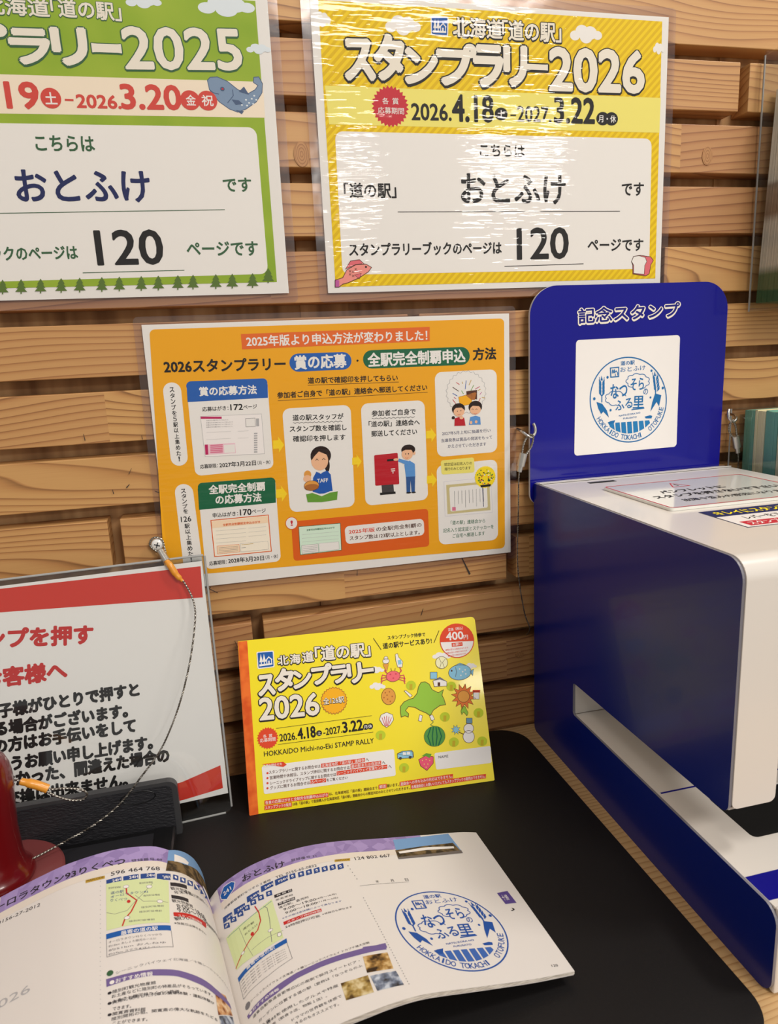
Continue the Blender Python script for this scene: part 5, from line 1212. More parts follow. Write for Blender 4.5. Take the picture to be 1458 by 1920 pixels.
["E",15.01,102.59,1.07,0.96,0,"w",3,0,"k"],
["E",15.04,102.35,0.53,0.44,0,"icon",4,0,"k"],
["R",[18.59,105.69,22.47,103.91,22.2,99.66,18.2,101.58],0.3,"icon",2,0,"k"],
["E",20.34,102.69,0.99,0.99,0,"w",3,0,"k"],
["E",20.37,102.45,0.5,0.45,0,"icon",4,0,"k"],
["R",[23.7,106.7,27.49,105.25,27.21,100.93,23.3,102.53],0.3,"icon",2,0,"k"],
["E",25.4,103.86,0.94,1.03,0,"w",3,0,"k"],
["E",25.42,103.61,0.47,0.47,0,"icon",4,0,"k"],
["R",[28.64,107.86,32.36,106.76,32.05,102.39,28.21,103.59],0.3,"icon",2,0,"k"],
["E",30.29,105.1,0.89,1.05,0,"w",3,0,"k"],
["E",30.32,104.86,0.44,0.47,0,"icon",4,0,"k"],
["R",[34.06,108.18,37.75,107.44,37.4,103.03,33.61,103.87],0.3,"icon",2,0,"k"],
["E",35.67,105.64,0.84,1.08,0,"w",3,0,"k"],
["E",35.7,105.4,0.42,0.49,0,"icon",4,0,"k"],
["R",[39.69,108.31,43.39,107.8,43,103.37,39.2,103.97],0.3,"icon",2,0,"k"],
["E",41.28,105.86,0.81,1.1,0,"w",3,0,"k"],
["E",41.3,105.62,0.41,0.5,0,"icon",4,0,"k"],
["P",[6.22,95.25,25.39,94.73,41.86,100.12,41.52,66.91,26.66,65.26,8.1,67.7],"mapbg",2,0,"k"],
["L",[7.69,94.15,15.35,93.38,25.39,94.73,35.56,96.6,41.35,98.59],0.35,"tealn",3,0],
["L",[35.77,97.53,37.51,94.79,36.92,84.81,35.41,75.82,34.27,67.91],0.35,"gray",3,0],
["L",[17.16,93.17,18.82,77.88,21.17,66.49],0.2,"gray",3,0],
["L",[21.42,70.9,33.08,72.48,42.71,72.26],0.2,"gray",3,0],
["L",[30.57,101.19,31.88,94.4,31.5,87.42,28.2,81.8,21.55,78.4,15.06,73.7,7.89,68.8],0.7,"redt",4,0],
["E",24.38,81.66,1.17,1.45,0,"redt",4,0,"k"],
["T","道の駅",19.44,89.61,27.51,89.37,1.73,"k2",0,4,0,"k",0],
["T","おとふけ",19.65,84.93,29.18,86.06,1.55,"k2",0,4,0,"k",0],
["E",15.53,73.74,1.42,0.93,0,"w",4,0.2,"gray"],
["E",35.44,76.59,1.57,1.05,0,"w",4,0.2,"gray"],
["E",39.8,70.47,1.37,1.55,0,"w",4,0.2,"k2"],
["P",[7.43,62.18,26.19,63.35,43.05,65.58,42.78,62.47,25.52,60.69,7.52,59.07],"logo",2,0,"k"],
["T","最寄の道の駅",15.12,61.81,35.02,63.26,2.19,"w",0.02,3,0,"k",0],
["L",[7.8,59.22,7.77,46.68,26.8,47.02,42.76,50.3,42.52,62.61],0.25,"gray",2,0],
["T","道の駅まで約18km",8.69,57.49,40.24,58.83,0.77,"gray",0,2,0,"k",0],
["T","道の駅まで約18km",8.63,55.31,40.18,57.23,0.75,"gray",0,2,0,"k",0],
["T","道の駅まで約18km",8.58,53.19,40.15,55.63,0.75,"gray",0,2,0,"k",0],
["T","道の駅まで約18km",8.52,51.06,40.1,54.05,0.74,"gray",0,2,0,"k",0],
["T","道の駅まで約18km",8.47,48.97,40.06,52.47,0.73,"gray",0,2,0,"k",0],
["R",[44.01,102.64,55.76,102.09,55.44,99.81,43.71,99.98],0.2,"k2",2,0,"k"],
["T","休 館 日",45.28,101.36,54.94,100.96,1.4,"w",0.01,3,0,"k",0],
["T","年末年始",43.83,97.85,55.13,97.01,1.78,"k2",0,2,0,"k",0],
["R",[44.51,94.78,55.68,94.57,55.47,92.2,44.3,92.57],0.2,"k2",2,0,"k"],
["T","営業時間",45.11,94.01,54.98,93.3,1.36,"w",0.01,3,0,"k",0],
["T","道の駅、直売所",44.17,90.75,63.91,90.6,1.93,"k2",0,2,0,"k",0],
["T","9:00〜19:00",46.69,87.76,67.52,86.88,1.93,"k2",0.01,2,0,"k",0],
["T","(4月〜10月)",67.73,86.8,80.93,86.63,1.53,"k2",0,2,0,"k",0],
["T","9:00〜18:00",47.03,84.48,67.42,83.75,1.89,"k2",0.01,2,0,"k",0],
["T","(11月〜3月)",67.68,83.85,81.05,83.1,1.51,"k2",0,2,0,"k",0],
["T","※その他は各店舗によって異なります",44.36,81.4,82.32,79.64,1.43,"icon",0,2,0,"k",0],
["R",[44.24,78.45,68.64,78.03,68.26,75.62,44.08,75.96],0.3,"redt",2,0,"k"],
["T","スタンプ押印時間",46.34,77.11,67.74,76.66,1.48,"w",0.01,3,0,"k",0],
["T","24時間押印可能",44.4,73.93,66.44,72.86,1.99,"k2",0,2,0,"k",0],
["T","※休館日も押せます",67.89,73.24,87.12,72.78,1.46,"k2",0,2,0,"k",0],
["T","シーニックバイウェイ北海道／十勝シーニックバイウェイ トカプチ雄大空間",12.24,40.86,87.99,42.49,1.51,"k2",0,2,0,"k",0],
["E",9.53,40.58,2.25,2.01,0,"gray",2,0,"k"],
["P",[7.18,35.73,27.36,37.47,42.44,39.76,56.95,40.55,71.24,40.37,89.62,39.21,97.12,39.21,96.9,35.59,88.27,35.4,70.07,36.68,56.58,36.91,42.17,36.17,27.72,33.2,7.65,33.37],"violet",2,0,"k"],
["T","●おすすめ情報",9.18,35.04,30.52,35.37,1.74,"w",0.02,3,0,"k",0],
["T","道東自動車道音更帯広ICの南側で柳月スイートピア・",11.07,31.37,78.61,32.16,1.87,"k2",0,2,0,"k",0],
["T","ガーデンに位置する道の駅（愛称は「なつぞらのふ",14.18,25.96,78.85,28.66,1.85,"k2",0,2,0,"k",0],
["T","る里」）",14.86,22.43,25.95,21.28,1.65,"k2",0,2,0,"k",0],
["T","地元食材を使用したグルメや特産",11.47,20.96,62.08,21.74,1.77,"k2",0,2,0,"k",0],
["T","品を販売（飲食９店、物販１店）。",13.39,17.81,54.38,18.25,1.74,"k2",0,2,0,"k",0],
["T","ドラマの世界観を体感で",32.39,13.52,61.91,14.81,1.76,"k2",0,2,0,"k",0],
["T","きるのもオススメです。",33.66,10.63,58.89,10.87,1.74,"k2",0,2,0,"k",0],
["R",[63.83,22.17,79.79,21.21,79.32,9.85,63.43,11.12],0,"photo1",2,0,"k"],
["R",[81.21,34.08,95.79,32.27,95.11,20.47,79.91,22.81],0,"photo2",2,0,"k"],
["R",[80.86,20.26,95.8,18.61,96.78,8.62,81.39,9.89],0,"photo3",2,0,"k"],
["R",[136.44,135.14,179.84,136.99,181.64,113.85,132.81,112.95],0,"skyp",2,0,"k"],
["P",[133.86,123,156.64,125.16,178.87,125.72,181.43,113.35,132.81,112.95],"darkp",3,0,"k"],
["P",[135.46,121.02,153.55,123.2,159.46,123.32,177.77,121.63,177.4,119.31,157.15,120.37,135.82,118.85],"w",4,0,"k"],
["P",[133.58,115.1,181.61,116.55,181.43,113.35,132.81,112.95],"greyp",4,0,"k"],
["P",[83.4,40.49,96.17,38.48,96.15,34.52,81.98,36.33],"violet",2,0,"k"],
["L",[97.52,89.53,131.55,88.97],0.2,"k2",2,0],
["T","年",109.3,91.69,111.4,91.89,2.52,"k2",0,2,0,"k",0],
["T","月",119.45,91.55,121.64,91.61,2.56,"k2",0,2,0,"k",0],
["T","日",129.67,91.25,131.88,91.29,2.58,"k2",0,2,0,"k",0],
["P",[187.15,69.82,195.44,70.68,196.23,58.99,188.04,59.02],"violet2",2,0,"k"],
["T","十勝",188.4,64.83,193.01,64.89,5.3,"w",0,3,0,"k",0],
["T","♪",188.94,53.85,192.2,53.62,2.97,"k2",0,2,0,"k",0],
["T","120",191.19,6.45,195.2,6.08,1.67,"k2",0,2,0,"k",0],
["E",96.48,78.27,0.31,0.36,0,"gray",2,0,"k"],
["E",96.58,75.8,0.31,0.37,0,"gray",2,0,"k"],
["E",96.7,73.38,0.31,0.36,0,"gray",2,0,"k"],
["E",96.8,70.97,0.31,0.35,0,"gray",2,0,"k"],
["E",96.91,68.57,0.31,0.35,0,"gray",2,0,"k"],
["E",97.02,66.22,0.31,0.35,0,"gray",2,0,"k"],
["E",97.12,63.88,0.31,0.34,0,"gray",2,0,"k"],
["E",97.22,61.55,0.3,0.34,0,"gray",2,0,"k"],
["E",97.33,59.26,0.3,0.34,0,"gray",2,0,"k"],
["E",97.43,56.99,0.3,0.33,0,"gray",2,0,"k"],
["E",97.52,54.73,0.3,0.33,0,"gray",2,0,"k"],
["E",97.63,52.51,0.3,0.33,0,"gray",2,0,"k"],
["E",97.72,50.29,0.3,0.32,0,"gray",2,0,"k"],
["E",97.81,48.09,0.3,0.31,0,"gray",2,0,"k"],
["E",97.92,45.94,0.3,0.31,0,"gray",2,0,"k"],
["E",98.01,43.78,0.29,0.31,0,"gray",2,0,"k"],
["E",98.12,41.66,0.29,0.32,0,"gray",2,0,"k"],
["E",98.2,39.55,0.29,0.3,0,"gray",2,0,"k"],
["E",98.29,37.45,0.29,0.3,0,"gray",2,0,"k"],
["E",98.38,35.39,0.29,0.31,0,"gray",2,0,"k"],
["E",98.47,33.34,0.29,0.3,0,"gray",2,0,"k"],
["E",98.57,31.31,0.29,0.3,0,"gray",2,0,"k"],
["E",98.66,29.3,0.29,0.3,0,"gray",2,0,"k"],
["E",98.75,27.3,0.29,0.29,0,"gray",2,0,"k"],
["E",98.84,25.33,0.29,0.29,0,"gray",2,0,"k"],
["E",98.93,23.37,0.29,0.29,0,"gray",2,0,"k"],
["E",99.02,21.43,0.29,0.29,0,"gray",2,0,"k"],
["E",99.1,19.51,0.28,0.28,0,"gray",2,0,"k"],
["E",99.2,17.6,0.28,0.29,0,"gray",2,0,"k"],
["E",99.28,15.71,0.28,0.28,0,"gray",2,0,"k"],
["E",99.36,13.83,0.28,0.28,0,"gray",2,0,"k"],
["E",99.45,11.99,0.28,0.27,0,"gray",2,0,"k"],
["E",99.53,10.14,0.28,0.27,0,"gray",2,0,"k"],
["E",99.62,8.32,0.28,0.27,0,"gray",2,0,"k"],
["E",95.9,110.52,0.31,0.45,0,"gray",2,0,"k"],
["E",96.37,106.95,0.31,0.44,0,"gray",2,0,"k"],
["E",96.84,103.42,0.31,0.44,0,"gray",2,0,"k"],
["E",97.3,99.94,0.31,0.43,0,"gray",2,0,"k"],
["E",97.76,96.5,0.31,0.43,0,"gray",2,0,"k"]],"left":[["R",[45,138,203,138,203,124,45,124],0,"lilac",1,0,"k"],
["R",[45,124,203,124,203,118,45,118],0,"creamband",1,0,"k"],
["T","オーロラタウン93りくべつ",34.56,130.33,122.33,125.73,5.92,"k2",0.03,2,0,"k",0],
["T","登録番号 69",125.93,125.01,145.15,125.82,2.47,"k2",0.01,2,0,"k",0],
["R",[98.36,117.78,109.77,116.7,109.66,114.13,98.31,115.14],0,"gold",2,0,"k"],
["T","MAPCODE",99,116.53,109.07,115.63,1.51,"dbrown",0.02,3,0,"k",0],
["T","596 464 768",113.34,116.56,142.82,116.97,3.32,"k2",0.01,2,0,"k",0],
["T","TEL 0156-27-2012",35.8,116.8,71.04,113.47,2.6,"k2",0,2,0,"k",0],
["R",[110.44,112.4,119.3,112.44,119.21,108.46,110.4,108.26],0.3,"icon",2,0,"k"],
["T","24H",113.89,110.12,118.81,110.47,2.24,"w",0.03,3,0,"k",0],
["R",[120.38,112.15,129.51,112.55,129.35,108.5,120.27,107.98],0.3,"icon",2,0,"k"],
["T","24H",123.84,110.36,128.97,110.48,2.29,"w",0.03,3,0,"k",0],
["R",[130.68,112.4,139.46,112.76,139.22,108.62,130.5,108.16],0.3,"icon",2,0,"k"],
["T","24H",134.19,111.03,138.86,110.55,2.35,"w",0.03,3,0,"k",0],
["R",[140.47,111.95,149.72,114.3,149.02,108.44,139.93,106.1],0.3,"icon",2,0,"k"],
["T","24H",144.11,109.52,148.77,110.94,2.51,"w",0.03,3,0,"k",0],
["R",[151.44,114.4,155.37,115.1,154.7,110.25,150.86,109.68],0.3,"icon",2,0,"k"],
["E",153.07,112.47,0.88,1.22,0,"w",3,0,"k"],
["R",[156.71,114.55,161.46,116.57,160.53,111.34,155.96,109.58],0.3,"icon",2,0,"k"],
["E",158.6,113.06,1.09,1.28,0,"w",3,0,"k"],
["R",[162.98,115.97,169.18,120.06,167.81,114.21,161.98,110.65],0.3,"icon",2,0,"k"],
["E",165.31,115.14,1.55,1.4,0,"w",3,0,"k"],
["R",[170.4,118.48,179.13,125.85,176.98,118.96,168.9,112.49],0.3,"icon",2,0,"k"],
["E",173.59,118.77,2.35,1.67,0,"w",3,0,"k"],
["R",[179.27,122.82,194.25,137.95,189.6,127.86,177.14,116.02],0.3,"icon",2,0,"k"],
["E",183.94,124.93,3.94,2.17,0,"w",3,0,"k"],
["R",[188.08,127.59,220.14,163.16,210,146.54,184.64,119.19],0.3,"icon",2,0,"k"],
["E",195.58,133.11,8.92,3.39,0,"w",3,0,"k"],
["R",[110.23,109.08,147.48,106.99,144.17,71.56,108.96,72.88],0,"mapbg",2,0,"k"],
["L",[121.59,104.04,121.55,97.53,126.96,90.51,123.16,82.38,119.43,77.87,117.67,73.05],0.8,"redt",3,0],
["L",[109.52,86.04,114,83.24,120.94,83.73,125.99,89.86,131.14,95.72,137.24,103.8],0.25,"gray",3,0],
["L",[126.32,94.8,130.63,89.08,145.01,87.88],0.25,"gray",3,0],
["E",122.29,90.66,1.06,1.3,0,"redt",4,0,"k"],
["T","道の駅",112.48,100.44,120.14,99.61,2.34,"icon",0,4,0,"k",0],
["T","オーロラタウン93",112.33,97.14,133.86,96.75,1.99,"icon",0,4,0,"k",0],
["T","りくべつ",112.21,94.53,121.5,92.84,2.28,"icon",0,4,0,"k",0],
["E",121.53,103.02,1.69,1.37,0,"w",4,0.2,"gray"],
["E",120.6,78.32,1.63,1.22,0,"w",4,0.2,"gray"],
["E",134.92,100.8,1.69,1.39,0,"w",4,0.2,"gray"],
["E",140.08,88.25,1.7,1.35,0,"w",4,0.2,"gray"],
["T","陸別町役場前",111.5,105.08,118.58,103.48,1.53,"gray",0,4,0,"k",0],
["T","陸別町役場前",129.38,104.27,137.31,104.52,1.59,"gray",0,4,0,"k",0],
["T","陸別町役場前",130.97,93.53,140.6,93.65,1.52,"gray",0,4,0,"k",0],
["T","陸別町役場前",129.08,84.4,142.14,84.61,1.46,"gray",0,4,0,"k",0],
["T","陸別町役場前",127.68,81.13,140.54,80.69,1.44,"gray",0,4,0,"k",0],
["T","陸別町役場前",121.55,75.27,135.8,74.29,1.37,"gray",0,4,0,"k",0],
["R",[108.63,70.34,144.42,69.56,144.36,65.86,108.58,66.71],0,"logo",2,0,"k"],
["T","最寄の道の駅",116.6,68.03,136.92,67.73,2.96,"w",0.02,3,0,"k",0],
["L",[108.69,66.66,108.4,54.52,144.17,54,144.36,65.86],0.25,"gray",2,0],
["T","オーロラタウン93りくべつから",109.7,64.12,138.76,63.05,1.58,"gray",0,2,0,"k",0],
["T","約15km あしょろ銀河ホール21",109.58,61.31,135.1,60.47,1.56,"gray",0,2,0,"k",0],
["T","約51km おんねゆ",109.46,58.54,140.45,57.11,1.54,"gray",0,2,0,"k",0],
["T","約27km ステラ★ほんべつ",109.32,55.81,136.78,54.51,1.51,"gray",0,2,0,"k",0],
["R",[148.46,106.05,161.11,109.68,160.83,106.13,148.37,102.93],0.2,"k2",2,0,"k"],
["T","観光物産館",148.12,100.88,164.26,104.36,2.91,"k2",0,2,0,"k",0],
["T","年末年始(12月30日〜)",150.16,97.49,186.13,114.02,2.96,"k2",0,2,0,"k",0],
["R",[147.82,94.97,160.2,97.01,159.97,93.86,147.75,92.18],0.2,"k2",2,0,"k"],
["T","観光物産館",147.65,90.26,163.11,92.42,2.77,"k2",0,2,0,"k",0],
["T","8:00〜18:00",150.39,86.54,175.87,93.14,3.31,"k2",0,2,0,"k",0],
["T","9:00〜17:00",150.35,83.18,177.83,91.43,3.27,"k2",0,2,0,"k",0],
["R",[147.38,80.51,175.47,87.95,173.95,82.9,147.39,77.43],0.6,"redt",2,0,"k"],
["T","スタンプ押印時間",150.42,78.61,169.46,82.58,2.36,"w",0,3,0,"k",0],
["T","観光物産館の開館時間内",147.39,75.34,202.98,100.48,2.84,"k2",0,2,0,"k",0],
["T","※休館日は押せません",146.98,72.07,171.99,76.32,1.93,"k2",0,2,0,"k",0],
["T","シーニックバイウェイ北海道／十勝シーニックバイウェイ",112.46,42.59,191.74,49.89,1.78,"gray",0,2,0,"k",0],
["P",[107.37,40.65,118.2,40.38,131,39.97,143.99,38.29,155.85,36.57,169.06,34.85,184.6,35.72,185.81,32.62,167.78,30.09,155.08,31.96,143.51,34.31,130.65,36.11,117.93,36.23,107.37,35.85],"violet",2,0,"k"],
["T","●おすすめ情報",109.04,37.71,131.3,37.29,2.76,"w",0.02,3,0,"k",0],
["E",109.53,43.68,1.8,1.79,0,"dgreen",2,0,"k"],
["T","●陸別町観光物産館",107.71,31.76,132.35,31.56,2.07,"k2",0.01,2,0,"k",0],
["T","お土産などに陸別町の特産品がそろっています。",109.67,29.19,164.73,27.75,2.05,"k2",0.01,2,0,"k",0],
["T","ふるさと銀河線りくべつ鉄道",109.52,26.24,143.97,24.71,2.03,"k2",0.01,2,0,"k",0],
["T","●実際に使用した列車の乗車体験・運転体験が",107.44,25.84,165.06,22.77,2.01,"k2",0.01,2,0,"k",0],
["T","できます。",109.82,21.99,118.96,20.62,1.96,"k2",0.01,2,0,"k",0],
["T","●関寛斎資料館",107.16,19.53,125.83,17.03,1.93,"k2",0.01,2,0,"k",0],
["T","陸別開拓の祖、関寛斎の偉大な軌跡をたどる",109.04,16.53,164.87,12.76,1.9,"k2",0.01,2,0,"k",0],
["T","ことができます。",109.41,14.12,126.33,11.17,1.87,"k2",0.01,2,0,"k",0],
["R",[168.09,32.53,180.6,38.11,184.95,28.02,166.66,16.69],0,"photo4",2,0,"k"],
["R",[167.03,16.28,184.49,27.02,184.38,18.67,166.95,8.98],0,"photo3",2,0,"k"],
["P",[151.05,137.63,161.49,143.78,179.66,154.08,200.22,161.42,211.58,156.52,214.55,149.81,190.6,132.6,167.41,121.83,146.86,116.09],"skyp",2,0,"k"],
["P",[149.19,126.69,163.21,131.25,180.65,143.16,204.82,154.75,213.44,149.71,190.6,132.6,167.41,121.83,146.56,115.99],"darkp",3,0,"k"],
["P",[155.08,135.6,164.59,138.59,169.01,138.57,166.87,134.07,154.06,127.91],"w",3,0,"k"],
["E",107,112.71,0.31,0.31,0,"lgray",2,0,"k"],
["E",106.86,108.73,0.31,0.31,0,"lgray",2,0,"k"],
["E",106.72,104.82,0.31,0.3,0,"lgray",2,0,"k"],
["E",106.58,100.97,0.31,0.3,0,"lgray",2,0,"k"],
["E",106.45,97.18,0.3,0.3,0,"lgray",2,0,"k"],
["E",106.31,93.46,0.3,0.29,0,"lgray",2,0,"k"],
["E",106.19,89.8,0.3,0.28,0,"lgray",2,0,"k"],
["E",106.06,86.2,0.3,0.28,0,"lgray",2,0,"k"],
["E",105.94,82.65,0.29,0.27,0,"lgray",2,0,"k"],
["E",105.81,79.16,0.29,0.27,0,"lgray",2,0,"k"],
["E",105.69,75.72,0.29,0.27,0,"lgray",2,0,"k"],
["E",105.56,72.34,0.29,0.26,0,"lgray",2,0,"k"],
["E",105.44,69.01,0.29,0.26,0,"lgray",2,0,"k"],
["E",105.3,65.72,0.29,0.25,0,"lgray",2,0,"k"],
["E",105.19,62.49,0.28,0.25,0,"lgray",2,0,"k"],
["E",105.07,59.31,0.28,0.25,0,"lgray",2,0,"k"],
["E",104.96,56.18,0.27,0.25,0,"lgray",2,0,"k"],
["E",104.84,53.09,0.27,0.24,0,"lgray",2,0,"k"],
["E",104.73,50.05,0.27,0.24,0,"lgray",2,0,"k"],
["E",104.63,47.06,0.27,0.23,0,"lgray",2,0,"k"],
["E",104.52,44.1,0.27,0.23,0,"lgray",2,0,"k"],
["E",104.42,41.19,0.27,0.22,0,"lgray",2,0,"k"],
["E",104.3,38.32,0.27,0.23,0,"lgray",2,0,"k"],
["E",104.2,35.49,0.27,0.22,0,"lgray",2,0,"k"],
["E",104.09,32.71,0.27,0.22,0,"lgray",2,0,"k"],
["E",103.99,29.95,0.27,0.21,0,"lgray",2,0,"k"],
["E",103.89,27.24,0.26,0.21,0,"lgray",2,0,"k"],
["E",103.78,24.56,0.26,0.21,0,"lgray",2,0,"k"],
["E",103.68,21.93,0.26,0.21,0,"lgray",2,0,"k"],
["E",103.59,19.32,0.26,0.2,0,"lgray",2,0,"k"],
["T","2026",43.35,55.1,66.99,55.77,4.96,"lgray",0,2,0,"k",0]]}''')
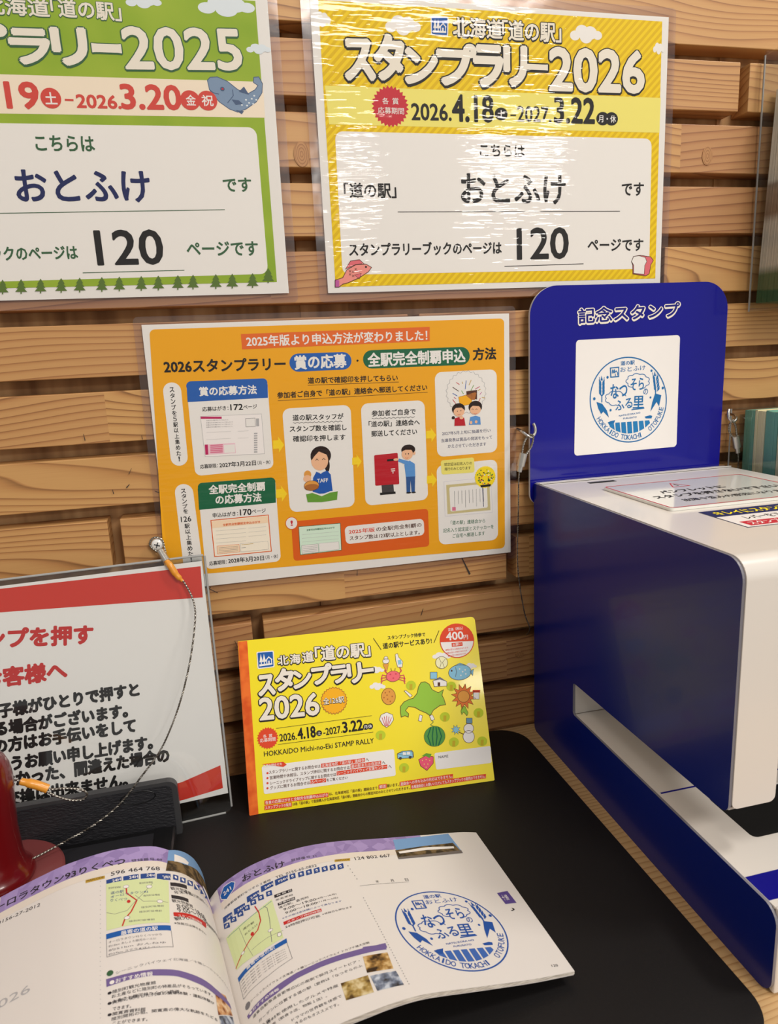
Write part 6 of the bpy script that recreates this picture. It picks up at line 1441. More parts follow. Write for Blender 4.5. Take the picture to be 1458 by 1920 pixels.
BK = json.loads(r'''{"cover":[[-0.09926,-0.0653,0.0966],[0.99731,-0.07336,0.0],[0.02748,0.3736,0.92718]],"red":[[-0.37745,-0.07596,0.0966],[0.99723,0.07432,0.0],[-0.01672,0.22433,0.97437]],"TR":[[-0.1302,-0.15,0.0966],[-0.12814,-0.14989,0.09929],[-0.12594,-0.14977,0.10186],[-0.12349,-0.14964,0.1042],[-0.12082,-0.14949,0.10628],[-0.11794,-0.14934,0.10807],[-0.11497,-0.14918,0.10968],[-0.11193,-0.14901,0.11119],[-0.10885,-0.14885,0.11258],[-0.1057,-0.14868,0.11384],[-0.1025,-0.14851,0.11494],[-0.09925,-0.14833,0.11589],[-0.09597,-0.14815,0.1167],[-0.09266,-0.14798,0.11742],[-0.08933,-0.1478,0.11805],[-0.08599,-0.14762,0.11861],[-0.08264,-0.14744,0.11909],[-0.07928,-0.14725,0.11948],[-0.07591,-0.14707,0.11979],[-0.07253,-0.14689,0.12002],[-0.06915,-0.14671,0.12016],[-0.06577,-0.14653,0.12021],[-0.06238,-0.14634,0.12016],[-0.059,-0.14616,0.12002],[-0.05562,-0.14598,0.11981],[-0.05224,-0.1458,0.11955],[-0.04887,-0.14561,0.11924],[-0.04551,-0.14543,0.11886],[-0.04216,-0.14525,0.1184],[-0.03881,-0.14507,0.11789],[-0.03547,-0.14489,0.11733],[-0.03214,-0.14471,0.11671],[-0.02882,-0.14453,0.11607],[-0.0255,-0.14435,0.11541],[-0.02218,-0.14417,0.11475],[-0.01885,-0.144,0.11411],[-0.01553,-0.14382,0.11348],[-0.0122,-0.14364,0.11287],[-0.00887,-0.14346,0.11226],[-0.00553,-0.14328,0.11166],[-0.0022,-0.1431,0.11106],[0.00113,-0.14292,0.11047],[0.00446,-0.14274,0.10987],[0.0078,-0.14256,0.10928],[0.01113,-0.14238,0.1087],[0.01447,-0.1422,0.10811],[0.0178,-0.14202,0.10753],[0.02114,-0.14184,0.10696],[0.02448,-0.14166,0.1064],[0.02782,-0.14148,0.10584],[0.03116,-0.1413,0.10529],[0.0345,-0.14112,0.10474],[0.03784,-0.14094,0.10419],[0.04117,-0.14076,0.10362],[0.04451,-0.14058,0.10304],[0.04784,-0.1404,0.10243],[0.05116,-0.14022,0.10176],[0.05446,-0.14004,0.101],[0.05773,-0.13987,0.10013],[0.06098,-0.13969,0.09918],[0.06422,-0.13952,0.0982]],"BR":[[-0.107,-0.286,0.0966],[-0.10525,-0.28591,0.0992],[-0.10346,-0.28582,0.10177],[-0.10148,-0.28572,0.1042],[-0.09934,-0.28561,0.10649],[-0.09693,-0.28549,0.10848],[-0.09432,-0.28536,0.11022],[-0.09167,-0.28522,0.11189],[-0.08886,-0.28508,0.11327],[-0.08591,-0.28493,0.11432],[-0.08289,-0.28478,0.11515],[-0.07983,-0.28463,0.11581],[-0.07676,-0.28447,0.1164],[-0.07367,-0.28431,0.11694],[-0.07058,-0.28416,0.11745],[-0.06749,-0.284,0.11794],[-0.06439,-0.28385,0.11841],[-0.0613,-0.28369,0.11888],[-0.0582,-0.28353,0.11931],[-0.05509,-0.28338,0.11967],[-0.05197,-0.28322,0.11997],[-0.04885,-0.28306,0.12024],[-0.04573,-0.2829,0.12053],[-0.04262,-0.28274,0.12086],[-0.0395,-0.28259,0.12117],[-0.03638,-0.28243,0.12139],[-0.03325,-0.28227,0.1215],[-0.03012,-0.28211,0.12156],[-0.02699,-0.28195,0.12159],[-0.02386,-0.2818,0.12153],[-0.02073,-0.28164,0.12134],[-0.01761,-0.28148,0.12103],[-0.01451,-0.28132,0.12062],[-0.01142,-0.28117,0.12012],[-0.00834,-0.28101,0.11956],[-0.00526,-0.28086,0.11897],[-0.00219,-0.2807,0.11836],[0.00088,-0.28055,0.11773],[0.00394,-0.28039,0.1171],[0.00701,-0.28024,0.11647],[0.01008,-0.28008,0.11585],[0.01315,-0.27992,0.11525],[0.01623,-0.27977,0.11466],[0.01931,-0.27961,0.11407],[0.02238,-0.27946,0.11348],[0.02546,-0.2793,0.11289],[0.02853,-0.27915,0.1123],[0.03161,-0.27899,0.11172],[0.03469,-0.27884,0.11114],[0.03777,-0.27868,0.11057],[0.04085,-0.27852,0.11002],[0.04393,-0.27837,0.10949],[0.04703,-0.27821,0.10899],[0.05012,-0.27806,0.10852],[0.05322,-0.2779,0.10809],[0.05633,-0.27774,0.10768],[0.05943,-0.27758,0.10728],[0.06254,-0.27743,0.10691],[0.06565,-0.27727,0.10654],[0.06876,-0.27711,0.10618],[0.07187,-0.27696,0.1058]],"TL":[[-0.1302,-0.15,0.0966],[-0.13075,-0.15003,0.09986],[-0.13136,-0.15006,0.10311],[-0.13214,-0.1501,0.10632],[-0.13301,-0.15015,0.10951],[-0.13394,-0.1502,0.11269],[-0.13497,-0.15026,0.11583],[-0.13612,-0.15032,0.11893],[-0.13741,-0.15039,0.12197],[-0.1388,-0.15046,0.12497],[-0.14031,-0.15055,0.12791],[-0.14198,-0.15064,0.13076],[-0.14387,-0.15074,0.13347],[-0.14598,-0.15085,0.13602],[-0.14828,-0.15098,0.13839],[-0.15084,-0.15111,0.14048],[-0.15359,-0.15126,0.14231],[-0.15636,-0.15141,0.14411],[-0.15929,-0.15157,0.14563],[-0.16241,-0.15174,0.14671],[-0.16561,-0.15191,0.14751],[-0.16884,-0.15208,0.14819],[-0.17209,-0.15226,0.14877],[-0.17536,-0.15244,0.14925],[-0.17864,-0.15261,0.14961],[-0.18194,-0.15279,0.14982],[-0.18524,-0.15297,0.14987],[-0.18854,-0.15315,0.14979],[-0.19184,-0.15332,0.14963],[-0.19513,-0.1535,0.14938],[-0.19842,-0.15368,0.14906],[-0.2017,-0.15386,0.14867],[-0.20497,-0.15403,0.14822],[-0.20823,-0.15421,0.14773],[-0.21149,-0.15438,0.14718],[-0.21472,-0.15456,0.14648],[-0.21791,-0.15473,0.14566],[-0.22109,-0.1549,0.14476],[-0.22425,-0.15507,0.14381],[-0.22741,-0.15524,0.14283],[-0.23056,-0.15541,0.14184],[-0.2337,-0.15558,0.14082],[-0.23684,-0.15575,0.13979],[-0.23997,-0.15592,0.13874],[-0.24309,-0.15609,0.13767],[-0.24621,-0.15626,0.13657],[-0.24932,-0.15642,0.13546],[-0.25241,-0.15659,0.13431],[-0.25549,-0.15676,0.13312],[-0.25855,-0.15692,0.13187],[-0.2616,-0.15709,0.1306],[-0.26464,-0.15725,0.12931],[-0.26767,-0.15741,0.12799],[-0.2707,-0.15758,0.12666],[-0.27372,-0.15774,0.12533],[-0.27674,-0.1579,0.124],[-0.27977,-0.15807,0.12269],[-0.28282,-0.15823,0.12141],[-0.28586,-0.15839,0.12013],[-0.28891,-0.15856,0.11886],[-0.29196,-0.15872,0.1176]],"BL":[[-0.107,-0.286,0.0966],[-0.10758,-0.28603,0.09966],[-0.10825,-0.28607,0.10269],[-0.1091,-0.28611,0.10569],[-0.11003,-0.28616,0.10866],[-0.11104,-0.28622,0.1116],[-0.11217,-0.28628,0.11449],[-0.11346,-0.28635,0.11733],[-0.11486,-0.28642,0.1201],[-0.11638,-0.28651,0.12282],[-0.11805,-0.2866,0.12544],[-0.11993,-0.2867,0.12792],[-0.12202,-0.28681,0.13021],[-0.1243,-0.28693,0.13233],[-0.12679,-0.28707,0.13418],[-0.12945,-0.28721,0.13578],[-0.13215,-0.28736,0.13734],[-0.13495,-0.28751,0.13867],[-0.13791,-0.28767,0.13961],[-0.14094,-0.28783,0.1403],[-0.14399,-0.28799,0.14088],[-0.14706,-0.28816,0.14138],[-0.15014,-0.28833,0.1418],[-0.15323,-0.28849,0.14213],[-0.15633,-0.28866,0.14233],[-0.15943,-0.28883,0.14241],[-0.16254,-0.289,0.14238],[-0.16564,-0.28916,0.14226],[-0.16874,-0.28933,0.14208],[-0.17184,-0.2895,0.14184],[-0.17493,-0.28966,0.14154],[-0.17802,-0.28983,0.14118],[-0.1811,-0.29,0.14078],[-0.18418,-0.29016,0.14037],[-0.18724,-0.29033,0.13985],[-0.19028,-0.29049,0.13921],[-0.19331,-0.29065,0.13849],[-0.19631,-0.29082,0.13771],[-0.19931,-0.29098,0.1369],[-0.20231,-0.29114,0.13608],[-0.2053,-0.2913,0.13523],[-0.20829,-0.29146,0.13437],[-0.21127,-0.29162,0.13349],[-0.21424,-0.29178,0.1326],[-0.21722,-0.29194,0.1317],[-0.22018,-0.2921,0.13077],[-0.22314,-0.29226,0.12982],[-0.22609,-0.29242,0.12884],[-0.22903,-0.29258,0.12783],[-0.23195,-0.29274,0.12677],[-0.23486,-0.2929,0.12569],[-0.23777,-0.29305,0.12459],[-0.24067,-0.29321,0.12347],[-0.24356,-0.29336,0.12234],[-0.24646,-0.29352,0.12121],[-0.24935,-0.29368,0.12008],[-0.25225,-0.29383,0.11897],[-0.25517,-0.29399,0.11789],[-0.25808,-0.29415,0.11681],[-0.261,-0.2943,0.11573],[-0.26391,-0.29446,0.11466]]}''')
# ------------------------------------------------------------------ the setting
PITCH = .0498; TOP0 = .6315; SH_ = .0387
wall = tag(box('wall_back', (-2.0, .0250, T-.75), (2.2, .040, 1.6), M_board), 'brown backing board wall behind a screen of horizontal wooden slats', 'wall', kind='structure')
joints = {-2: [.02], -1: [.3742], 0: [-.5, .55], 1: [-.28, .62], 2: [.2975, -.62], 3: [.07, .7], 4: [-.42, .52], 5: [.12, .66], 6: [-.182, .48], 7: [.1545, -.5], 8: [-.078, .58], 9: [-.36, .41], 10: [.25, -.25]}
_slat_mesh = {}
for k in range(-12, 13):
    if k > 10: continue
    z1 = TOP0-PITCH*k; z0 = z1-SH_; js = sorted(joints.get(k, [random.uniform(-.6, .6)]))
    js = [-1.15+.07*(k % 5)]+js+[1.12+.06*(k % 4)]; xs = [-1.9]+js+[2.1]
    for a, b_ in zip(xs, xs[1:]):
        a2 = a+(.0048 if a > -1.9 else 0); b2 = b_-(.0048 if b_ < 2.1 else 0); Lh = (b2-a2)/2
        key = round(Lh, 4)
        if key not in _slat_mesh:
            bm = bmesh.new(); add_box(bm, (-Lh, 0, -SH_/2), (Lh, .0212, SH_/2), .0006); me = bpy.data.meshes.new('slat'); bm.to_mesh(me); bm.free(); me.materials.append(M_slat); _slat_mesh[key] = me
        o = link(bpy.data.objects.new('slat', _slat_mesh[key]), wall); o.location = ((a2+b2)/2, .0012+random.uniform(0, .0006), (z0+z1)/2)
for i, x in enumerate((-.85, -.4, .0, .385, .8)):
    box('batten', (x-.02, .0232, T-.1), (x+.02, .0250, 1.5), M_board, wall)
floor = tag(box('floor', (-2.5, -7, -.68), (3.5, .05, -.65), mat('grey_floor', (120, 112, 104), .5)), 'dull grey shop floor under the counter', 'floor', kind='structure')
# counter table
tb = thing('counter_table', 'oak counter table standing against the slatted wall', 'table', (0, 0, -.65))
box('tabletop', (-1.9, -.52, T+.65-.03), (2.1, .0, T+.65), M_table, tb, .001)
for x in (-1.8, 2.0):
    for y in (-.46, -.06): box('leg', (x-.03, y-.03, 0), (x+.03, y+.03, T+.65-.03), M_table, tb, .002)
# desk mat
bm = bmesh.new(); q = rounded([(-.82, -.335), (.1625, -.335), (.1572, -.004), (-.82, -.004)], .027, 10); prism(bm, q, T+.0002, T+.002, XY)
tag(mesh_obj('desk_mat', bm, M_mat), 'large black desk mat with rounded corners on the counter', 'mat')
TM = T+.002
# ------------------------------------------------------------------ laminated sheets on the wall
def sheet_basis(org, ang, y):
    c, s_ = math.cos(ang), math.sin(ang); return Matrix(((c, 0, -s_, org[0]), (0, 1, 0, y), (s_, 0, c, org[2]), (0, 0, 0, 1)))
def laminated(name, label, org, ang, y, data, W_=297, H_=210, margin=5):
    t = thing(name, label, 'poster', basis=sheet_basis(org, ang, y))
    wv = lambda u, v: .0
    bm = bmesh.new(); add_box(bm, (0, 0, 0), (W_/1000, .0002, H_/1000)); mesh_obj('paper', bm, M_paper, t)
    print_on(data, flat(), t)
    m = margin/1000; o_ = rounded([(-m, -m), (W_/1000+m, -m), (W_/1000+m, H_/1000+m), (-m, H_/1000+m)], .004, 5)
    hole = [(0, 0), (W_/1000, 0), (W_/1000, H_/1000), (0, H_/1000)]
    bm = bmesh.new(); prism(bm, o_, .00025, .00055, XZ, holes=[hole]); mesh_obj('laminate_margin', bm, M_filmedge, t)
    bm = bmesh.new(); vs = [bm.verts.new((x, -.0006, z)) for x, z in hole]; bm.faces.new(vs); mesh_obj('laminate_film', bm, M_film, t)
    return t
laminated('laminated_poster', 'yellow laminated stamp rally 2026 sign, pinned above the blue stamping machine', (0, 0, .5), 0.0021137, -.0008, D['yellow'], margin=7)
laminated('laminated_poster', 'green laminated stamp rally 2025 sign with a grey fish, cut by the edge', (-.3280135, 0, .5005128), 0.000922, -.0008, D['green'], margin=7)
laminated('laminated_poster', 'orange laminated sheet explaining how to apply, with small cartoon people', (-.1439682, 0, .2704627), -.0022239, -.0008, D['orange'], margin=6)
# ------------------------------------------------------------------ stamping machine
mx = .1715; TOPZ = .334; FY = -.271; BY = -.312; xr = .3665
mc = thing('stamping_machine', 'blue and white counter stamping machine with a tall blue back panel', 'machine', (mx, -.01, T))
def loc_(fn): return lambda u, v, d: tuple(Vector(fn(u, v, d))-Vector((mx, -.01, T)))
side = rounded([(-.0105, T), (-.0105, TOPZ-.0005), (FY, TOPZ-.0005), (FY, .1805), (-.0855, .1775), (-.0855, .1490), (BY, .1490), (BY, T)], [.006, .001, .0125, .006, .0025, .003, .010, .010], 8)
M_bedge = mat('side_panel_edge', (128, 126, 134), .4)
def side_plate(x0, x1):
    bm = bmesh.new(); prism(bm, side, x0, x1, loc_(YZ)); o = mesh_obj('side_panel', bm, [M_blue, M_bedge], mc)
    for f in o.data.polygons:
        if abs(f.normal.x) < .5: f.material_index = 1
    return o
o = side_plate(mx, mx+.0018)
o = side_plate(xr-.0018, xr); tag(o, 'far side panel')
# thin bright rim round the panel edge
# hood: one bent sheet, top and front
prof = rounded([(-.0105, TOPZ), (FY-.0008, TOPZ), (FY-.0008, .2253)], [0, .0125, 0], 10); inner = [(y+(.0015 if y < -.26 else 0), z-(.0015 if z > .33 else 0)) for y, z in prof]
inner = rounded([(-.0105, TOPZ-.0015), (FY+.0007, TOPZ-.0015), (FY+.0007, .2253)], [0, .011, 0], 10)
bm = bmesh.new(); prism(bm, prof+inner[::-1], mx+.0019, xr-.0019, loc_(YZ)); autosmooth(mesh_obj('hood', bm, M_white, mc), 40)
fp = rounded([(mx+.0019, .2253), (mx+.0019, .1835), (.2026, .1835), (.2026, .2253)], [0, .004, .004, 0], 6)
plate('front_plate', fp, FY-.0008, FY+.0007, loc_(XZ), M_white, mc)
fp = rounded([(xr-.033, .2253), (xr-.033, .1835), (xr-.0019, .1835), (xr-.0019, .2253)], [0, .004, .004, 0], 6)
plate('front_plate', fp, FY-.0008, FY+.0007, loc_(XZ), M_white, mc)
L0 = Vector((mx, -.01, T))
def mbox(name, lo, hi, m, bev=0, parent=None):
    return box(name, tuple(Vector(lo)-L0), tuple(Vector(hi)-L0), m, parent or mc, bev)
mbox('hood_underside', (mx+.002, FY+.002, .1815), (.2026, -.084, .183), M_inner)
mbox('hood_underside', (.2026, -.19, .1815), (xr-.034, -.084, .183), M_inner)
mbox('inner_wall', (mx+.002, -.0865, .1495), (xr-.002, -.0850, .182), M_inner)
mbox('inner_wall', (.2026, -.20, .183), (xr-.034, -.198, .33), M_inner)
mbox('ink_unit', (.215, -.19, .184), (xr-.046, -.10, .30), M_black, .003)
# base: deck with a dark well for the paper
well = rounded([(.2020, -.2585), (.3360, -.2585), (.3360, -.215), (.2020, -.215)], .004, 5)
deck = [(mx+.0019, BY+.004), (xr-.0019, BY+.004), (xr-.0019, -.086), (mx+.0019, -.086)]
plate('base_deck', deck, .1474, .1489, loc_(XY), M_white, mc, holes=[well])
mbox('stamping_well', (.198, -.264, .1425), (.340, -.208, .1440), M_dark)
mbox('base_front', (mx+.0019, BY, T+.001), (xr-.0019, BY+.004, .1489), M_white, .001)
mbox('seam_line', (.1755, -.2030, .14885), (xr-.004, -.2016, .14905), M_blue2)
mbox('blue_label', (mx+.0022, -.3035, .1489), (xr-.01, -.2852, .1492), M_blue2)
for x0 in (.2045, .262, .301): mbox('label_mark', (x0, -.2985, .1492), (x0+.026, -.2975, .14925), M_edge); 
# back panel
pan = rounded([(.1685, .3135), (.3610, .3135), (.3612, .5008), (.1688, .5008)], [.010, .010, .0245, .0245], 12)
bm = bmesh.new(); prism(bm, pan, -.0092, -.0062, loc_(XZ)); o = mesh_obj('back_panel', bm, [M_blue2, M_edge], mc)
for f in o.data.polygons:
    if abs(f.normal.y) < .5: f.material_index = 1
e = bpy.data.objects.new('stamp_display', None); link(e, o); e.location = Vector((.1685, -.0092, .0966))-L0; e.empty_display_size = .01
P = Print(); P.items(D['panel']); P.items(stamp_items(94.71, 304.87, 37.83, 0)); 
# printed sheet and heading on the panel
its = [i for i in D['panel'] if i[0] != 'T']; 
bpy.data.objects.remove(e)
offv = Vector((.1685, -.0092, .0966))-L0
fn_panel = lambda u, v, d: np.c_[u/1000+offv.x, -d/1000+offv.y, v/1000+offv.z]
P = Print(); P.items(its); ps = P.build('sample_sheet', fn_panel, o, base=.15)
P = Print(); P.items(stamp_items(94.71, 304.87, 37.83, 0)); P.build('stamp_impression', fn_panel, o, base=.26); 
P = Print(); P.items([i for i in D['panel'] if i[0] == 'T']); P.build('lettering', fn_panel, o, base=.05)
# top: slot, seam, warning plate and stickers
mbox('card_slot', (mx+.0402, -.0370, TOPZ), (mx+.0655, -.0312, TOPZ+.0002), M_dark)
mbox('top_seam', (mx+.001, -.0215, TOPZ), (xr-.001, -.0206, TOPZ+.0002), M_dark)
mbox('seam_rim', (mx+.001, -.0205, TOPZ), (xr-.001, -.0185, TOPZ+.0010), M_white)
wp = rounded([(mx+.0355, -.1565), (mx+.1665, -.1565), (mx+.1665, -.0650), (mx+.0355, -.0650)], .003, 5)
plate('warning_plate', wp, TOPZ+.0002, TOPZ+.0022, loc_(XY), mat('warning_white', (232, 232, 224), .12, coat=.5), mc)
def top_print(P, name, dz, parent=mc):
    P.build(name, lambda u, v, d: np.c_[u/1000, v/1000-.302, (TOPZ-T)+dz+d/1000], parent)
P = Print()
o_ = rounded([(37, 157), (165, 157), (165, 246), (37, 246)], 3, 5); P.line(o_, 1.1, 1, 'dred', True)
P.line([(83, 221), (98, 221), (90.5, 236)], .9, 1, 'dred', True); P.line([(90.5, 224.5), (90.5, 231)], .9, 1, 'k')
P.text('パンフレットに', 62, 207, 118, 207, 9, 'k', .04, 1, 0, 'k', 0); P.text('スタンプを押さないで下さい', 47, 192, 156, 192, 9, 'k', .04, 1, 0, 'k', 0); P.text('故障や歪みの原因になります', 59, 175, 150, 175, 8, 'k', .01, 1, 0, 'k', 0)
top_print(P, 'warning_lettering', .0022)
P = Print(); P.poly([(50, 98), (180, 98), (180, 145), (50, 145)], 1, 'w'); P.poly([(50, 128), (180, 128), (180, 145), (50, 145)], 2, 'navy'); P.text('キレイにスタンプを押すには', 56, 136.5, 150, 136.5, 10, 'yel', .03, 3, 0, 'k', 0); P.text('レバーを下までゆっくり', 66, 120, 128, 120, 8, 'k', .02, 2, 0, 'k', 0)
P.poly([(55, 101), (84, 101), (84, 112), (55, 112)], 2, 'dred'); P.text('スタンプ', 58, 106.5, 81, 106.5, 7, 'w', .02, 3, 0, 'k', 0); P.text('がついたら離してください', 88, 106.5, 150, 106.5, 7, 'k', .01, 2, 0, 'k', 0)
P.line([(50, 98), (180, 98), (180, 145), (50, 145)], .7, 2.5, 'navy', True)
P.poly(rounded([(86, 76), (150, 76), (150, 87), (86, 87)], 5, 5), 1, 'violet2'); P.text('POWER', 94, 81.5, 118, 81.5, 5, 'w', .02, 2, 0, 'k', 0)
top_print(P, 'instruction_stickers', .0)
# ------------------------------------------------------------------ red-banded notice in a clear stand
def frame(b):
    o_, d, u = [Vector(x) for x in b]; n = u.cross(d)   # n points away from the viewer
    return Matrix(((d.x, n.x, u.x, o_.x), (d.y, n.y, u.y, o_.y), (d.z, n.z, u.z, o_.z), (0, 0, 0, 1))), n
Bm, _n = frame(BK['red'])
if _n.y < 0: raise RuntimeError('normal')
Bm.translation = Bm.translation+Vector((0, 0, .0006))
rs = thing('notice_stand', 'clear acrylic stand holding a white notice with red bands and red heading', 'sign stand', basis=Bm)
bm = bmesh.new(); prism(bm, rounded([(0, 0), (.2655, 0), (.2665, .2075), (0, .2075)], [.003, .005, .002, .002], 5), -.0012, 0, XZ); mesh_obj('front_pane', bm, [M_acryl], rs)
bm = bmesh.new(); prism(bm, rounded([(0, 0), (.2655, 0), (.2665, .2075), (0, .2075)], [.003, .005, .002, .002], 5), .0008, .002, XZ); mesh_obj('back_pane', bm, [M_acryl], rs)
for q in ([(.2655, .004), (.2665, .207)], [(.002, .2075), (.2655, .2075)], [(.004, 0), (.2605, 0)]):
    tube('polished_edge', [(q[0][0], 0, q[0][1]), (q[1][0], 0, q[1][1])], .0009, M_acryledge, rs, seg=6)
bm = bmesh.new(); add_box(bm, (.003, .0002, .0150), (.2640, .0006, .2030)); mesh_obj('notice_paper', bm, M_paper, rs)
P = Print(); fr_ = lambda u, v, d: np.c_[u/1000, .0002-d/1000, v/1000]; P.poly([(5, 201.8), (117, 201), (262.6, 198.9), (261.6, 173.8), (115.7, 183.6), (5, 192)], 1, 'redb'); P.build('red_band', fr_, rs, base=.02); P = Print(); P.poly([(60, 16), (230, 31.4), (260.4, 38.2), (260.4, 19.8), (230, 17.3), (60, 15.6)], 1, 'redb')
P.build('red_band', fr_, rs, base=.02)
P = Print(); P.items([i for i in D['red'] if i[0] == 'T']); P.build('lettering', fr_, rs, base=.02)
cf_, sf_ = math.cos(R_(13)), math.sin(R_(13)); bm = bmesh.new(); prism(bm, [(.02, 0.004), (.245, 0.004), (.245, .05), (.02, .05)], .0002, .0022, lambda u, v, d: (u, v*cf_-d*sf_, v*sf_+d*cf_)); mesh_obj('foot', bm, M_acryl, rs)
# ------------------------------------------------------------------ closed stamp book leaning on the wall
Bm, _n = frame(BK['cover']); Bm.translation = Bm.translation+Vector((0, 0, .0003))
cb = thing('stamp_rally_book', 'closed yellow stamp rally guidebook with orange spine leaning on the slats', 'book', basis=Bm)
CW, CH, CT = .2028, .1371, .0085
box('page_block', (.001, .0005, .0005), (CW-.0008, CT-.0005, CH-.0007), M_pages, cb)
bm = bmesh.new(); prism(bm, rounded([(0, 0), (CW, 0), (CW, CH), (0, CH)], [0, .001, .0035, 0], 4), 0, .0004, XZ); mesh_obj('front_cover', bm, mat('cover_yellow', COL['yel'], .25, coat=.3), cb)
bm = bmesh.new(); prism(bm, rounded([(0, 0), (CW, 0), (CW, CH), (0, CH)], [0, .001, .0035, 0], 4), CT-.0004, CT, XZ); mesh_obj('back_cover', bm, mat('cover_navy', (40, 50, 90), .25, coat=.3), cb)
box('spine', (-.0003, 0, 0), (.0003, CT, CH), mat('cover_orange', COL['spine'], .3), cb)
print_on([i for i in D['cover'] if not (i[0] == 'R' and i[3] == 'yel')], flat(), cb, base=.02)
# ------------------------------------------------------------------ open book with curved pages
def page_fn(A, B, off=0., flip=False):
    A = np.array(A); B = np.array(B); n = len(A)-1
    w_ = (B-A); 
    def fn(u, v, d):
        s_ = np.clip(u/203.*n, 0, n-1e-6); i = np.floor(s_).astype(int); f = (s_-i)[:, None]; t = (1-v/138.)[:, None]
        a = A[i]*(1-f)+A[i+1]*f; b = B[i]*(1-f)+B[i+1]*f; p_ = a*(1-t)+b*t
        tu = (A[i+1]-A[i])*(1-t)+(B[i+1]-B[i])*t; tv = b-a; nn = np.cross(tv, tu); nn /= np.linalg.norm(nn, axis=1)[:, None]
        nn *= np.sign(nn[:, 2:3]+1e-9)*1.0 if not flip else 1.0
        return p_+nn*((np.asarray(d)+off)/1000)[:, None]
    return fn
def cutter(V, F, K, du=203/60., dv=13.8):
    V = V.tolist(); out = []; KK = []
    def clip(poly, ax, val, keep_less):
        res = []
        for i in range(len(poly)):
            a, b = poly[i-1], poly[i]; ia = (a[ax] <= val) == keep_less or a[ax] == val; ib = (b[ax] <= val) == keep_less or b[ax] == val
            if ia != ib: t = (val-a[ax])/(b[ax]-a[ax]); res.append([a[j]+(b[j]-a[j])*t for j in range(3)])
            if ib: res.append(b)
        return res
    for tri, k in zip(F.tolist(), K):
        polys = [[V[i] for i in tri]]
        for ax, st in ((0, du), (1, dv)):
            nxt = []
            for pl in polys:
                lo = min(q[ax] for q in pl); hi = max(q[ax] for q in pl); i0 = int(math.floor(lo/st+1e-6)); i1 = int(math.floor(hi/st-1e-6))
                if i1 <= i0: nxt.append(pl); continue
                rest = pl
                for c_ in range(i0+1, i1+1):
                    a = clip(rest, ax, c_*st, True); rest = clip(rest, ax, c_*st, False)
                    if len(a) > 2: nxt.append(a)
                    if len(rest) < 3: break
                if len(rest) > 2: nxt.append(rest)
            polys = nxt
        for pl in polys:
            b0 = len(out)
            for j in range(1, len(pl)-1): out += [pl[0], pl[j], pl[j+1]]; KK.append(k)
    V2 = np.array(out); return V2, np.arange(len(out)).reshape(-1, 3), KK
ob = thing('open_stamp_book', 'open stamp rally guidebook with curved pages and a round blue stamp impression', 'book', (-.1302, -.150, TM))
obl = -Vector((-.1302, -.150, TM)); OB = np.array(obl)
def page_grid(fn, thick0, thick1, name, m, parent, nu=60, nv=10, side=1):
    U, V = np.meshgrid(np.linspace(0, 203, nu+1), np.linspace(0, 138, nv+1), indexing='ij'); u = U.ravel(); v = V.ravel()
    top = fn(u, v, np.zeros(len(u))) + OB; th = thick0+(thick1-thick0)*np.clip(u/203, 0, 1)**.7; bot = fn(u, v, -th) + OB
    bot[:, 2] = np.maximum(bot[:, 2], .0003)
    co = np.r_[top, bot]; n = len(top); F = []; idx = lambda i, j: i*(nv+1)+j
    for i in range(nu):
        for j in range(nv):
            a, b, c, d = idx(i, j), idx(i+1, j), idx(i+1, j+1), idx(i, j+1); F.append((a, b, c, d)); F.append((n+a, n+d, n+c, n+b))
    for i in range(nu): F.append((idx(i, 0), n+idx(i, 0), n+idx(i+1, 0), idx(i+1, 0))); F.append((idx(i, nv), idx(i+1, nv), n+idx(i+1, nv), n+idx(i, nv)))
    for j in range(nv): F.append((idx(0, j), idx(0, j+1), n+idx(0, j+1), n+idx(0, j))); F.append((idx(nu, j), n+idx(nu, j), n+idx(nu, j+1), idx(nu, j+1)))
    me = bpy.data.meshes.new(name); me.from_pydata(co.tolist(), [], F); me.materials.append(m); me.update()
    bm = bmesh.new(); bm.from_mesh(me); bmesh.ops.recalc_face_normals(bm, faces=bm.faces[:]); bm.to_mesh(me); bm.free()
    me.shade_smooth(); me.set_sharp_from_angle(angle=R_(40)); return link(bpy.data.objects.new(name, me), parent)
fr = page_fn(BK['TR'], BK['BR']); fl = page_fn(BK['TL'], BK['BL'], flip=True)
def fl_print(u, v, d): return fl(203-u, v, -np.asarray(d))
_t = fl(np.array([100.]), np.array([60.]), np.array([1.]))-fl(np.array([100.]), np.array([60.]), np.array([0.]))
sgn = 1 if _t[0, 2] > 0 else -1
fl2 = lambda u, v, d: fl(u, v, sgn*np.asarray(d))
rp = page_grid(lambda u, v, d: fr(u, v, d), .12, .12, 'right_page', M_bookpaper, ob)
page_grid(lambda u, v, d: fr(u, v, d-.3), 3.6, 1.6, 'right_page_block', M_pages, ob)
lp = page_grid(fl2, .12, .12, 'left_page', M_bookpaper, ob)
page_grid(lambda u, v, d: fl2(u, v, d-.3), 4.5, 2.5, 'left_page_block', M_pages, ob)
page_grid(lambda u, v, d: fr(u*.998, v, d-.45-3.6+2.0*np.clip(u/203, 0, 1)**.7), .3, .3, 'cover_sheet', mat('cover_white', (214, 208, 204), .3), ob)
its = D['right']+stamp_items(142, 44.6, 33.6, -.035)
def book_print(its, fn, parent):
    for nm, x, st in (('artwork', [i for i in its if i[0] != 'T'], .04), ('lettering', [i for i in its if i[0] == 'T'], .04)):
        P = Print(); P.items(x); P.build(nm, lambda u, v, d: fn(u, v, d)+OB, parent, base=.05, step=st, book=True, cut=cutter)
book_print(its, fr, rp)
book_print(D['left'], lambda u, v, d: fl2(203-u, v, d), lp)
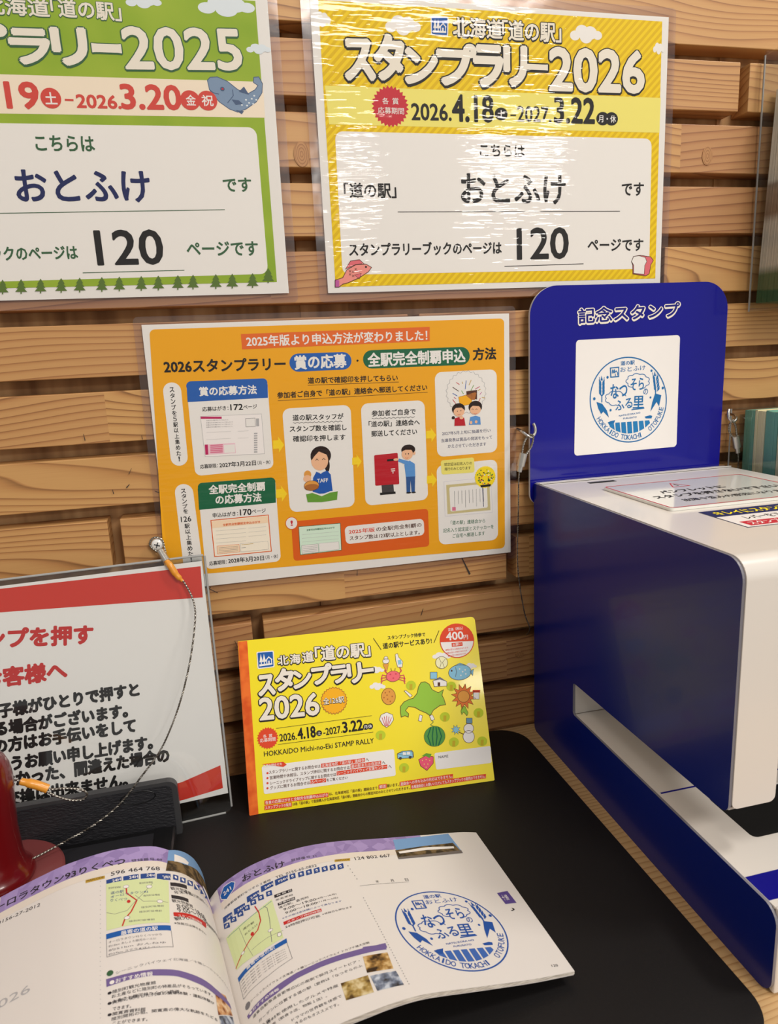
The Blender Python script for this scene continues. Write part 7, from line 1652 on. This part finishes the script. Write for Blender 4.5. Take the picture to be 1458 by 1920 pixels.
# ------------------------------------------------------------------ ink pad case, hand stamp
ic = thing('ink_pad_case', 'open black ink pad case with an upright grained lid before the notice', 'ink pad', (-.152, -.07, TM))
I0 = Vector((-.152, -.07, TM))
lid = rounded([(-.43, TM), (-.1505, TM), (-.1505, .1432), (-.43, .1432)], [.001, .001, .007, .007], 8)
fnl = lambda u, v, d: tuple(Vector((u, -.066-d-(v-TM)*.03, v))-I0)
plate('lid', lid, 0, .006, fnl, M_caserim, ic)
inn = rounded([(-.427, TM+.004), (-.1545, TM+.004), (-.1545, .1405), (-.427, .1405)], [.001, .001, .005, .005], 8)
o = plate('lid_panel', inn, .0061, .0066, fnl, M_leather, ic)
bm = bmesh.new(); cx_, cz_ = -.179, .1345; add_tube(bm, [fnl(cx_+.0125*math.cos(t*math.pi/16), cz_+.0052*math.sin(t*math.pi/16), .0067) for t in range(32)], .0004, seg=6, closed=True); mesh_obj('oval_boss', bm, M_black, ic)
box('case_base', tuple(Vector((-.43, -.150, TM))-I0), tuple(Vector((-.1545, -.074, TM+.010))-I0), M_black, ic, .002)
box('ink_pad', tuple(Vector((-.42, -.142, TM+.010))-I0), tuple(Vector((-.170, -.082, TM+.0115))-I0), mat('ink_felt', (14, 14, 22), .9), ic)
sx, sy = -.268, -.1125; SZ = TM+.0117
hs = thing('hand_stamp', 'dark red round wooden hand stamp standing on the ink pad', 'stamp', (sx, sy, SZ))
lathe('flange', [(0, 0), (.0405, 0), (.042, .001), (.042, .0065), (.0405, .0078), (.024, .0080), (0, .0080)], M_redmatt, hs)
lathe('handle', [(.0235, .0078), (.0242, .0095), (.0240, .0125), (.0222, .0150), (.0195, .019), (.0182, .026), (.0178, .045), (.0186, .060), (.0196, .072), (.0200, .080), (.0194, .088), (.0172, .0945), (.0128, .0990), (.0068, .1012), (0, .1018)], M_redwood, hs)
# ------------------------------------------------------------------ steel cables
def wob(P): return catmull(P, 14)
CABLEPTS = [(-.1339, -.0190, .2832), (-.1324, -.0195, .2814), (-.1273, -.024, .2697), (-.1258, -.031, .2586), (-.1288, -.044, .2418)]
SLEEVEPTS = [(-.1446, -.0140, .2995), (-.1413, -.0165, .2948), (-.1379, -.0180, .2882), (-.1335, -.0190, .2825)]
ct = thing('security_cable', 'thin steel cable screwed to the slats, hanging across the red-banded notice', 'cable', (-.1509, 0, .31))
K0 = Vector((-.1509, 0, .31)); rel = lambda L: [tuple(Vector(p)-K0) for p in L]
pts = CABLEPTS[:5]+[(-.1346, -.055, .2209), (-.1441, -.065, .1965), (-.1579, -.073, .1715), (-.1745, -.0795, .1538), (-.1903, -.083, .1378), (-.209, -.089, .1282), (-.2329, -.098, .1229), (-.243, -.104, .1222), (-.250, -.108, .1225)]
tube('wire', rel(wob(pts)), .00072, M_cable, ct, seg=12, strands=3, twist=900)
# screw with cross recess
bm = bmesh.new(); n_ = 40; rings = []
for r, y in ((.0001, -.0042), (.0025, -.0041), (.0042, -.0034), (.0048, -.0022), (.0048, -.0006)):
    rings.append([bm.verts.new((r*math.cos(2*math.pi*k/n_), y, r*math.sin(2*math.pi*k/n_))) for k in range(n_)])
for A_, B_ in zip(rings, rings[1:]):
    for k in range(n_): bm.faces.new((A_[k], A_[(k+1) % n_], B_[(k+1) % n_], B_[k]))
bm.faces.new(rings[0]); sc = autosmooth(mesh_obj('screw', bm, mat('zinc_screw', (232, 230, 226), .3, coat=.4), ct), 50)
for a in (.35, .35+math.pi/2):
    bm = bmesh.new(); add_box(bm, (-.0023, -.0044, -.00045), (.0023, -.0036, .00045), 0); o = mesh_obj('cross_recess', bm, mat('recess_grey', (70, 72, 76), .6), sc); o.rotation_euler = (0, a, 0)
loop = [(-.1440, -.0065, .3010), (-.1475, -.0055, .3020), (-.1556, -.003, .3085), (-.1562, -.003, .3125), (-.1535, -.003, .3158), (-.1498, -.003, .3160), (-.1466, -.003, .3135), (-.1455, -.0045, .3080), (-.1445, -.0075, .3030), (-.1435, -.010, .2990)]
tube('wire_loop', rel(wob(loop)), .0007, M_cable, ct, seg=10, strands=3, twist=900)
def cylbetween(name, a, b, r0, r1, m, parent, seg=16, flat_=1.0):
    a, b = Vector(a), Vector(b); n = 6; bm = bmesh.new(); add_tube(bm, [a+(b-a)*i/n for i in range(n+1)], [r0+(r1-r0)*i/n for i in range(n+1)], seg=seg); return autosmooth(mesh_obj(name, bm, m, parent), 50)
A_, B_ = rel([(-.1484, -.0070, .3055), (-.1440, -.0145, .2985)]); cylbetween('crimp', A_, B_, .0032, .0030, M_alu, ct, 8)
tube('orange_sleeve', rel(catmull(SLEEVEPTS, 6)), [.0022]*4+[.0026]*8+[.0022]*4+[.0013]*3, M_orange, ct, seg=14)
c2 = thing('handle_loop', 'small steel wire loop with orange sleeve hooked on the red stamp', 'cable', (-.2491, -.105, .18))
K0 = Vector((-.2491, -.105, .18)); rel2 = lambda L: [tuple(Vector(p)-K0) for p in L]
lp_ = [(-.2501, -.105, .1826), (-.2459, -.105, .1815), (-.2299, -.105, .1722), (-.22, -.105, .1706), (-.2101, -.105, .1678), (-.2062, -.105, .1636), (-.2094, -.105, .1598), (-.2177, -.105, .1612), (-.2271, -.105, .1668), (-.2330, -.105, .1725), (-.240, -.105, .177)]
tube('wire', rel2(wob(lp_)), .0007, M_cable, c2, seg=10, strands=3, twist=900)
tube('orange_sleeve', rel2(catmull([(-.2462, -.105, .1815), (-.2445, -.105, .1805), (-.2370, -.105, .1768), (-.2300, -.105, .1722)], 6)), [.0014]*3+[.0024]*6+[.0030]*10, M_orange, c2, seg=14)
# right-hand cable with hook and crimp beside the machine
def hook_cable(label, dx, dz, full):
    t = thing('security_cable', label, 'cable', (.1660+dx, 0, .38+dz)); K = Vector((.1660, 0, .38)); r_ = lambda L: [tuple(Vector(p)-K) for p in L]
    tube('hook', r_(catmull([(.1606, .0, .3812), (.1606, -.010, .3802), (.1632, -.0145, .3770), (.1672, -.0150, .3755), (.1706, -.0148, .3785), (.1712, -.0140, .3830), (.1700, -.0130, .3868)], 8)), .0013, M_steel, t, seg=12)
    tube('wire_loop', r_(wob([(.1590, -.0125, .3590), (.1612, -.0125, .3700), (.1648, -.0135, .3760), (.1668, -.0165, .3772), (.1690, -.0145, .3740), (.1680, -.0125, .3665), (.1625, -.0120, .3590)])), .0009, M_cable, t, seg=10, strands=3, twist=900)
    A_, B_ = r_([(.1612, -.0122, .3612), (.1583, -.0122, .3502)]); cylbetween('crimp', A_, B_, .0036, .0034, M_alu, t, 8)
    A_, B_ = r_([(.1583, -.0122, .3505), (.1570, -.0122, .3452)]); cylbetween('ferrule', A_, B_, .0022, .0021, M_alu, t, 12)
    if full: L = [(.1573, -.0122, .3470), (.1563, -.0122, .3380), (.1557, -.0122, .3094), (.1547, -.0122, .2802), (.1548, -.0122, .2603), (.1568, -.0122, .2399), (.1613, -.0122, .2138), (.1662, -.0122, .1990), (.1662, -.0060, .190)]
    else: L = [(.1573, -.0122, .3470), (.1560, -.0122, .3380), (.1560, -.0122, .3100)]
    tube('wire', r_(wob(L)), .0006, M_cable, t, seg=10, strands=3, twist=900); return t
hook_cable('steel cable on a hook left of the blue panel, dropping behind the machine', 0, 0, True)
h2 = hook_cable('steel cable on a hook right of the blue panel, half hidden', .204, .0, False); h2.scale = (-1, 1, 1)
h2.location.x = .3695+.0
# ------------------------------------------------------------------ brochure holder and leaflets, upper right
bh = thing('brochure_holder', 'clear acrylic brochure pocket on the slats at the upper right', 'brochure holder', (.389, -.001, .474))
H0 = Vector((.389, -.001, .474)); hb = lambda n, lo, hi, m=M_acryl: box(n, tuple(Vector(lo)-H0), tuple(Vector(hi)-H0), m, bh)
hb('side_wall', (.389, -.062, .474), (.3912, -.001, .686)); hb('side_wall', (.515, -.062, .474), (.5172, -.001, .62)); hb('front_wall', (.3912, -.062, .474), (.515, -.060, .60)); hb('bottom', (.3912, -.060, .474), (.515, -.001, .4762)); hb('back_wall', (.3912, -.003, .4762), (.515, -.001, .69))
tube('polished_edge', [tuple(Vector((.389, -.062, .474))-H0), tuple(Vector((.389, -.062, .686))-H0)], .0008, M_acryledge, bh, seg=6)
tube('polished_edge', [tuple(Vector((.3895, -.002, .474))-H0), tuple(Vector((.3905, -.002, .686))-H0)], .0009, M_acryledge, bh, seg=6)
M_leaf = mat('leaflet_stack', (200, 196, 188), .6)
def leaf_m():
    nt, ns, lk, b = nodes(M_leaf); tc = N(nt, 'ShaderNodeTexCoord'); sep = N(nt, 'ShaderNodeSeparateXYZ'); lk.new(tc.outputs['Object'], sep.inputs[0])
    mp = N(nt, 'ShaderNodeMapping'); mp.inputs['Scale'].default_value = (3, 2600, 6); lk.new(tc.outputs['Object'], mp.inputs[0]); no = N(nt, 'ShaderNodeTexNoise'); no.inputs['Scale'].default_value = 1; lk.new(mp.outputs[0], no.inputs[0])
    a = ramp(nt, no.outputs[0], [(.4, (190, 186, 176)), (.6, (250, 248, 242))]); z = ramp(nt, math_(nt, 'MULTIPLY', sep.outputs[2], 5.0), [(.0, (66, 108, 74)), (.12, (66, 108, 74)), (.16, (226, 222, 214)), (.34, (226, 222, 214)), (.38, (150, 126, 108)), (.5, (176, 160, 146)), (.52, (250, 248, 240)), (1, (250, 248, 240))])
    mx = N(nt, 'ShaderNodeMix'); mx.data_type = 'RGBA'; mx.blend_type = 'MULTIPLY'; mx.inputs[0].default_value = 1; lk.new(a, mx.inputs[6]); lk.new(z, mx.inputs[7]); lk.new(mx.outputs[2], b.inputs['Base Color'])
leaf_m()
M_leafg = mat('leaflet_green_cover', (44, 92, 60), .3)
for i in range(7):
    yy = -.0045-.0068*i
    nth = ['first', 'second', 'third', 'fourth', 'fifth', 'sixth', 'seventh'][i]
    t = thing('brochure', nth+(' brochure from the slats in the acrylic pocket, pale page edges' if i not in (3, 5, 6) else ' brochure from the slats in the acrylic pocket, dark green cover'), 'brochure', (.3945, yy, .4812), group='brochures in the acrylic pocket')
    box('page_block', (0, -.0056, 0), (.1, 0, .178), M_leaf, t); box('front_cover', (0, -.0062, 0), (.1, -.0056, .179), M_leafg if i in (3, 5, 6) else M_leaf, t)
    t.rotation_euler = (0, R_(2.4), 0)
# tray of note pads behind the machine
nt_ = thing('pad_tray', 'clear acrylic tray with teal and cream pads behind the machine', 'tray', (.377, -.001, .30)); H1 = Vector((.377, -.001, .30))
pb = lambda n, lo, hi: box(n, tuple(Vector(lo)-H1), tuple(Vector(hi)-H1), M_acryl, nt_)
pb('side_wall', (.377, -.082, .30), (.379, -.001, .386)); pb('front_wall', (.379, -.082, .30), (.50, -.080, .345)); pb('bottom', (.379, -.080, .30), (.50, -.001, .302)); pb('back_wall', (.379, -.003, .302), (.50, -.001, .386)); pb('side_wall', (.50, -.082, .30), (.502, -.001, .345))
tube('polished_edge', [tuple(Vector((.377, -.002, .305))-H1), tuple(Vector((.377, -.002, .386))-H1)], .0008, M_acryledge, nt_, seg=6)
M_teal = mat('teal_paper', (112, 170, 150), .6); M_crm = mat('cream_paper', (226, 218, 176), .6)
for mm in (M_teal, M_crm): add_noise_bump(mm, 400, .0004, .4, (1, 8, .4))
for i, (y0, y1, m_, lab) in enumerate([(-.0045, -.0175, M_teal, 'teal paper pad nearest the slats in the clear tray'), (-.0180, -.0300, M_crm, 'thin cream paper pad between the two teal pads'), (-.0305, -.0455, M_teal, 'teal paper pad between two cream pads in the tray'), (-.0460, -.0640, M_crm, 'cream paper pad at the front of the clear tray')]):
    t = thing('paper_pad', lab, 'paper pad', (.390, y0, .3022)); n_ = 4
    for k in range(n_):
        a, b_ = (y1-y0)*k/n_, (y1-y0)*(k+1)/n_; j = random.uniform(0, .0012); box('sheet_bundle', (j, b_+.0001, 0), (.09+j, a, .0825+random.uniform(-.0006, .0006)), m_, t, .0003)

# ------------------------------------------------------------------ knots and pencil scratches on the slats
def knot_mat():
    m = mat('wood_knot', (120, 74, 38), .5); nt, ns, lk, b = nodes(m); tc = N(nt, 'ShaderNodeTexCoord'); mp = N(nt, 'ShaderNodeMapping'); mp.inputs['Scale'].default_value = (1, 1, .55); lk.new(tc.outputs['Object'], mp.inputs[0])
    ln = N(nt, 'ShaderNodeVectorMath'); ln.operation = 'LENGTH'; lk.new(mp.outputs[0], ln.inputs[0])
    v = math_(nt, 'FRACT', math_(nt, 'MULTIPLY', ln.outputs['Value'], 750))
    lk.new(ramp(nt, v, [(0, (186, 136, 86)), (.6, (172, 122, 74)), (1, (136, 88, 50))]), b.inputs['Base Color']); return m
M_knot = knot_mat()
for x, z, rx, rz in ((.3405, .6065, .0052, .0075), (-.0135, .602, .006, .009), (.162, .168, .004, .003)):
    bm = bmesh.new(); prism(bm, [(rx*math.cos(t*math.pi/10), rz*math.sin(t*math.pi/10)) for t in range(20)], -.0001, .0004, XZ); o = mesh_obj('knot', bm, M_knot, wall); o.location = (x, .0011, z)
M_pencil = mat('scratch_dark', (58, 50, 44), .7)
for x0, z0, x1, z1, w_ in ((-.195, .4015, -.1945, .3965, .0005), (-.153, .3975, -.1528, .3945, .0004), (-.1635, .3725, -.1660, .3680, .0004), (-.1665, .3600, -.1690, .3575, .0009), (-.1795, .3570, -.1790, .3535, .0005), (-.1480, .3530, -.1425, .3500, .0006),
        (-.1200, .2710, -.1080, .2630, .0005), (-.1180, .2625, -.1130, .2690, .0004), (.1060, .2710, .1140, .2530, .0016), (.0110, .2690, .0105, .2640, .0006), (-.0980, .2190, -.0960, .2120, .0004), (-.0835, .1705, -.0840, .1640, .0007), (-.2230, .5700, -.2200, .5640, .0005), (.0690, .2260, .0670, .2200, .0005)):
    d = Vector((x1-x0, 0, z1-z0)); nn = Vector((-d.z, 0, d.x)).normalized()*w_/2; a = Vector((x0, 0, z0)); b_ = Vector((x1, 0, z1)); bm = bmesh.new()
    prism(bm, [((a-nn*.4).x, (a-nn*.4).z), ((b_-nn).x, (b_-nn).z), ((b_+nn).x, (b_+nn).z), ((a+nn*.4).x, (a+nn*.4).z)], .0009, .0013, XZ); mesh_obj('scratch', bm, M_pencil, wall)
